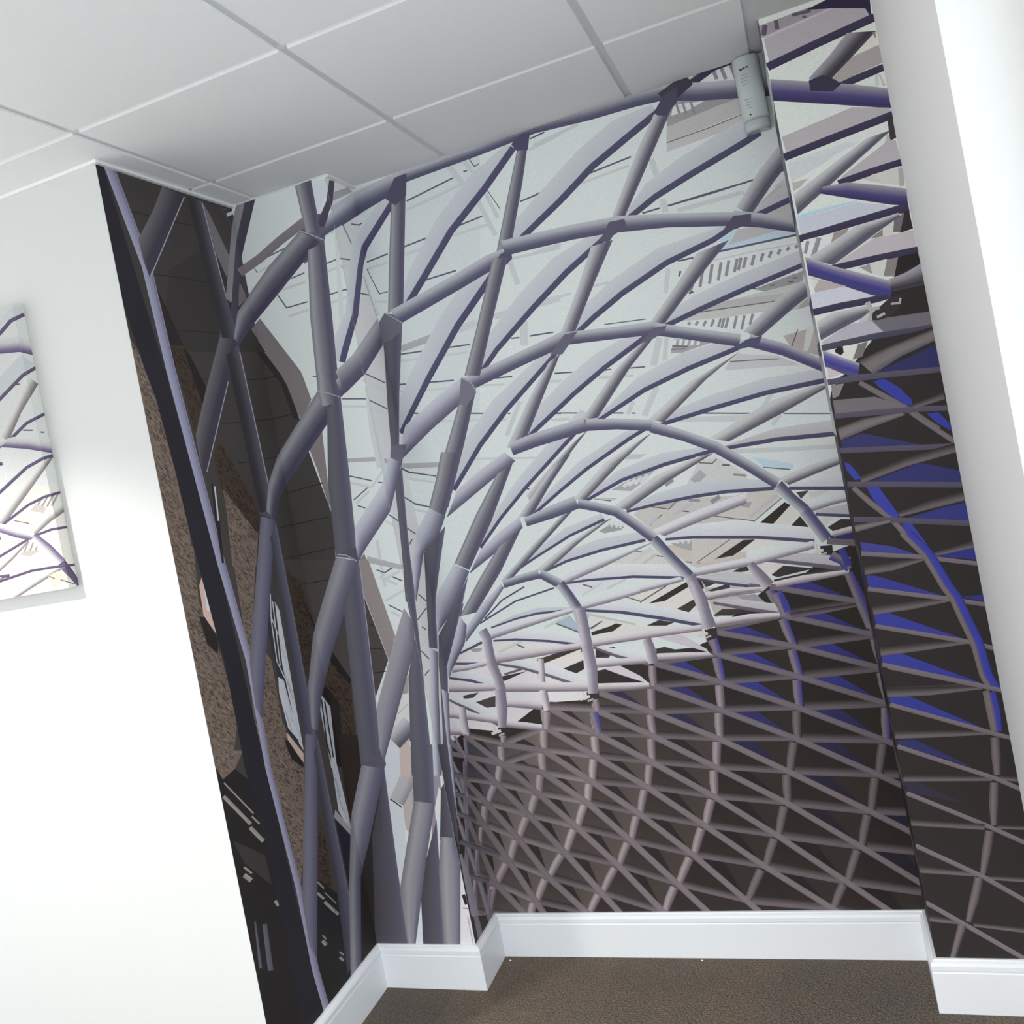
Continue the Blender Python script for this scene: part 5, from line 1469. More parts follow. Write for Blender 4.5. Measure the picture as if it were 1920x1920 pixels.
r cd 10419,6585,10660,6520;10284,6189,10529,6134;10176,5707,10375,5671
r cd 10036,5585,10292,5573;9973,5197,10230,5196;9953,4731,10160,4740
r cd 9805,4660,10044,4585;9647,4260,9891,4196;9512,3772,9711,3729
r cd 9351,3691,9580,3591;9158,3312,9392,3221;8980,2846,9172,2781
r cd 8800,2753,9019,2629;8536,2322,8760,2207;8271,1791,8455,1705
r cb 12766,11342,12998,11429;12875,10935,13104,11030;13055,10456,13237,10538
r cb 12973,10350,13206,10427;13058,9950,13290,10035;13210,9477,13394,9551
r cb 13111,9385,13349,9426;13137,8986,13374,9035;13219,8511,13408,8558
r cb 13115,8402,13354,8434;13124,7979,13363,8019;13188,7473,13378,7513
r cb 13065,7384,13300,7362;12990,6953,13227,6941;12952,6434,13143,6431
r cd 12816,6350,13042,6289;12687,5953,12917,5901;12584,5469,12771,5436
r cd 12439,5357,12669,5304;12306,4919,12540,4876;12198,4389,12388,4361
r cd 12050,4287,12277,4220;11896,3868,12128,3810;11764,3357,11952,3319
r cd 11605,3263,11822,3168;11401,2841,11622,2754;11206,2323,11387,2261
r cd 11048,2250,11256,2134;10857,1922,11071,1815;10679,1516,10855,1439
r lf -830,2542,-651,2577;-785,1370,-606,1407;-773,427,-545,477
r lf -704,4471,-527,4519;-599,3813,-423,3863;-425,2722,-248,2769;-315,1394,-89,1453;-207,338,18,399
r lf -559,5306,-385,5365;-403,4693,-230,4753;-145,3675,26,3737;177,2364,386,2481;1131,1148,1315,1294;1873,204,2053,351
r lf -526,6071,-360,6149;-262,5451,-97,5530;153,4412,360,4519;808,3119,1011,3232;1469,1732,1670,1846;1992,636,2190,752
r lf -594,6519,-444,6625;-200,5995,-51,6101;428,5116,617,5251;1285,3897,1476,4025;2064,2543,2247,2681;3183,1283,3351,1433;4055,301,4219,452
r lf -524,7426,-383,7540;32,6805,172,6919;925,5774,1103,5917;1830,4646,2010,4784;2794,3351,2973,3486;3758,1989,3933,2124;4514,920,4687,1056
r lf -609,7120,-676,6960;147,6918,81,6759;1413,6602,1278,6416;2452,5501,2286,5353;3523,4328,3358,4182;4646,3014,4479,2873;5807,1455,5643,1317;6710,236,6556,103
r lf 268,7623,136,7503;1383,6582,1252,6395;2719,6215,2600,6029;4023,5122,3869,4968;5191,3820,5032,3676;6412,2361,6256,2218;7360,1220,7215,1084
r lf 1529,7260,1456,7058;2895,6948,2782,6759;4297,5809,4154,5648;5629,4678,5486,4522;7050,3289,6911,3147;8394,1796,8256,1658;9437,637,9303,498
r lf 3131,7683,2993,7516;4590,6613,4456,6448;6031,5524,5897,5364;7564,4212,7437,4062;9103,2870,8982,2720;10790,1537,10678,1386;12091,509,11983,359
r lf 3284,8376,3152,8208;4747,7351,4621,7183;6327,6313,6205,6146;8013,5104,7896,4950;9639,3806,9521,3657;11321,2344,11205,2198;13079,779,12969,635;14209,-226,14102,-370
r lf 4873,8126,4757,7954;6514,7141,6400,6971;8226,6022,8119,5864;10083,4794,9976,4641;11881,3392,11774,3244;13748,1892,13645,1746;14231,1504,14129,1359
r lf 4967,8738,4862,8560;6616,7901,6514,7727;8481,6895,8382,6734;10295,5748,10196,5593;12312,4430,12216,4278;14219,3136,14126,2986
r lf2 6802,8721,6706,8545;8689,7784,8598,7620;10683,6725,10593,6566;12694,5511,12604,5357;14254,4526,14167,4375
r lf2 6965,9433,6880,9254;8856,8636,8775,8469;10906,7654,10823,7493;13064,6490,12981,6335;14181,5856,14101,5703
r lf2 8912,9496,8835,9328;11066,8583,10991,8420;13298,7553,13225,7395;14262,7080,14190,6924
r lf2 8826,10233,8763,10061;11069,9509,11004,9343;13326,8597,13260,8437;14107,8257,14041,8099
r lf2 10970,10446,10906,10280;13315,9578,13254,9417;14125,9253,14064,9093
r lf2 10736,11356,10679,11188;13157,10561,13102,10399;14197,10187,14142,10026
r ls -240,7563,-153,7594;-117,7165,-32,7202;53,6804,136,6845
r ls -482,6691,-394,6722;-294,6022,-206,6050;-188,5456,-99,5482
r ls -492,6151,-404,6178;-321,5408,-230,5428;-337,4639,-247,4650
r ls -560,5730,-470,5753;-415,4757,-324,4771;-516,3873,-425,3878
r ls -690,4805,-599,4826;-581,3944,-491,3967;-389,2695,-299,2719;-255,1373,-165,1396
r cs -64,6681,31,6675;-319,5419,-232,5417;-493,4109,-418,4107;-771,3069,-707,3064
r cs -190,3598,-96,3588;-476,2557,-397,2550;-720,1625,-656,1620
r cs -2,2243,89,2225;-147,1853,-68,1845;-242,1346,-177,1346
r hs -463,6363,-547,6205;-84,6223,-168,6066
r hs -528,5670,-605,5508;-222,5575,-298,5414
r hs -609,5009,-714,4857;52,4668,-51,4517
r hs -700,4003,-793,3845;639,3455,549,3298
r hs -629,2796,-708,2632;97,2586,19,2423
r hs -659,1626,-749,1464;-319,1506,-408,1344
r ls -855,3489,-772,3507;-865,2534,-617,2585;-856,1282,-566,1339
p 196,188,194 5303,9353;5845,9386;6407,9006;6665,8713;5889,9059
p 60,56,55 5176,10000;5707,9779;5156,9713
p 190,182,190 7207,10125;7893,10150;8565,9619;8611,9510;7836,9842
p 62,58,58 7041,9791;7323,9829;7957,9583;7083,9645
p 58,52,52 8613,10238;8974,10229;8951,9922;8609,9857
r w 8452,10318,8538,10326;8457,10074,8543,10083
r w 8386,10082,8399,9995;8682,10151,8694,10065
r w2 8590,9993,8601,9933;8764,10041,8775,9982
p 58,52,52 4622,8641;5021,8639;4995,8315;4617,8240
r w 4445,8721,4540,8732;4450,8464,4545,8475
r w 4372,8472,4386,8381;4698,8551,4712,8460
r w2 4596,8382,4608,8320;4789,8437,4801,8375
p 58,52,52 1420,7771;1850,7774;1822,7436;1414,7354
r w 1229,7852,1331,7865;1234,7586,1337,7599
r w 1150,7593,1165,7498;1502,7678,1517,7584
r w2 1391,7502,1405,7437;1600,7561,1613,7497
p 58,52,52 12273,12263;12602,12246;12581,11953;12270,11900
r w 12127,12342,12205,12348;12132,12110,12210,12116
r w 12068,12120,12080,12037;12336,12178,12348,12096
r w2 12252,12030,12263,11973;12411,12072,12421,12015
p 190,184,179 9588,13937;10436,14165;11364,14071;11478,13835;10622,13257;9562,13617
r lk 9531,13619,9523,13593;10623,13288,10626,13259;11502,13841,11514,13818
r b3 10461,13493,10527,13367;11345,14031,11410,13906
p 150,150,152 10315,13848;10666,13856;10538,13676;10334,13777
p 54,50,48 10769,13200;11545,13690;11696,13581;11130,13108
p 202,198,193 11130,13108;11696,13581;11863,13221;11514,12996
p 58,54,52 11605,12981;11892,13217;12073,12856
p 72,68,65 11910,13926;12260,13915;12010,13710
p 196,194,192 12248,13851;12850,13844;12496,13709;12250,13685
p 190,184,180 8759,13007;10561,12744;9924,12401;8615,12234
r lk 8752,12294,8763,12270;9837,12851,9847,12827
p 58,52,50 9289,12307;10214,12764;10558,12728;9989,12408
p 206,203,199 9989,12408;10559,12734;11231,12623;10696,12437
p 196,192,190 8547,11862;10210,12036;10374,11707;8761,11763
p 62,57,54 9730,11867;10176,12024;10336,11848;9978,11814
p 204,200,197 10366,12013;11161,11880;10864,11621;10566,11714
p 62,57,56 10800,11613;11185,11843;12012,11640;10972,11521
p 200,196,193 12237,13094;12770,13039;12521,12817
p 66,60,60 12574,12776;12965,12958;13246,12901;13246,12669;12698,12625
p 58,58,104 12559,12515;13246,12592;13246,12141;12619,12342
p 168,163,170 10955,12129;11617,12180;12087,11894;11999,11742
p 108,103,112 12115,12056;12552,11957;12741,11667;12218,11776
p 150,144,152 9754,11112;10267,11112;10679,10584;10184,10648
p 70,64,62 8925,11395;9606,11543;9575,11376;9047,11344
p 66,60,60 8943,10599;9618,10720;10172,10581;9334,10585
r fl 1046,25907,1309,25651;-409,24692,-42,24435;-619,24053,-294,23912;-1156,22421,-863,22294;-1597,21891,-1206,21704
r fd 1277,25682,1435,25528;-83,24463,122,24320;-332,23929,-141,23847;-905,22312,-694,22220;-1449,21387,-1225,21277
r fl 5472,26275,5600,26129;4032,25625,4432,25156;2665,24587,3070,24158;1484,23310,1867,22958;738,22257,950,22065
r fd 5571,26163,5718,25995;4402,25191,4549,25018;3038,24192,3197,24023;1833,22990,2006,22831;915,22097,1091,21937
r fl 9978,26056,10087,25833;8780,25948,9066,25379;7578,25385,7899,24841;6395,24623,6732,24102;5321,23904,5594,23466;4873,23272,4972,23115
r fd 10068,25871,10162,25680;9047,25417,9144,25225;7877,24878,7985,24694;6709,24137,6822,23961;5573,23500,5679,23330;4951,23148,5053,22986
r fl 12564,24888,12750,24391;12169,24789,12357,24254;10444,24272,10623,23758;9397,23837,9574,23423;8554,23098,8616,22973
r fd 12736,24427,12805,24244;12344,24291,12409,24105;10610,23795,10674,23610;9559,23458,9634,23282;8600,23004,8678,22849
r b3 13248,22726,13345,22318;12199,22183,12222,22086
r fd 13337,22350,13376,22188;12214,22119,12254,21955
r fl 8016,22824,8056,22764;7533,22805,7701,22534;6209,22394,6518,21906;4919,21553,5266,21081;3506,20405,3824,20042;3109,19584,3211,19480
r fd 8035,22795,8136,22643;7682,22565,7778,22410;6497,21939,6602,21773;5243,21111,5355,20959;3801,20068,3914,19939;3188,19504,3304,19386
r fl 11478,21995,11502,21933;10876,21974,10959,21720;9385,21868,9535,21415;7864,21286,8073,20846;6897,20715,7107,20349;6375,20029,6429,19942
r fd 11490,21964,11551,21811;10948,21752,11000,21593;9524,21448,9580,21281;8057,20878,8135,20715;7089,20379,7177,20227;6412,19969,6494,19836
r fl 13269,20766,13339,20392;11467,20505,11554,20089;10135,20207,10228,19819;9115,19831,9194,19575;9030,19574,9051,19517
r fd 13334,20420,13360,20282;11547,20120,11579,19966;10220,19850,10257,19694;9185,19604,9231,19456;9042,19542,9089,19415
r fl 5824,19690,5865,19640;5345,19582,5520,19363;3394,18440,3728,18051;2299,17453,2652,17119;1324,15954,1465,15837
r fd 5847,19662,5938,19552;5502,19385,5592,19273;3707,18076,3812,17953;2628,17142,2747,17029;1441,15857,1559,15760
r fl 4282,22806,4416,22665;3226,22375,3625,21959;2223,21548,2678,21122;879,20036,1343,19669;120,19011,534,18703;-103,18115,-10,18048
r fd 4385,22697,4539,22535;3594,21992,3750,21829;2645,21153,2807,21001;1310,19695,1476,19564;503,18727,661,18609;-38,18068,103,17965
r fl 8634,19513,8663,19454;8195,19568,8328,19291;6895,19161,7116,18730;5794,18569,6045,18147;4269,17558,4505,17203;3978,16972,4034,16891
r fd 8649,19482,8718,19341;8314,19320,8382,19178;7102,18757,7172,18621;6029,18173,6105,18046;4489,17227,4569,17107;4019,16913,4093,16805
r fl 11317,18585,11333,18526;10904,18713,10969,18427;9494,18620,9597,18165;8060,18185,8188,17800;6546,17188,6569,17132
r fd 11326,18554,11362,18414;10963,18456,10995,18314;9591,18194,9623,18050;8179,17827,8225,17691;6560,17155,6608,17040
r fl 13358,17325,13364,17010;11608,17373,11628,16987;10142,17212,10177,16855;8629,16911,8663,16685;8477,16702,8487,16646
r fd 13363,17039,13366,16892;11626,17015,11633,16878;10174,16882,10187,16749;8659,16710,8678,16583;8483,16669,8504,16556
r fl 6183,17597,6386,17323;4892,16693,5123,16390;3682,15754,3905,15484;2733,14832,2901,14657;1938,13855,2007,13790
r fd 6371,17343,6446,17242;5108,16409,5181,16313;3890,15502,3963,15413;2886,14673,2962,14594;1992,13804,2068,13733
r fl 8093,16717,8113,16663;7360,16623,7447,16411;5841,16001,5978,15731;4884,15387,5002,15185;3923,14609,3952,14561
r fd 8105,16685,8145,16576;7438,16432,7482,16324;5968,15751,6018,15651;4991,15203,5044,15112;3942,14578,3994,14493
r fl 9846,15632,9849,15591;9604,15725,9617,15567;8324,15766,8364,15439;6939,15483,7011,15193;5660,14762,5678,14710
r fd 9847,15615,9857,15496;9615,15591,9625,15472;8361,15462,8375,15348;7006,15215,7033,15107;5671,14729,5703,14636
r b3 13408,15808,13376,15432;11676,15869,11661,15584;10210,15648,10209,15593
r fd 13378,15459,13367,15325;11662,15609,11656,15485;10210,15615,10208,15502
r fl 11414,14268,11411,14180;11212,14404,11194,14185;10039,14694,10009,14306;9035,14712,9030,14320;7938,14571,7947,14278;6965,14244,6968,14193
r fd 11411,14202,11407,14091;11196,14207,11187,14095;10011,14327,10002,14221;9030,14340,9028,14239;7947,14297,7950,14201;6967,14209,6971,14127
r b0 13464,14217,13395,13816;11762,14217,11742,14101
r fd 13399,13839,13379,13726;11745,14121,11728,14024
r b0 12224,12739,12159,12463;10656,13198,10576,12821;8864,13484,8807,13096;7995,13303,7978,13152
r fd 12164,12485,12138,12376;10580,12839,10560,12748;8810,13113,8797,13026;7980,13167,7972,13091
r b3 13464,13363,13388,13000;12345,13333,12321,13221
r fd 13392,13018,13372,12924;12324,13238,12307,13155
r lf2 13444,12263,13418,12150;12498,12469,12472,12357
r lf2 13423,12169,13401,12075;12476,12373,12457,12291
r b3 13016,11820,12928,11515;11854,12116,11776,11841;10597,12198,10583,12147
r fw 12935,11540,12898,11415;11782,11863,11751,11755;10588,12166,10562,12069
r b3 10648,11591,10561,11311;9614,11884,9524,11604;8792,11872,8776,11822
r fw 10568,11334,10533,11219;9531,11624,9497,11520;8781,11839,8753,11754
r b3 10932,10706,10851,10461;9778,11020,9704,10808;9044,11075,9026,11027
r fw 10858,10483,10822,10375;9710,10827,9677,10730;9032,11042,9003,10965
r fl 7364,13491,7373,13230;5962,13455,5986,13122;4743,13198,4792,12937;3957,12719,3966,12688
r fd 7373,13250,7376,13153;5985,13140,5992,13049;4789,12954,4805,12870;3962,12701,3981,12633
r fl 6186,14252,6234,14065;4971,13980,5054,13729;3656,13310,3719,13164;3037,12883,3051,12854
r fd 6229,14083,6253,13989;5049,13745,5075,13665;3713,13179,3744,13107;3045,12867,3075,12801
r b0 8431,12111,8386,11891;6847,12477,6793,12149;5409,12464,5390,12236;4552,12263,4551,12233
r fd 8389,11909,8371,11821;6796,12165,6782,12082;5391,12252,5384,12174;4551,12245,4548,12181
r b0 8749,10601,8656,10352;7664,10997,7562,10712;6320,11347,6244,11089;4899,11360,4890,11327
r fd 8664,10373,8625,10269;7569,10732,7534,10632;6250,11108,6222,11012;4894,11342,4875,11265
r b3 10192,11602,10129,11391;9283,11778,9235,11632;8685,11846,8675,11816
r fd 10134,11408,10109,11324;9240,11648,9214,11570;8680,11829,8656,11765
r fl 4681,11442,4673,11355;3530,11548,3526,11388;2732,11420,2746,11298;1850,11132,1854,11103
r fd 4674,11370,4667,11292;3527,11403,3525,11330;2744,11311,2752,11246;1853,11114,1861,11063
r b0 4992,10389,4921,10164;3796,10710,3721,10446;2656,10824,2617,10627;1853,10697,1849,10667
r fd 4926,10181,4900,10097;3725,10461,3703,10383;2620,10642,2606,10569;1850,10679,1842,10620
r b0 4916,9027,4762,8747;3675,9647,3507,9329;2739,9940,2625,9679;1826,9924,1814,9892
r fw 4772,8766,4721,8674;3516,9346,3470,9259;2632,9696,2596,9612;1819,9906,1792,9835
r b0 1794,9329,1653,9073;930,9699,813,9431;121,9787,55,9587
r fd 1663,9090,1614,9001;820,9448,782,9362;60,9602,35,9528
r b0 1736,8092,1524,7826;797,8675,615,8435;15,9021,-113,8843
r fw 1537,7843,1472,7761;627,8451,568,8374;-103,8856,-150,8790
r fd 1662,9935,1656,9907;336,10077,330,10048
r fd 1659,9920,1645,9853;333,10062,319,9994
r b0 6858,9568,6759,9354;5874,9922,5780,9744;5153,10125,5127,10080
r fw 6767,9372,6725,9281;5789,9760,5744,9676;5134,10093,5097,10030
r fd 4231,12146,4239,12090;2857,11887,2872,11831;1492,11309,1514,11255
r fd 3247,12312,3265,12265;2409,11977,2434,11932;1671,11430,1703,11390
r fd 1440,10688,1465,10604;500,10365,520,10301
r G 13194,23806,13507,23379;12559,23277,12894,22862;11769,22435,12094,22073
r G 10037,25800,10610,25883;9396,24956,9824,24756;8191,23087,8565,22982
r G 7439,22427,8120,22450;6797,21300,7380,21396;5973,20016,6449,19974
r G 10445,21414,11398,21557;9717,20660,10376,20693;8701,19682,9172,19604
r G 13119,19908,13363,19506;12407,19567,12800,19209;11315,18843,11736,18578
r G 5457,19242,5876,19433;4594,18241,5126,18309;3562,16844,4090,16743
r G 8219,19106,8794,19282;7419,18521,7902,18519;6114,17246,6641,17210
r GL 10740,18122,11191,18336;9531,17713,10052,17702;8130,16838,8590,16676
r GL 12964,16890,13380,16800;11578,16659,11974,16278;9794,15944,10337,15737
r G 5655,16551,6261,16896;4758,15891,5168,15924;3913,15204,4090,14771
r GL 7640,16238,8153,16417;6575,15772,7050,15684;5351,14811,5770,14740
r GL 9345,15464,9837,15473;8044,15117,8515,14928;6591,14387,7012,14210
r G 4872,15906,5601,16275;4274,15323,4782,15452;3479,14542,3968,14535
r G 4902,14382,5325,14492;3733,13546,4198,13621;2490,12580,2809,12535
r GL 5969,13920,6491,14049;4900,13440,5380,13475;3730,12775,4080,12651
r GL 13324,14768,13377,14564;12418,14643,12677,14399;11518,14410,11754,14169
r GW 10562,14157,10503,13830;9153,13887,9289,13556;7596,13465,7961,13232
r GW 6845,12965,7631,13109;5490,12738,5957,12563;4399,12387,4658,12206
r GW 13382,13654,13346,13449;12690,13610,12802,13394;12068,13518,12179,13285
r GW 12124,12451,12114,12221;10277,12229,10422,11971;8629,12128,8582,11875
r GW 8190,11926,8299,11789;6730,11813,6860,11583;4884,11485,5072,11334
r GP 13395,12709,13368,12551;13068,12697,13035,12506;12639,12634,12670,12465
r GP 12917,11477,12894,11349;11709,11484,11669,11257;10857,11403,10886,11214
r GP 10297,11277,10527,11145;9468,11322,9596,11133;8771,11278,8804,11101
r GP 10784,10470,10889,10355;9972,10538,9924,10272;8983,10456,8943,10237
r hd 13012,10482,12995,10386;12140,10463,12112,10301;11121,10427,11122,10259
r GW 4649,11407,4693,11255;3121,11232,3263,10993;1720,10992,1778,10702
r GW 6934,11785,6894,11578;5963,11667,5916,11423;4962,11511,4995,11308
r GP 8573,10382,8538,10195;7084,10387,7214,10160;5107,10298,5119,10079
r GP 4862,10253,4828,10076;3304,10248,3246,9958;1716,10200,1729,9879
r GP 6656,9585,6753,9361;5889,9615,5845,9386;5086,9630,5059,9397
r GP 4720,8959,4665,8673;3450,9085,3389,8777;1912,9238,1887,8920
r GP 1636,9227,1587,8987;784,9319,725,9031;-9,9390,-70,9096
r GP 1565,8100,1516,7858;582,8337,528,8074;-197,8482,-232,8215
r GP 1559,10010,1529,9862;834,9955,796,9768;267,9938,184,9736
r GP 3106,8488,3048,8196;2590,8573,2535,8297;1831,8643,1824,8417
r hl 4689,8233,4644,8000;4047,8328,3997,8075;3354,8410,3307,8173
r GP 2954,7720,2914,7519;2443,7837,2395,7598;1754,7970,1724,7727
r GP 364,7666,333,7514;77,7842,27,7596;-287,7949,-334,7624
r GP 8611,9510,8752,9373;7957,9583,7922,9394;7049,9648,7040,9419
r GP 6641,8769,6645,8608;6090,8816,6048,8594;4963,8899,4971,8662
r GP 10848,10475,10819,10310;9937,10522,9901,10322;8953,10474,8984,10280
r GP 10553,11290,10412,11208;9610,11385,9573,11184;8747,11329,8772,11101
r R 1173,26452,1241,26044;2518,26487,2581,26104;4473,26552,4539,26178;6361,26683,6409,26299;8118,26592,8153,26166;9477,26598,9515,26130;10397,26547,10423,26051
r R 10451,26536,10364,26030;11420,26238,11347,25717;13254,25778,13197,25250
r Rk 10222,26304,10448,25842;11060,26619,11237,26253
r R -952,26055,-652,25323;59,26299,314,25585;995,26405,1189,25784;1643,26478,1813,25935
r V 1257,25521,1919,26113;881,24046,1448,24081;401,22050,1002,22168
r V 5790,26069,6231,26357;5179,24684,5700,24889;4481,23081,4970,23093
p 80,78,96 1101,25753;1552,26333;2001,26349;1834,25654;1403,25442
p 78,76,98 5595,26201;5933,26415;6255,26384;6080,25874;5729,25946
p 78,76,92 9985,25784;10359,26199;10774,26329;10728,25911;10345,25601;10097,25680
r R 503,22121,694,21581;2924,22708,3100,22218;4128,23041,4264,22548;4689,23098,4781,22604
p 84,82,100 4112,22381;4567,22949;4963,23059;4930,22709;4676,22560;4500,22244
r R 4701,23357,4723,22861;5695,23315,5714,22831;6952,23246,6957,22781;8293,23123,8287,22650
r R 8318,23136,8262,22637;9809,22793,9753,22386;11777,22286,11715,21892
p 88,86,104 7736,22520;8107,23007;8581,22977;8602,22731;8162,22577;7993,22416
r R 11686,22356,11573,21927;12420,22065,12297,21677;13388,21531,13283,21243
p 84,80,96 11261,21847;11641,22204;12128,22133;12083,21883;11633,21810
r R 2536,19356,2660,18894;4266,19715,4379,19279;5044,19874,5153,19441;6069,20095,6181,19652
r R 6206,20039,6175,19641;7550,19869,7524,19495;8888,19739,8863,19336
r R 8898,19693,8776,19331;10003,19247,9893,18911;11233,18783,11121,18429
p 98,96,112 5539,19474;6111,19983;6541,19988;6229,19672;5921,19387
p 96,94,110 8297,19157;8811,19553;9208,19527;9107,19346;8678,19206
r RB 11494,18720,11344,18385;12377,18239,12215,17932;13474,17422,13307,17145
p 84,82,108 10955,18427;11365,18599;11801,18596;11672,18395;11258,18358
r R 3657,16967,3737,16560;4443,17126,4511,16684;6202,17298,6249,16864
r R 6252,17253,6192,16874;7212,17073,7146,16742;8268,16810,8190,16479
r R 8268,16777,8113,16457;9152,16307,9005,16025;10073,15758,9912,15469
r R 10065,15750,9858,15495;10860,15035,10664,14796;11563,14378,11356,14131
r R 11320,14122,11587,14322;11628,13676,11861,13868;11952,13246,12186,13459
r RB 11891,13271,12188,13444;12121,12809,12403,12975;12336,12341,12630,12516
r R 5563,14817,5449,14537;6164,14584,6051,14317;6792,14331,6664,14042
r R 6811,14311,6577,14073;7272,13836,7054,13618;7768,13327,7533,13095
r R 7478,13106,7750,13292;7909,12450,8161,12632;8354,11787,8614,11983
r RW 8327,11877,8653,11960;8471,11166,8779,11248;8643,10201,8982,10297
r R 5439,14925,5516,14511;4564,14741,4640,14339;3680,14499,3734,14217
r R 3804,12787,3826,12482;3222,12703,3249,12434;2546,12584,2578,12332
r R 3948,12763,3762,12530;4569,12318,4375,12071
r R 4302,12163,4584,12307;4512,11736,4795,11875;4705,11272,5006,11415
r RW 4671,11396,4997,11442;4728,10737,5047,10780;4760,10154,5079,10195
r RW 4771,11355,5096,11384;4798,10703,5106,10726;4778,10089,5104,10109
r RW 4738,10155,5100,10194;4773,9367,5118,9378;4667,8592,4991,8577
r RW 1367,10988,1702,11115;1490,10704,1805,10769;1481,10389,1794,10407;1470,9895,1803,9920
r RW 1462,9900,1787,9992;1585,9368,1915,9441;1608,8959,1958,9014
r RW 1557,9024,1947,9031;1517,8396,1886,8384;1422,7733,1711,7710
r GP 3083,8846,3347,8852;3052,8538,3336,8570;3121,8157,3346,8202
r GP 3249,9879,3436,9868;3116,9113,3340,9101
r GP 184,8555,425,8552;109,8087,393,8107;156,7616,398,7652
r cl 3033,8123,3330,8097;2962,7571,3185,7553
r cb 4566,7950,4857,8002;4657,7295,4874,7336
r cl 1437,7466,1668,7448;1430,7240,1584,7228
r RW 6692,10103,6966,10165;6727,9748,7037,9798;6742,9332,7035,9362
r cb 8701,9880,8930,9925;8733,9421,8994,9474
r cm 4757,8390,4975,8409;4752,7989,4970,8009
r RW 10174,11967,10370,12086;10317,11566,10605,11755;10532,11189,10827,11396
r RW 8447,11724,8673,11789;8524,11149,8851,11221;8579,10251,8924,10303
r cb 12608,12078,12436,11845;12838,11841,12677,11684;12993,11531,12840,11424
r bl 12732,12088,12905,12140;12832,11542,13034,11604
r cb 10667,10996,10990,11144;10788,10656,11119,10778;10865,10329,11170,10416
r cb 12778,11316,13010,11383;12904,10571,13163,10649;13079,9696,13337,9780
r bl 10899,11002,11053,11032;10966,10458,11104,10485
r V 4282,22844,4802,22815;3276,20725,3824,20778;2623,19435,3144,19320
r F 2518,19402,2920,18889;1443,18905,2237,18514;245,18242,1116,17916;-22,17759,-107,17163
r F 3460,16717,3769,16365;2527,16298,2917,15931;1615,15788,1060,14939
r F 3541,14569,3580,14195;2800,14208,2855,13717;2015,13696,1472,12967
r F 2494,12505,2559,12346;1806,11998,1892,11648;969,11195,889,10710
r V 2252,18585,2920,18889;1413,17029,2175,17259;522,15370,1186,15258
p 112,110,124 2244,18550;2496,19388;2930,19035;2898,18783;2501,18459
r rim 2528,19387,2546,19409;2761,19208,2786,19225;2899,18849,2927,18859
r V2 42,21185,819,21533;-263,19072,252,19346;-437,17571,-141,17591
p 104,102,114 275,22081;582,21968;842,21641;788,21389;327,21156;26,21112;-58,21304;-58,21759
r rim 290,22110,269,22088;848,21633,827,21612
r V2 -569,16286,-178,16946;-747,14462,-425,14797;-927,12822,-622,12780
p 104,102,116 -58,17652;169,17608;-58,17268
r V 1313,17124,2002,16993;922,16213,1503,15921;503,15373,1009,14985
r F 499,15355,1036,15019;-41,14736,629,14324;-461,13723,-13,13887;-630,12627,-620,12277
r V2 7,13884,968,14689;-226,12380,231,12702;-480,10674,-141,11214
r V 3058,16054,3663,16311;2074,14848,2559,14544;1021,13391,1498,13095
r F 997,13375,1491,13058;121,12372,653,11806;-97,11132,-1,11197
r V2 668,11880,1422,12917;-53,11049,702,11266;-268,9917,12,9888
r V 2616,13679,3518,14168;1810,12787,2575,12903;830,11593,1463,11665
r F 807,11577,1031,11302;437,10762,815,10643;0,9928,259,9901
r V2 -945,12397,-676,12091;-911,11073,-769,11056;-1438,9766,-905,9517;-1989,6607,-1204,6540
r F -472,10693,-186,10487;-761,9115,-457,9086;-1210,6266,-924,6248
r V2 -8,13695,566,13610;-249,12152,50,12113;-476,10674,-182,10602
r V2 292,11315,1089,12054;-64,10974,493,10718;-260,10032,21,9810;-415,8695,-194,8675
r F 842,11630,1027,11264;414,10727,854,10714;32,9963,432,10227;14,9580,54,9576
r V2 -240,10030,21,9810;-494,8315,-273,8296;-842,6243,-558,6226
r F -325,9228,-96,9052;-452,7924,-291,7911;-599,6267,-530,6263
r V2 -1835,7408,-1051,7349;-1967,6530,-1198,6480
r V3 -1045,5787,-817,6086;-1242,4937,-853,4919;-1457,4005,-894,4023
r TL2 -1412,4121,-907,4063;-1710,2990,-858,3202;-1930,1404,-1210,1497
r V3 -867,7335,-482,7306;-897,5701,-613,5685;-869,3944,-823,3514
r F -502,7308,-341,7296;-613,5879,-512,5873;-666,4832,-645,4831
''',
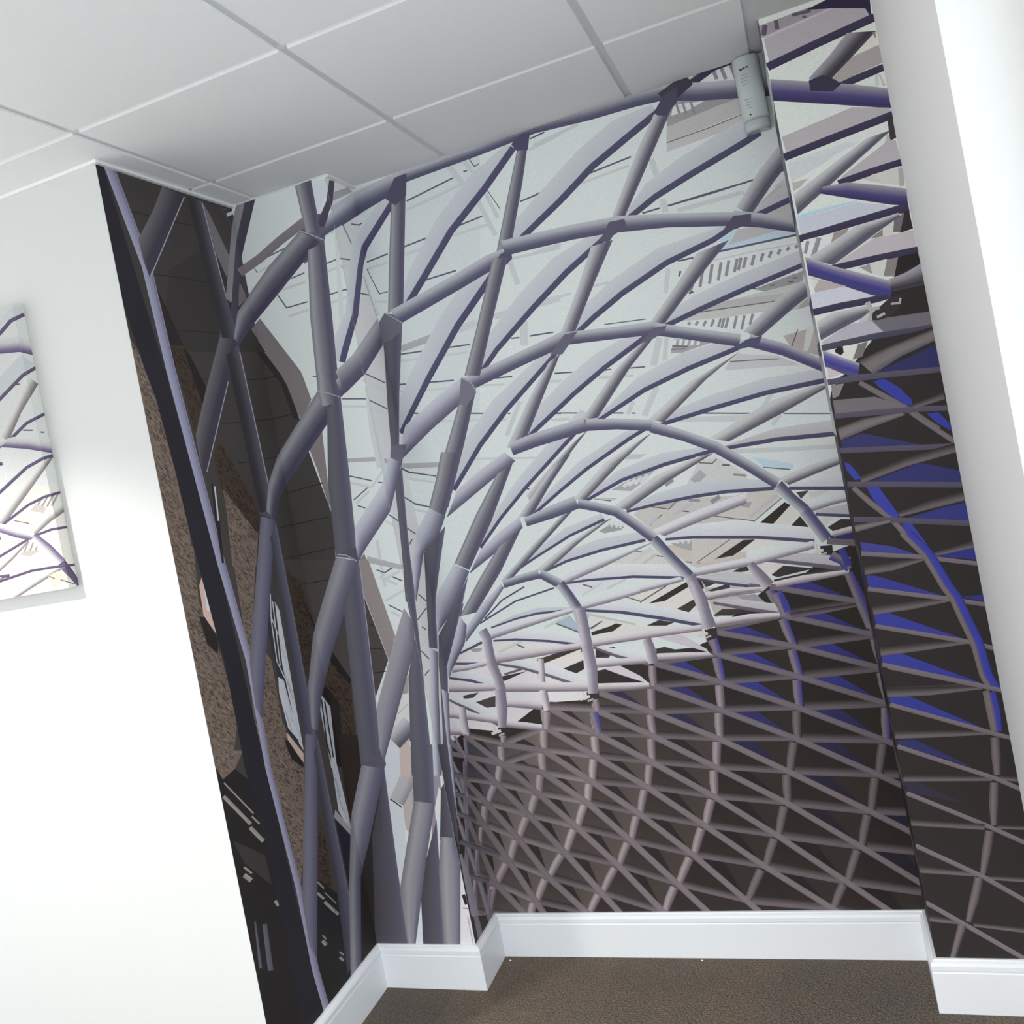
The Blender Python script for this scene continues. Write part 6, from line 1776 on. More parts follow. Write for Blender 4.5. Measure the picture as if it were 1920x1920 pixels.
'P': '''
p 204,209,205 -79,26515;2711,26514;2711,-42;-80,-44
p 148,141,148 -79,26347;1231,26384;1688,26178;452,26027;23,26021;-79,26321
r mk 84,26342,199,26280;-3,26107,113,26046
r mk 365,26357,466,26336;352,26120,454,26099
r mk 804,26383,807,26297;1254,26331,1257,26246
r mk 1038,26240,1029,26191;1137,26205,1127,26156
p 182,176,178 27,26042;1693,26198;1961,26102;133,25918
p 166,161,167 46,25970;1765,26150;2584,25880;2580,25691;74,25365
p 54,48,68 1142,26351;1820,26452;2615,26166;2566,25611;2468,25900;1767,26160
r pk -16,25360,37,25148;1200,25538,1249,25330;2614,25720,2659,25515
r VD 1967,25458,2616,25275;1461,25029,1999,24848;929,24665,1466,24488;902,24347,1290,24199
p 204,202,196 2571,25248;2552,24916;1976,24834
p 150,120,116 2515,25268;2593,25262;2581,25076
p 160,152,153 2614,24926;2631,24465;1495,24306;1416,24439;1976,24834
r pk 2613,24437,2648,24260;1917,24362,1954,24176;1359,24279,1388,24130
r b1 2412,24238,2489,24216;2372,23954,2448,23932
r b3 2487,24207,2525,24211;2541,23887,2597,23894
r PB 15,24933,-5,24365;940,24557,1346,23824;1858,24176,1916,23589;2671,23794,2661,23288
p 60,56,74 904,24586;1243,24626;1512,24408;1629,24262;1404,24141;899,24326
p 170,165,168 30,23393;1777,23611;2590,23332;2618,23153;75,22938
r pk -21,22962,15,22762;1179,23091,1213,22895;2618,23233,2651,23041
p 66,58,64 2495,23128;2614,23133;2613,22560;2467,22519
p 178,172,166 2321,22479;2446,22739;2485,22514;2554,22450
p 194,199,201 65,22742;1555,22797;1740,22697;221,22321
p 190,195,196 53,22680;1367,22659;869,22416;70,22189
p 172,166,164 66,22168;467,22162;248,22005;68,21946
p 172,167,172 1244,21980;2328,22498;2590,22524;2621,22026;1226,21876
r G 1973,22755,2535,22775;1062,22338,1438,22140;52,21862,61,21329
r pk 2614,22018,2633,21842;1890,21987,1913,21805;1125,21922,1149,21751
p 190,184,184 1696,21762;1971,21833;2156,21522
p 194,192,186 1948,21818;2570,21850;2564,21362;2137,21528
r b2 2525,21815,2640,21793;2484,21358,2599,21337
r PB 767,21856,658,21712;1336,21801,1304,21398;1943,21562,2199,20974;2625,21259,2588,20823
r cy 49,21341,57,21232;663,21342,668,21245;1486,21292,1488,21250
p 184,188,198 42,21223;1479,21230;2047,21017;2295,20841;42,20758
r pk -22,20789,-3,20602;1387,20857,1405,20673;2243,20895,2253,20705;2599,20903,2600,20652
p 196,194,190 1980,20412;2229,20580;2172,20253;1909,20237
p 110,104,108 2229,20580;2507,20696;2346,20228;2156,20279
p 54,50,52 2489,20702;2589,20716;2604,20243;2304,20217
p 205,207,205 83,20637;755,20633;559,20246;204,20140;58,20267
r b4 142,20607,219,20570;24,20307,100,20269
r b4 407,20634,506,20572;178,20187,279,20126
p 150,140,136 818,20638;1171,20652;1110,20538;682,20346
p 130,124,122 1610,20253;1942,20422;1909,20237
p 180,173,177 691,19817;1668,20237;2618,20208;2602,19775;683,19775
r G 2353,20718,2376,20626;1378,20662,1835,20386;79,20151,671,19822
r pk 2626,19782,2628,19606;1616,19820,1621,19642;591,19829,598,19656
p 46,43,43 2162,19633;2615,19623;2625,19343;1977,19143
p 130,124,122 1904,19636;2162,19633;1984,19185;1754,19242
p 196,196,192 1503,19652;1907,19656;1754,19242;1518,19389
p 150,144,144 1252,19608;1500,19632;1514,19368
p 58,55,72 1874,19126;2628,19364;2711,18849;2711,18671;2567,18334;1768,18526
r VD 1835,19136,1900,18818;2246,19204,2250,18775;2665,19354,2639,18743
r PB2 47,20203,43,19717;459,19920,535,19417;985,19611,1273,18928;1889,19101,1825,18620
p 52,48,48 2649,18804;1900,18818;1195,17682;478,17006;297,16934;50,16608;-5,16419;-79,16345;-80,-44;2323,-42;2711,3713;2711,18717
p 190,192,202 15,19214;833,19222;1457,18818;1347,18769;2,18795
r pk -11,18829,-4,18655;663,18836,667,18659;1477,18800,1480,18629;1780,18781,1785,18653
p 170,160,158 112,19633;874,19223;124,19232
p 200,200,196 88,19617;266,19550;95,19305
r G 29,18478,46,17986;412,18620,781,18237;1278,18611,1321,18394
p 184,182,182 970,18258;1289,18445;1244,18194
p 170,168,178 58,17939;781,18237;1291,18227;1531,17867;84,17844
p 108,104,112 1291,18227;2667,18118;2659,17736;1528,17846
r pk2 27,17862,32,17696;1317,17876,1317,17717;2189,17811,2190,17684;2702,17799,2705,17737
p 58,55,57 1522,18498;1794,18671;2077,18688;2010,18424;1753,18205;1445,18180;1311,18222;1341,18389
r w2 1225,18683,1341,18711;1278,18463,1393,18492
r w2 1294,18532,1299,18442;1529,18537,1533,18447
r w2 1303,18474,1380,18435;1199,18227,1274,18187
r w2 1429,18290,1448,18225;1622,18353,1642,18288
r w2 1809,18542,1804,18491;1987,18519,2018,18464;2021,18620,2065,18601
p 206,206,200 543,17719;910,17692;679,17326;467,17472
p 118,112,110 888,17686;1126,17698;931,17348;699,17321
p 50,44,46 323,17658;421,17736;527,17690;522,17548;441,17499;332,17590
p 54,54,92 1218,16892;2659,17287;2665,16646;1148,16841
r pt 813,17264,1109,16849;1562,17469,1809,17155;2689,17686,2718,17402
r PB3 41,17721,24,17280;433,17457,397,17023;842,17192,737,16840
p 190,180,184 65,17272;397,17023;51,16964
r pf 16,16948,11,16795;782,16914,772,16750;1741,16812,1729,16663;2708,16696,2696,16558
p 130,124,128 81,16780;392,16759;213,16464;59,16428
r pe 794,16754,716,16656;1292,16309,1202,16195;1780,15860,1685,15752;2151,15449,2041,15328;2384,15212,2277,15088
p 60,64,146 1077,16670;1343,16680;1635,16390;1869,16017;1844,15871;1657,15951;1186,16483
p 112,106,110 52,16386;1047,16271;1740,15848;47,16009
r pf 25,16035,13,15904;984,15944,968,15794;1972,15834,1954,15686;2658,15707,2641,15583
r hd 1850,15909,1869,15783;2576,16071,2603,15884
p 60,64,142 2137,15618;2406,15586;2616,15224;2625,15051;2321,15323
r pt 39,15654,61,15316;664,15777,821,15504;1575,15751,1661,15669
p 58,58,98 57,15295;598,15404;1914,14840;66,15104
r pe 1853,15697,1784,15621;2264,15284,2176,15187;2690,14817,2603,14720
r pf 2,15120,-17,14981;1328,14931,1309,14795;2678,14735,2659,14601
r pt2 326,14306,362,14115;1437,14595,1468,14362;2653,14752,2673,14522
p 62,66,148 43,14741;157,14676;299,14429;370,14239;221,14221;65,14515
p 56,57,102 557,14130;1797,14395;2639,14042;2664,13738
r pf 32,14215,7,14072;1171,14016,1145,13876;2665,13740,2641,13603
r pe 97,13992,195,14075;425,13528,535,13629;850,13027,956,13112;1118,12525,1240,12607;1414,12004,1524,12080
p 62,67,150 452,14004;732,13957;938,13504;1089,13150;1009,13097;826,13214;572,13630
r pt2 1075,13248,1092,13099;1837,13429,1859,13197;2678,13539,2694,13287
p 58,60,118 1263,13046;2182,13194;2673,13222;2670,12751
r pf 13,13282,-15,13139;1013,13103,984,12963;2691,12744,2661,12607
r pt -6,13064,-1,12867;854,13076,856,12990
p 62,66,148 1102,12929;1337,12893;1552,12402;1675,12079;1598,11981;1414,12072;1231,12515
r pt2 1684,12087,1689,11980;2659,12267,2671,12036
p 68,68,132 70,12598;792,12370;1400,12030;55,12343
p 60,62,134 57,11707;297,11657;1801,10908;61,11383
p 60,64,140 61,10679;371,10676;2127,9719;65,10399
p 60,64,140 46,9529;488,9585;2318,8552;59,9372
p 55,57,120 1728,11973;2643,12069;2664,11744
p 55,57,120 2126,10856;2630,10858;2638,10674
r pt2 43,11964,36,11722;703,11983,703,11744;1442,11980,1444,11894
r pt2 62,10890,52,10648;929,10917,917,10678;1847,10858,1843,10773
r pt2 56,9785,41,9542;1143,9802,1126,9585;2166,9736,2158,9651
r pt2 43,8724,12,8481;1154,8679,1129,8462;2323,8595,2314,8510
r pg 49,12346,22,12234;1467,12045,1438,11936;2700,11687,2670,11581
r pg 50,11397,17,11286;1904,10886,1871,10778;2678,10639,2644,10533
r pg 63,10401,25,10291;2198,9723,2157,9617;2684,9509,2641,9405
r pg 50,9373,8,9264;2331,8563,2290,8457;2692,8422,2650,8317
r bl2 1133,12583,1298,12713;1537,11948,1716,12092
r pe 1015,12632,1114,12710;1427,12001,1528,12082
r bl2 1533,11979,1719,12061;1818,11104,2008,11205;1972,10751,2166,10868
r pe 1421,12016,1533,12066;1709,11145,1820,11203;1866,10795,1976,10861
r bl2 1974,10777,2165,10842;2102,10173,2300,10245;2237,9612,2442,9693
r pe 1864,10808,1978,10847;1996,10205,2112,10247;2135,9646,2251,9691
r bl2 2243,9634,2436,9672;2308,8769,2508,8838;2433,8355,2633,8452
r pe 2135,9657,2250,9680;2204,8797,2320,8837;2330,8389,2444,8444
p 58,62,136 27,8412;504,8438;2188,7371;56,8286
p 54,55,96 33,7269;444,7274;1681,6445;54,7155
p 54,52,66 8,6182;273,6168;1326,5518;43,5911
r pt2 49,8679,15,8435;1056,8622,1029,8404;2228,8539,2218,8453
r pt2 36,7537,2,7315;1064,7485,1034,7289;2208,7380,2191,7273
r pt2 37,6349,6,6171;1061,6288,1031,6122;2069,6205,2047,6075
r pt2 14,5137,-18,4981;1441,5019,1414,4887
r pt2 2231,6218,2199,6089;2660,6151,2628,6024
r pg 172,9294,131,9185;2304,8565,2264,8459;2684,8423,2644,8318
r pg 62,8292,14,8185;2295,7353,2250,7247;2689,7195,2646,7090
r pg 53,7165,-1,7058;2161,6187,2108,6085;2685,5867,2628,5767
r pg 62,5907,3,5803;1747,4983,1689,4881;2534,4500,2476,4400
r bl2 2337,8355,2492,8387;2372,7882,2527,7903;2346,7329,2480,7337
r pe 2207,8392,2362,8415;2210,7892,2384,7918;2225,7351,2380,7374
r cd 2186,7190,2398,7191;2132,6694,2345,6696;2110,6218,2265,6222
r cd 1993,6037,2183,6023;1878,5473,2089,5464;1834,4926,1970,4925
r pt2 11,5154,-29,4987;1702,4971,1666,4808
r pt2 3,3911,-48,3710;1315,3722,1282,3590
r pt2 1531,3619,1506,3510;2562,3550,2528,3399
r pt2 41,2571,-13,2393;720,2427,687,2317
r pt2 1027,2373,997,2263;2346,2226,2305,2074
r pt2 1984,4934,1963,4825;2778,4874,2757,4767
r pg 38,4494,-29,4386;1441,3651,1374,3547;2472,2875,2403,2774
r pg 22,2962,-51,2858;778,2413,705,2309;2135,1414,2065,1311
r cd 1683,4796,1880,4757;1519,4253,1725,4213;1378,3655,1509,3630
r cd 1243,3580,1438,3531;1030,2988,1233,2934;840,2403,969,2366
r cd 653,2325,846,2264;311,1415,440,1376
''',
'K': '''
p 198,201,199 -70,21733;428,23430;7557,23425;7557,15274;-70,15269
p 206,203,196 -70,18857;7557,18269;7557,15274;-70,15269
p 184,188,190 6074,21322;7453,21958;7557,21862;7557,21498;7385,21444;6383,20948
p 190,194,195 6628,22885;7410,23303;7557,23283;7557,23033;7323,22972
r cv -1248,23352,-1171,23262;-123,23754,-74,23655;950,23761,951,23663;1782,23623,1767,23528
r cv -1571,21393,-1492,21304;-64,22036,-8,21940;937,22110,953,22012;1563,22088,1569,21991
r cv -1487,20046,-1402,19961;-330,20577,-274,20481;1152,20688,1175,20592
r cv -1547,18902,-1481,18810;-722,19240,-666,19145;552,19418,572,19320;1031,19418,1037,19320
r cv -1522,17912,-1470,17817;-971,18094,-925,17998;534,18264,559,18167
r cv -1635,16947,-1595,16849;-1095,17093,-1060,16995;313,17202,328,17104
r cv -1588,16026,-1577,15925;-1387,16053,-1377,15952;380,16023,374,15924
r CT 117,21956,532,21593;-686,21165,-439,20892;-1666,20385,-1238,20137
r CT -30,19248,592,19336;-1181,18650,-837,18425;-1835,18269,-1540,17995
r CT 542,17927,526,17596;-251,17658,-83,17408;-1203,17175,-999,17033
r CT -165,16016,126,15922;-1479,15672,-1005,15614;-1972,15517,-1526,15463
r CR -1457,23372,-1587,22940;-706,23320,-851,22833;81,23212,13,22703;1925,22888,1823,22530
r CR -1526,20196,-1950,19902;-1046,20227,-1611,20004;-196,20061,-529,19756;1035,19783,914,19362
r CR -1476,17357,-1557,17083;352,17400,275,17132
r cv 1470,23091,1542,23004;2519,23483,2564,23387;3520,23493,3521,23399;4297,23362,4284,23271
r cv 883,21070,962,20987;2575,21824,2628,21731;3510,21897,3525,21803;4094,21878,4100,21785
r cv 1250,19898,1330,19817;2329,20414,2381,20321;3712,20524,3734,20431
r cv 92,18325,167,18240;1964,19121,2017,19030;3153,19295,3171,19200;3600,19296,3605,19202
r cv 172,17477,234,17389;1733,18015,1776,17922;3137,18181,3160,18087
r cv -432,16471,-381,16379;1619,17048,1651,16953;2931,17154,2946,17060
r cv -959,15724,-934,15626;1348,16044,1357,15947;2996,16015,2990,15920
r CT 2744,21747,3132,21397;1996,20981,2226,20718;1084,20226,1482,19987
r CT 2610,19130,3190,19216;1537,18552,1858,18334;310,17807,536,17495
r CT 3145,17855,3130,17535;2405,17594,2562,17353;1518,17128,1708,16990
r CT 2488,16009,2759,15918;1263,15676,1704,15620;150,15315,529,15269
r CR 1211,23114,1091,22701;1975,23062,1840,22591;2710,22960,2646,22468;4432,22653,4337,22306
r CR 303,19982,180,19558;1661,20074,1135,19858;2454,19916,2144,19620;3603,19649,3491,19242
r CR -348,17740,-426,17470;1105,17299,1029,17034;2968,17345,2896,17087
r cv 4006,22848,4073,22764;4986,23229,5029,23137;5923,23243,5924,23152;6651,23119,6638,23031
r cv 3460,20893,3534,20812;5041,21625,5090,21535;5915,21699,5929,21608;6462,21682,6467,21591
r cv 3804,19761,3879,19682;4811,20261,4861,20172;6105,20371,6126,20280
r cv 2725,18239,2795,18157;4472,19011,4521,18923;5584,19181,5601,19089;6001,19182,6007,19091
r cv 2800,17420,2858,17334;4257,17941,4298,17851;5570,18103,5591,18012
r cv 2237,16448,2286,16359;4151,17006,4182,16915;5378,17110,5392,17019
r cv 1747,15726,1770,15632;3899,16036,3908,15942;5439,16008,5435,15916
r CT 5198,21552,5562,21214;4500,20809,4716,20555;3649,20077,4021,19847
r CT 5075,19021,5618,19104;4073,18460,4373,18250;2929,17739,3140,17437
r CT 5578,17788,5564,17478;4886,17535,5033,17302;4057,17083,4235,16950
r CT 4964,16002,5218,15914;3820,15681,4233,15626;2782,15331,3135,15287
r CR 3765,22869,3653,22469;4479,22821,4353,22366;5165,22725,5106,22249;6778,22432,6689,22097
r CR 2920,19840,2805,19430;4188,19931,3696,19722;4929,19780,4640,19493;6005,19523,5900,19130
r CR 2315,17673,2242,17413;3671,17248,3601,16992;5412,17294,5346,17044
r cv 6379,22632,6441,22527;6813,22755,6888,22655;7284,23000,7348,22895;7810,23063,7846,22956
r CR 5500,22792,5394,22402;6821,22595,6704,22154;7465,22504,7410,22043;7807,22303,7852,21852
r CT 7497,21369,7838,21043;6843,20648,7045,20402;6046,19938,6395,19716
r cv 5865,20731,5943,20645;6339,20967,6415,20881;7343,21442,7401,21350;7837,21547,7880,21452
r cv 6990,21221,6988,21181;7198,21201,7196,21162
r cv 6188,19629,6267,19559;6436,19789,6508,19715;7134,20117,7183,20033;7830,20241,7862,20155
r cv 6987,19927,6977,19888;7333,19858,7323,19820
r cv 7591,19756,7576,19719;7700,19725,7685,19688
r CR 5365,19707,5258,19311;6552,19798,6092,19594;7246,19652,6975,19375;7807,19418,7881,19077
r CT 7384,18918,7893,18999;6446,18374,6727,18171;5375,17675,5573,17383
r cv 5183,18158,5251,18080;5660,18389,5725,18311;6817,18907,6866,18823;7459,19047,7484,18959;7861,19073,7875,18985
r cs2 7178,17979,7226,17945;6881,17724,6929,17690
r cs2 7373,17976,7422,17943;7074,17707,7123,17674
r cs2 7567,17972,7616,17940;7266,17689,7315,17657
r cs2 7728,17969,7778,17938;7425,17675,7475,17644
p 180,172,168 6898,17810;7252,17649;7151,17514;6656,17646
r cv 6014,17491,6002,17468;6541,17319,6528,17296
p 206,196,186 6187,17646;6867,17433;6539,17322;6011,17490
r CT 7856,17725,7843,17425;7208,17479,7346,17254;6432,17042,6598,16913
r cv 5259,17360,5306,17291;5566,17478,5612,17409;6620,17864,6655,17793;7256,17989,7273,17915;7854,18023,7863,17949
r cs2 6346,16833,6401,16806;6100,16535,6156,16508
r cs2 6539,16803,6594,16776;6294,16506,6350,16480
r cs2 6731,16774,6785,16747;6487,16478,6542,16451
p 176,168,162 5952,16496;6173,16566;6758,16505;6328,16389
r CT 6251,16864,6406,16814;5546,16504,5730,16425;4840,16187,5101,16124
r cv 4732,16416,4773,16351;5196,16585,5233,16519;6523,16957,6546,16889;7283,17055,7288,16985;7897,17034,7893,16965
r CR 5450,17501,5287,17279;6118,17215,5970,16989;6651,17005,6546,16821
r CR 6474,16840,6723,16986;6860,16403,7175,16580;7249,15977,7541,16132
r cv 7256,15993,7535,16117;7544,15642,7770,15736;7788,15329,7935,15387
r CT 7283,15995,7520,15911;6211,15684,6598,15632;5240,15347,5571,15303
r cv 4271,15718,4296,15648;5018,15881,5036,15811;6287,16018,6291,15947;7084,16008,7079,15938;7915,15965,7907,15896
p 208,192,178 6827,15754;7245,15848;7495,15560;6929,15382
r cv 6868,15760,6850,15739;7071,15655,7053,15634
r cv 7252,15605,7237,15583;7721,15415,7706,15392
''',
'S': '''
p 198,201,199 -61,23427;443,23428;443,15273;-61,15274
p 206,203,196 -61,18273;443,18276;443,15273;-61,15274
p 184,188,190 -61,21937;-50,21945;382,21682;-61,21448
p 190,194,195 -61,23279;389,23365;348,23209;-61,22985
r cv -1137,22308,-1077,22226;-712,22548,-636,22473;-229,22931,-161,22847;338,23166,377,23069
r CR -1235,22322,-1341,21898;-704,22396,-820,21939;-38,22494,-96,22019;334,22393,385,21947
r CT -3,21368,368,21120;-682,20518,-477,20317;-1451,19710,-1121,19552
r cv -1250,20673,-1177,20606;-1175,20725,-1103,20658;-167,21404,-105,21326;368,21633,415,21547
r cv -533,21105,-535,21066;-319,21132,-321,21093
r cv -1260,19488,-1186,19431;-1082,19627,-1012,19567;-385,20054,-334,19979;360,20303,395,20221
r cv -536,19843,-546,19804;-178,19831,-188,19791
r cv 98,19771,82,19731;217,19757,200,19717
r CR -1252,19589,-1600,19305;-970,19652,-1409,19396;-269,19614,-548,19304;334,19462,416,19125
r CT -124,18904,430,19048;-1073,18285,-797,18113;-1490,17983,-1259,17774
r cv -1266,18529,-1212,18458;-707,18831,-658,18755;-44,19042,-18,18957;394,19119,410,19031
r cs2 -340,17958,-290,17927;-644,17691,-595,17661
r cs2 -135,17967,-84,17938;-447,17684,-397,17654
r cs2 72,17977,126,17948;-248,17677,-196,17648
r cs2 248,17985,302,17957;-80,17671,-26,17642
r cv -1191,17348,-1203,17326;-980,17287,-992,17265
r CT 388,17745,375,17439;-309,17467,-164,17249;-1086,17021,-924,16901
r cv -1239,17672,-1202,17608;-903,17811,-869,17745;-259,17972,-240,17900;386,18048,396,17974
r cs2 -1168,16822,-1115,16797;-1246,16728,-1193,16703
r cs2 -982,16796,-928,16771;-1218,16514,-1165,16488
r cs2 -794,16769,-739,16744;-1032,16486,-979,16460
r CT -1259,16850,-1111,16805;-1369,16794,-1218,16744
r cv -1208,16882,-1183,16818;-998,16942,-975,16877;-230,17050,-225,16981;434,17042,430,16971
r CR -1216,17116,-1342,16914;-872,16990,-976,16813
r CR -1045,16830,-802,16973;-664,16411,-342,16581;-266,15986,44,16131
r cv -259,16001,37,16116;48,15639,293,15724;313,15309,478,15359
r CT -230,16002,22,15910;-1296,15743,-925,15676;-1595,15654,-1252,15590
r cv -1225,16054,-1221,15988;-437,16021,-442,15953;454,15950,446,15880
p 208,192,178 -61,15623;-5,15560;-61,15546
r cv -656,15787,-674,15768;-450,15676,-469,15657
r cv -262,15618,-278,15597;239,15401,223,15379
''',
}

# tonal strips across each printed bar: position across the bar, sRGB ink colour
PROF = {
 'fd': [(0, (82, 80, 104)), (1, (76, 74, 98))], 'fd2': [(0, (78, 75, 86)), (1, (72, 68, 80))], 'fk': [(0, (66, 62, 82)), (1, (62, 58, 78))], 'fw': [(0, (104, 96, 108)), (1, (98, 90, 102))],
 'fl': [(0, (188, 192, 196)), (1, (176, 179, 187))], 'fg': [(0, (128, 126, 132)), (1, (136, 135, 140))], 'gf': [(0, (124, 118, 124)), (1, (116, 110, 115))],
 'b0': [(0, (204, 205, 208)), (1, (192, 192, 198))], 'b1': [(0, (188, 192, 192)), (1, (186, 190, 190))], 'b2': [(0, (164, 163, 165)), (1, (160, 159, 161))], 'b3': [(0, (186, 185, 187)), (1, (174, 172, 176))], 'b4': [(0, (140, 138, 144)), (1, (132, 130, 136))],
 'ln': [(0, (88, 88, 106)), (1, (88, 88, 106))], 'lk': [(0, (96, 92, 94)), (1, (96, 92, 94))], 'jl': [(0, (48, 45, 46)), (1, (48, 45, 46))], 'mk': [(0, (100, 92, 104)), (1, (84, 76, 92))],
 'R': [(0, (172, 175, 181)), (.2, (164, 166, 173)), (.45, (126, 126, 139)), (.7, (90, 89, 108)), (1, (80, 78, 102))],
 'Rk': [(0, (70, 68, 76)), (1, (66, 64, 78))],
 'RB': [(0, (176, 174, 178)), (.25, (150, 148, 160)), (.5, (104, 102, 132)), (.75, (80, 78, 112)), (1, (88, 84, 108))],
 'RW': [(0, (188, 182, 188)), (.3, (160, 154, 164)), (.6, (124, 118, 132)), (1, (112, 104, 120))],
 'V': [(0, (112, 112, 118)), (.16, (146, 147, 152)), (.42, (116, 115, 123)), (.75, (84, 82, 97)), (1, (92, 90, 108))],
 'V2': [(0, (88, 87, 94)), (.3, (94, 93, 101)), (.7, (84, 82, 98)), (1, (100, 98, 114))],
 'V3': [(0, (72, 69, 76)), (.5, (82, 79, 88)), (.85, (88, 85, 98)), (1, (96, 93, 108))],
 'VD': [(0, (150, 147, 154)), (.25, (132, 129, 136)), (.5, (92, 88, 96)), (.75, (62, 58, 66)), (1, (74, 70, 80))],
 'G': [(0, (182, 184, 187)), (.22, (170, 171, 174)), (.48, (128, 127, 134)), (.76, (86, 84, 98)), (1, (94, 92, 108))],
 'GL': [(0, (190, 192, 194)), (.3, (182, 183, 184)), (.6, (138, 136, 141)), (.85, (92, 90, 101)), (1, (100, 98, 109))],
 'GW': [(0, (204, 204, 208)), (.4, (198, 198, 201)), (.72, (148, 144, 152)), (1, (106, 101, 114))],
 'GP': [(0, (204, 199, 202)), (.4, (190, 183, 187)), (.75, (142, 132, 140)), (1, (106, 96, 106))],
 'F': [(0, (184, 187, 194)), (.3, (170, 171, 182)), (.6, (134, 132, 148)), (.85, (100, 98, 116)), (1, (92, 90, 110))],
 'F2': [(0, (158, 159, 165)), (.3, (128, 127, 136)), (.65, (88, 86, 102)), (1, (76, 74, 94))],
 'Tk': [(0, (118, 117, 124)), (.2, (140, 140, 147)), (.5, (98, 96, 106)), (.8, (70, 67, 84)), (1, (76, 73, 92))],
 'TN': [(0, (122, 120, 128)), (.3, (142, 140, 147)), (.65, (104, 102, 118)), (1, (82, 80, 98))],
 'TL': [(0, (146, 144, 152)), (.35, (140, 138, 147)), (.7, (116, 113, 126)), (1, (92, 89, 104))],
 'TL2': [(0, (112, 109, 116)), (.3, (148, 146, 151)), (.65, (130, 128, 138)), (1, (92, 90, 106))],
 'K': [(0, (104, 101, 106)), (.3, (90, 87, 93)), (.65, (68, 65, 74)), (1, (64, 61, 76))],
 'K2': [(0, (54, 52, 55)), (.4, (60, 58, 63)), (.75, (80, 78, 88)), (1, (88, 86, 98))],
 'N': [(0, (104, 102, 114)), (.35, (114, 112, 126)), (.7, (98, 96, 116)), (1, (80, 78, 100))],
 'N2': [(0, (66, 65, 76)), (.5, (82, 81, 96)), (.85, (92, 91, 106)), (1, (112, 110, 124))],
 'L': [(0, (152, 151, 172)), (.5, (138, 136, 160)), (.8, (124, 121, 144)), (.84, (88, 84, 104)), (.9, (138, 135, 154)), (1, (116, 113, 132))],
 'rim': [(0, (150, 148, 160)), (1, (160, 158, 168))], 'st': [(0, (150, 146, 140)), (1, (128, 124, 118))], 'gl': [(0, (96, 98, 106)), (1, (80, 82, 92))], 'wl': [(0, (186, 188, 192)), (1, (178, 180, 186))], 'sm': [(0, (176, 172, 172)), (.5, (170, 168, 172)), (1, (130, 126, 134))],
 'w': [(0, (206, 204, 200)), (1, (186, 184, 182))], 'w2': [(0, (170, 168, 166)), (1, (160, 156, 156))], 'cy': [(0, (190, 208, 214)), (1, (160, 188, 204))],
 'hl': [(0, (66, 60, 59)), (.35, (96, 88, 88)), (.7, (124, 114, 116)), (1, (122, 112, 115))], 'hd': [(0, (52, 47, 47)), (.35, (78, 72, 73)), (.7, (102, 94, 98)), (1, (98, 90, 95))], 'hs': [(0, (72, 68, 76)), (.5, (104, 99, 108)), (1, (100, 95, 106))],
 'cl': [(0, (128, 118, 120)), (.3, (166, 153, 154)), (.65, (132, 121, 124)), (1, (86, 78, 82))], 'cm': [(0, (118, 108, 112)), (.35, (152, 140, 144)), (.7, (114, 104, 109)), (1, (76, 69, 74))], 'cd': [(0, (84, 77, 78)), (.35, (114, 105, 107)), (.7, (98, 90, 93)), (1, (60, 54, 56))], 'cs': [(0, (128, 123, 132)), (.5, (124, 118, 128)), (1, (86, 82, 92))],
 'cb': [(0, (112, 104, 108)), (.3, (128, 118, 124)), (.6, (96, 90, 126)), (1, (62, 60, 130))], 'bl': [(0, (74, 73, 136)), (1, (62, 62, 130))], 'bl2': [(0, (84, 80, 126)), (.3, (64, 68, 150)), (.8, (60, 64, 148)), (1, (50, 49, 90))],
 'lf': [(0, (112, 103, 106)), (.6, (117, 108, 111)), (1, (104, 96, 99))], 'lf2': [(0, (106, 99, 106)), (.6, (113, 105, 111)), (1, (99, 91, 98))], 'ls': [(0, (136, 131, 142)), (1, (124, 119, 130))],
 'pk': [(0, (66, 61, 82)), (1, (60, 55, 76))], 'pk2': [(0, (78, 76, 90)), (1, (70, 68, 82))], 'pf': [(0, (88, 83, 97)), (1, (82, 77, 91))], 'pg': [(0, (116, 108, 114)), (.6, (112, 103, 108)), (1, (104, 96, 100))],
 'PB': [(0, (150, 146, 152)), (.25, (116, 112, 134)), (.55, (74, 70, 112)), (.9, (60, 55, 90)), (1, (80, 66, 98))], 'PB2': [(0, (164, 160, 166)), (.25, (106, 102, 136)), (.55, (66, 63, 124)), (1, (70, 66, 102))], 'PB3': [(0, (164, 155, 164)), (.25, (98, 95, 142)), (.6, (64, 63, 136)), (1, (88, 82, 108))],
 'pt': [(0, (60, 56, 56)), (.3, (112, 106, 105)), (.65, (118, 111, 112)), (1, (88, 84, 94))], 'pt2': [(0, (50, 46, 46)), (.35, (74, 69, 69)), (.75, (104, 97, 99)), (1, (94, 87, 92))], 'pe': [(0, (104, 97, 95)), (.6, (116, 107, 104)), (1, (92, 84, 112))],
 'cv': [(0, (98, 86, 112)), (1, (84, 72, 98))], 'cs2': [(0, (150, 142, 140)), (1, (140, 132, 130))], 'CR': [(0, (200, 200, 199)), (.4, (184, 182, 186)), (.75, (120, 108, 134)), (1, (90, 76, 110))], 'CT': [(0, (206, 206, 202)), (.35, (196, 195, 189)), (.7, (142, 138, 136)), (1, (104, 98, 104))],
}
POLYC = {'brick': (112, 99, 90), 'brickd': (68, 58, 52), 'sash': (184, 186, 194), 'colw': (196, 199, 205)}
GAIN = 1.02                       # print ink reflectance = photo tone / light on the wall

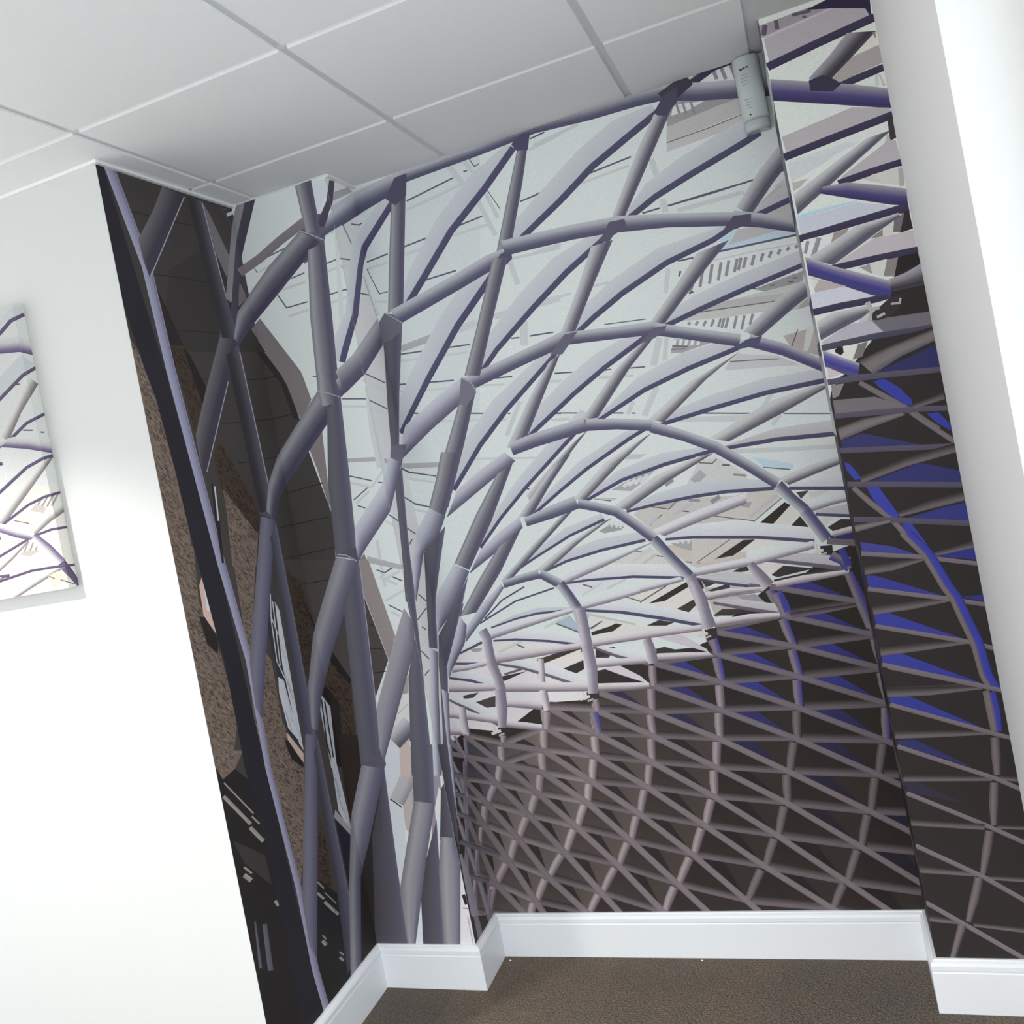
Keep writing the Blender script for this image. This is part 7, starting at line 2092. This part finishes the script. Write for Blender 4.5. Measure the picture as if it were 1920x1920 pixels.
M_print = bpy.data.materials.new('mural_print'); M_print.use_nodes = True
_n = M_print.node_tree.nodes; _l = M_print.node_tree.links; _b = _n['Principled BSDF']
_b.inputs['Roughness'].default_value = 0.62; _b.inputs['Specular IOR Level'].default_value = 0.18
_at = _n.new('ShaderNodeVertexColor'); _at.layer_name = 'ink'
_tc = _n.new('ShaderNodeTexCoord'); _nz = _n.new('ShaderNodeTexNoise'); _nz.inputs['Scale'].default_value = 500; _nz.inputs['Detail'].default_value = 3
_l.new(_tc.outputs['Object'], _nz.inputs['Vector'])
_mr = _n.new('ShaderNodeMapRange'); _mr.inputs['From Min'].default_value = 0.25; _mr.inputs['From Max'].default_value = 0.75
_mr.inputs['To Min'].default_value = 0.88; _mr.inputs['To Max'].default_value = 1.12
_l.new(_nz.outputs['Fac'], _mr.inputs['Value'])
_mx = _n.new('ShaderNodeVectorMath'); _mx.operation = 'SCALE'
_l.new(_at.outputs['Color'], _mx.inputs[0]); _l.new(_mr.outputs['Result'], _mx.inputs['Scale'])
_l.new(_mx.outputs['Vector'], _b.inputs['Base Color'])

def clip_rect(poly, W, z0, z1):
    """poly: list of (u, v, r, g, b); Sutherland-Hodgman against the wall face"""
    for ax, lim, sg in ((0, 0.0, 1), (0, W, -1), (1, z0, 1), (1, z1, -1)):
        out = []; n = len(poly)
        for i in range(n):
            p = poly[i]; q = poly[(i + 1) % n]
            dp = (p[ax] - lim) * sg; dq = (q[ax] - lim) * sg
            if dp >= 0: out.append(p)
            if (dp >= 0) != (dq >= 0):
                t = dp / (dp - dq); out.append(tuple(a + (b - a) * t for a, b in zip(p, q)))
        poly = out
        if len(poly) < 3: return []
    return poly

def inkc(s): return tuple(int(x) for x in s.split(','))

def inside_poly(u, v, pts):
    c = False; n = len(pts)
    for i in range(n):
        (x1, y1), (x2, y2) = pts[i], pts[i - 1]
        if (y1 > v) != (y2 > v) and u < (x2 - x1) * (v - y1) / (y2 - y1 + 1e-12) + x1: c = not c
    return c

STEP = 1.6e-5
def print_panel(name, text, a, b, z0, z1, base=0.0006, parent=None, gain=GAIN):
    """flat print on the wall face that runs from a to b; shapes lie over each other by hundredths of a millimetre"""
    a = Vector(a); b = Vector(b); e = (b - a); W = e.length; e.normalize(); nrm = Vector((e.y, -e.x))
    rnd = random.Random(5)
    verts = []; faces = []; cols = []
    bb = np.zeros((0, 4)); lv = np.zeros(0)
    def emit(polys):
        nonlocal bb, lv
        polys = [p for p in polys if len(p) >= 3]
        if not polys: return
        nb = np.array([(min(q[0] for q in p), min(q[1] for q in p), max(q[0] for q in p), max(q[1] for q in p)) for p in polys])
        lev = 0
        if len(lv):
            g0 = nb.min(0); g1 = nb.max(0)
            m = (bb[:, 0] < g1[2]) & (bb[:, 2] > g0[0]) & (bb[:, 1] < g1[3]) & (bb[:, 3] > g0[1])
            if m.any():
                B = bb[m]; Lm = lv[m]
                for r in nb:
                    k = (B[:, 0] < r[2]) & (B[:, 2] > r[0]) & (B[:, 1] < r[3]) & (B[:, 3] > r[1])
                    if k.any(): lev = max(lev, Lm[k].max() + 1)
        bb = np.vstack([bb, nb]); lv = np.concatenate([lv, np.full(len(nb), lev)])
        off = base + lev * STEP
        for p in polys:
            i0 = len(verts)
            for q in p:
                w = a + e * q[0] + nrm * off
                verts.append((w.x, w.y, q[1])); cols.append(q[2:5])
            faces.append(tuple(range(i0, i0 + len(p))))
    def L(c):
        return tuple(min(0.9, max(0.004, v - 0.008) / gain) for v in lin(c))
    for row in text.strip().split('\n'):
        k, s, d_ = row.split(' ')
        P = [tuple(int(x) / 10000.0 for x in q.split(',')) for q in d_.split(';')]
        if k == 'p':
            special = s in POLYC
            c = L(POLYC[s] if special else inkc(s))
            emit([clip_rect([(u, v, *c) for u, v in P], W, z0, z1)])
            if s in ('brick', 'brickd', 'sash'):
                us = [p[0] for p in P]; vs2 = [p[1] for p in P]
                u0, u1, v0, v1 = max(0, min(us)), min(W, max(us)), max(z0, min(vs2)), min(z1, max(vs2))
                n = int(max(0, (u1 - u0) * (v1 - v0)) * (20000 if s != 'sash' else 2500))
                dd = []
                for _ in range(n):
                    u = rnd.uniform(u0, u1); v = rnd.uniform(v0, v1)
                    if not inside_poly(u, v, P): continue
                    if s == 'sash':
                        f = rnd.uniform(0.3, 1.1); ln, th = 0.07, 0.0022
                        cc = tuple(x * f for x in c); du, dv = 0.2 * ln, -ln
                        q = [(u, v), (u + th, v), (u + du + th, v + dv), (u + du, v + dv)]
                    else:
                        f = rnd.choice((0.25, 0.4, 0.6, 0.8, 1.2, 1.45)); ln = rnd.uniform(0.007, 0.016)
                        cc = (c[0] * f, c[1] * f * rnd.uniform(0.94, 1.0), c[2] * f * rnd.uniform(0.9, 1.02))
                        q = [(u, v), (u + 0.7 * ln, v - 0.75 * ln), (u + 0.7 * ln, v - 0.75 * ln - 0.004), (u, v - 0.004)]
                    if all(inside_poly(*x, P) for x in q): dd.append(clip_rect([(*x, *cc) for x in q], W, z0, z1))
                # a few sheets so that the dashes do not share one plane
                for i in range(6): emit(dd[i::6])
        elif k == 'g':
            c = [L(inkc(x)) for x in s.split('/')]
            emit([clip_rect([(*p, *q) for p, q in zip(P, c)], W, z0, z1)])
        else:
            pr = [(t, L(c)) for t, c in PROF[s]]
            polys = []
            for s0, s1 in zip(P[:-1], P[1:]):
                for (t0, c0), (t1, c1) in zip(pr[:-1], pr[1:]):
                    f = lambda st, t: (st[0] + (st[2] - st[0]) * t, st[1] + (st[3] - st[1]) * t)
                    polys.append(clip_rect([(*f(s0, t0), *c0), (*f(s1, t0), *c0), (*f(s1, t1), *c1), (*f(s0, t1), *c1)], W, z0, z1))
            emit(polys)
    o = mesh_obj(name, verts, faces, M_print)
    at = o.data.color_attributes.new('ink', 'FLOAT_COLOR', 'POINT')
    flat = np.ones((len(verts), 4), dtype=np.float32); flat[:, :3] = np.array(cols)
    at.data.foreach_set('color', flat.ravel())
    if parent: put(o, parent)
    return o, int(lv.max())

Z0 = 0.1400
GAINS = {'A': 0.74, 'B': 0.72, 'C': 0.58, 'D': 0.75, 'P': 0.76}
mural = empty('wall_mural', (-0.6, 3.0, 0.0))
tag(mural, 'photo wallpaper of a steel diagrid roof covering the alcove walls', 'wallpaper mural')
for key, (p, q) in {'A': ('L', 'AB'), 'B': ('AB', 'BC'), 'C': ('BC', 'CD'), 'D': ('CD', 'DP'), 'P': ('P', 'R')}.items():
    o, lev = print_panel('mural_panel', MURAL[key], PL[p], PL[q], Z0, H + 0.02, parent=mural, gain=GAINS[key])
    print('mural', key, len(o.data.polygons), 'levels', lev)
# narrow return of the pier: the print wraps round the corner in bands
rb = []
random.seed(3)
wE = int(0.26 * 10000)
z = 1400
while z < 26600:
    h_ = random.randint(250, 900)
    if z > 15200: c = random.choice(('184,188,192', '198,203,202', '84,80,104', '176,172,176', '138,136,148', '200,205,203'))
    else: c = random.choice(('54,48,47', '58,53,53', '106,96,100', '60,58,80', '50,45,45', '92,84,87'))
    rb.append('p %s 0,%d;%d,%d;%d,%d;0,%d' % (c, z, wE, z, wE, z + h_, z + h_)); z += h_
print_panel('mural_panel', '\n'.join(rb), PL['DP'], PL['P'], Z0, H + 0.02, parent=mural)

# ------------------------------------------------------------------ canvas print on the left wall
CX1, CZ0, CZ1, CY1 = -1.9602, 1.5319, 2.3380, PL['L'][1]
CX0, CY0 = CX1 - 0.75, PL['L'][1] - 0.038
CY1 -= 0.0005
canvas = empty('canvas_print', ((CX0 + CX1) / 2, CY1, CZ0))
tag(canvas, 'frameless stretched canvas print of a steel lattice roof on white wall', 'canvas print')
M_canvas = mat('canvas_cloth', (0.72, 0.72, 0.70), 0.85, 0.15, 900)
put(boxes('stretcher', [(CX0, CX1, CY0, CY1, CZ0, CZ1)], M_canvas, None, 0.0015), canvas)
print_panel('printed_face', MURAL['K'], (CX0, CY0), (CX1, CY0), CZ0, CZ1, 0.0003, canvas, 1.15)  # lower base of face and edge is tinted warm for the lamplight there
print_panel('printed_edge', MURAL['S'], (CX1, CY0), (CX1, CY1), CZ0, CZ1, 0.0003, canvas, 0.86)

# ------------------------------------------------------------------ white sensor in the corner under the ceiling
def sensor():
    root = empty('wall_sensor', (0.004, 3.02, 2.40))
    tag(root, 'slim white plastic wall sensor at the ceiling beside the pier', 'sensor')
    MS = mat('sensor_white_plastic', (0.56, 0.61, 0.61), 0.4, spec=0.4)
    MSh = mat('sensor_grey_lens', (0.50, 0.53, 0.55), 0.25, spec=0.5)
    MSd = mat('sensor_black', (0.03, 0.03, 0.035), 0.5)
    MSg = mat('sensor_print_grey', (0.47, 0.50, 0.50), 0.6)
    xc, yb, hw, dp = 0.004, 3.0255, 0.036, 0.052
    z0, z1 = 2.432, 2.6455
    def shell(name, hw, dp, za, zb, m, cap=0.006):
        # D-shaped section swept up, with softened ends
        sec = [(-hw, 0.0), (-hw, -dp * 0.45)]
        for i in range(0, 13):
            t = math.pi * i / 12
            sec.append((-hw * math.cos(t), -dp * 0.45 - dp * 0.55 * math.sin(t)))
        sec += [(hw, 0.0)]
        vs_ = []; fs = []; rings = [(za, 0.9), (za + cap, 1.0), (zb - cap, 1.0), (zb, 0.9)]
        n = len(sec)
        for z, s in rings:
            for x, y in sec: vs_.append((xc + x * s, yb + y * s, z))
        for r in range(len(rings) - 1):
            for i in range(n):
                j = (i + 1) % n
                fs.append((r * n + i, r * n + j, (r + 1) * n + j, (r + 1) * n + i))
        fs.append(tuple(range(n))[::-1]); fs.append(tuple(range((len(rings) - 1) * n, len(rings) * n)))
        o = mesh_obj(name, vs_, fs, m); put(o, root)
        for p in o.data.polygons: p.use_smooth = len(p.vertices) == 4
        return o
    body = shell('housing', hw, dp, z0 + 0.032, z1, MS)
    shell('lens_cover', hw * 0.97, dp * 0.9, z0, z0 + 0.0345, MSh, 0.008)
    yf = yb - dp - 0.0006
    def fleck(name, x, z, w, h, m):
        put(boxes(name, [(xc + x - w / 2, xc + x + w / 2, yf - 0.0004, yf + 0.006, z - h / 2, z + h / 2)], m), root)
    for k in range(3): fleck('vent_slot', -0.016 + k * 0.0085, 2.606 + k * 0.0012, 0.0062, 0.0042, MSd)
    fleck('indicator', -0.012, 2.476, 0.0045, 0.004, MSd)
    for k in range(4): fleck('marking', -0.010, 2.590 - 0.009 * k, 0.020 - 0.003 * (k % 2), 0.0022, MSg)
    for k in range(4): fleck('marking', -0.010, 2.520 - 0.008 * k, 0.019 - 0.004 * (k % 2), 0.0020, MSg)
sensor()

# ------------------------------------------------------------------ recessed downlight over the left wall and two added nearer the viewer to brighten skirting and floor (out of frame)
def downlight(x, y, watt, cone, blend, label):
    root = empty('ceiling_downlight', (x, y, H)); tag(root, label, 'downlight', 'recessed ceiling downlights')
    vs_ = []; fs = []; n = 32
    prof_ = [(0.085, 0.0), (0.085, -0.004), (0.068, -0.006), (0.064, 0.0005)]
    for r, z in prof_:
        for i in range(n):
            t = 2 * math.pi * i / n; vs_.append((r * math.cos(t), r * math.sin(t), z))
    for k in range(len(prof_) - 1):
        for i in range(n): fs.append((k * n + i, k * n + (i + 1) % n, (k + 1) * n + (i + 1) % n, (k + 1) * n + i))
    mesh_obj('bezel', vs_, fs, M_trim, root, True)
    ml = bpy.data.materials.new('lamp_diffuser'); ml.use_nodes = True
    bs = ml.node_tree.nodes['Principled BSDF']; bs.inputs['Emission Color'].default_value = (1, 0.95, 0.86, 1); bs.inputs['Emission Strength'].default_value = 6
    mesh_obj('diffuser', [(0.064 * math.cos(2 * math.pi * i / n), 0.064 * math.sin(2 * math.pi * i / n), -0.001) for i in range(n)], [tuple(range(n))[::-1]], ml, root)
    ld = bpy.data.lights.new('downlight_beam', 'SPOT'); ld.energy = watt; ld.color = (1.0, 0.96, 0.90)
    ld.spot_size = math.radians(cone); ld.spot_blend = blend; ld.shadow_soft_size = 0.05
    lo = bpy.data.objects.new('downlight_beam', ld); C.objects.link(lo); lo.location = (0, 0, -0.012); lo.parent = root
downlight(U0 - 0.9, V0 - 0.9, 185, 122, 0.34, 'round recessed downlight in the ceiling in front of the white wall')
downlight(U0 + 0.3, V0 - 1.5, 150, 104, 0.42, 'round downlight added out of view to brighten skirting and floor, before the boxed corner')
downlight(U0 + 1.5, V0 - 1.5, 150, 104, 0.42, 'round downlight added out of view to brighten skirting and floor, nearest the window wall')

# ------------------------------------------------------------------ scraps on the carpet
M_scrap = mat('white_paper', (0.8, 0.8, 0.78), 0.8)
for (x, y, s), lab in (((-1.2255, 2.965, 0.004), 'tiny white scrap on the carpet beside the boxed pipe'),
                       ((-0.60, 2.985, 0.004), 'tiny white scrap on the carpet along the back skirting'),
                       ((-0.055, 2.62, 0.006), 'white paper scrap on the carpet in front of the pier')):
    o = mesh_obj('paper_scrap', [(-s, -s * .6, 0), (s, -s * .3, 0), (s * .6, s * .8, 0), (-s * .8, s * .5, 0), (-s * .5, 0, s * .8), (s * .4, s * .2, s * .6)],
                 [(0, 1, 5, 4), (1, 2, 5), (2, 3, 4, 5), (3, 0, 4), (0, 3, 2, 1)], M_scrap)
    o.location = (x, y, 0.0005); tag(o, lab, 'paper scrap')

# ------------------------------------------------------------------ pavement outside the window and the open rear
M_pave = mat('pavement_concrete', (0.58, 0.585, 0.585), 0.9, vary=0.1, vscale=3)
pv = boxes('ground', [(-14, 14, -16, YB0, -0.25, -0.06), (XR1, 14, YB0, 12, -0.25, -0.06)], M_pave); tag(pv, kind='structure')
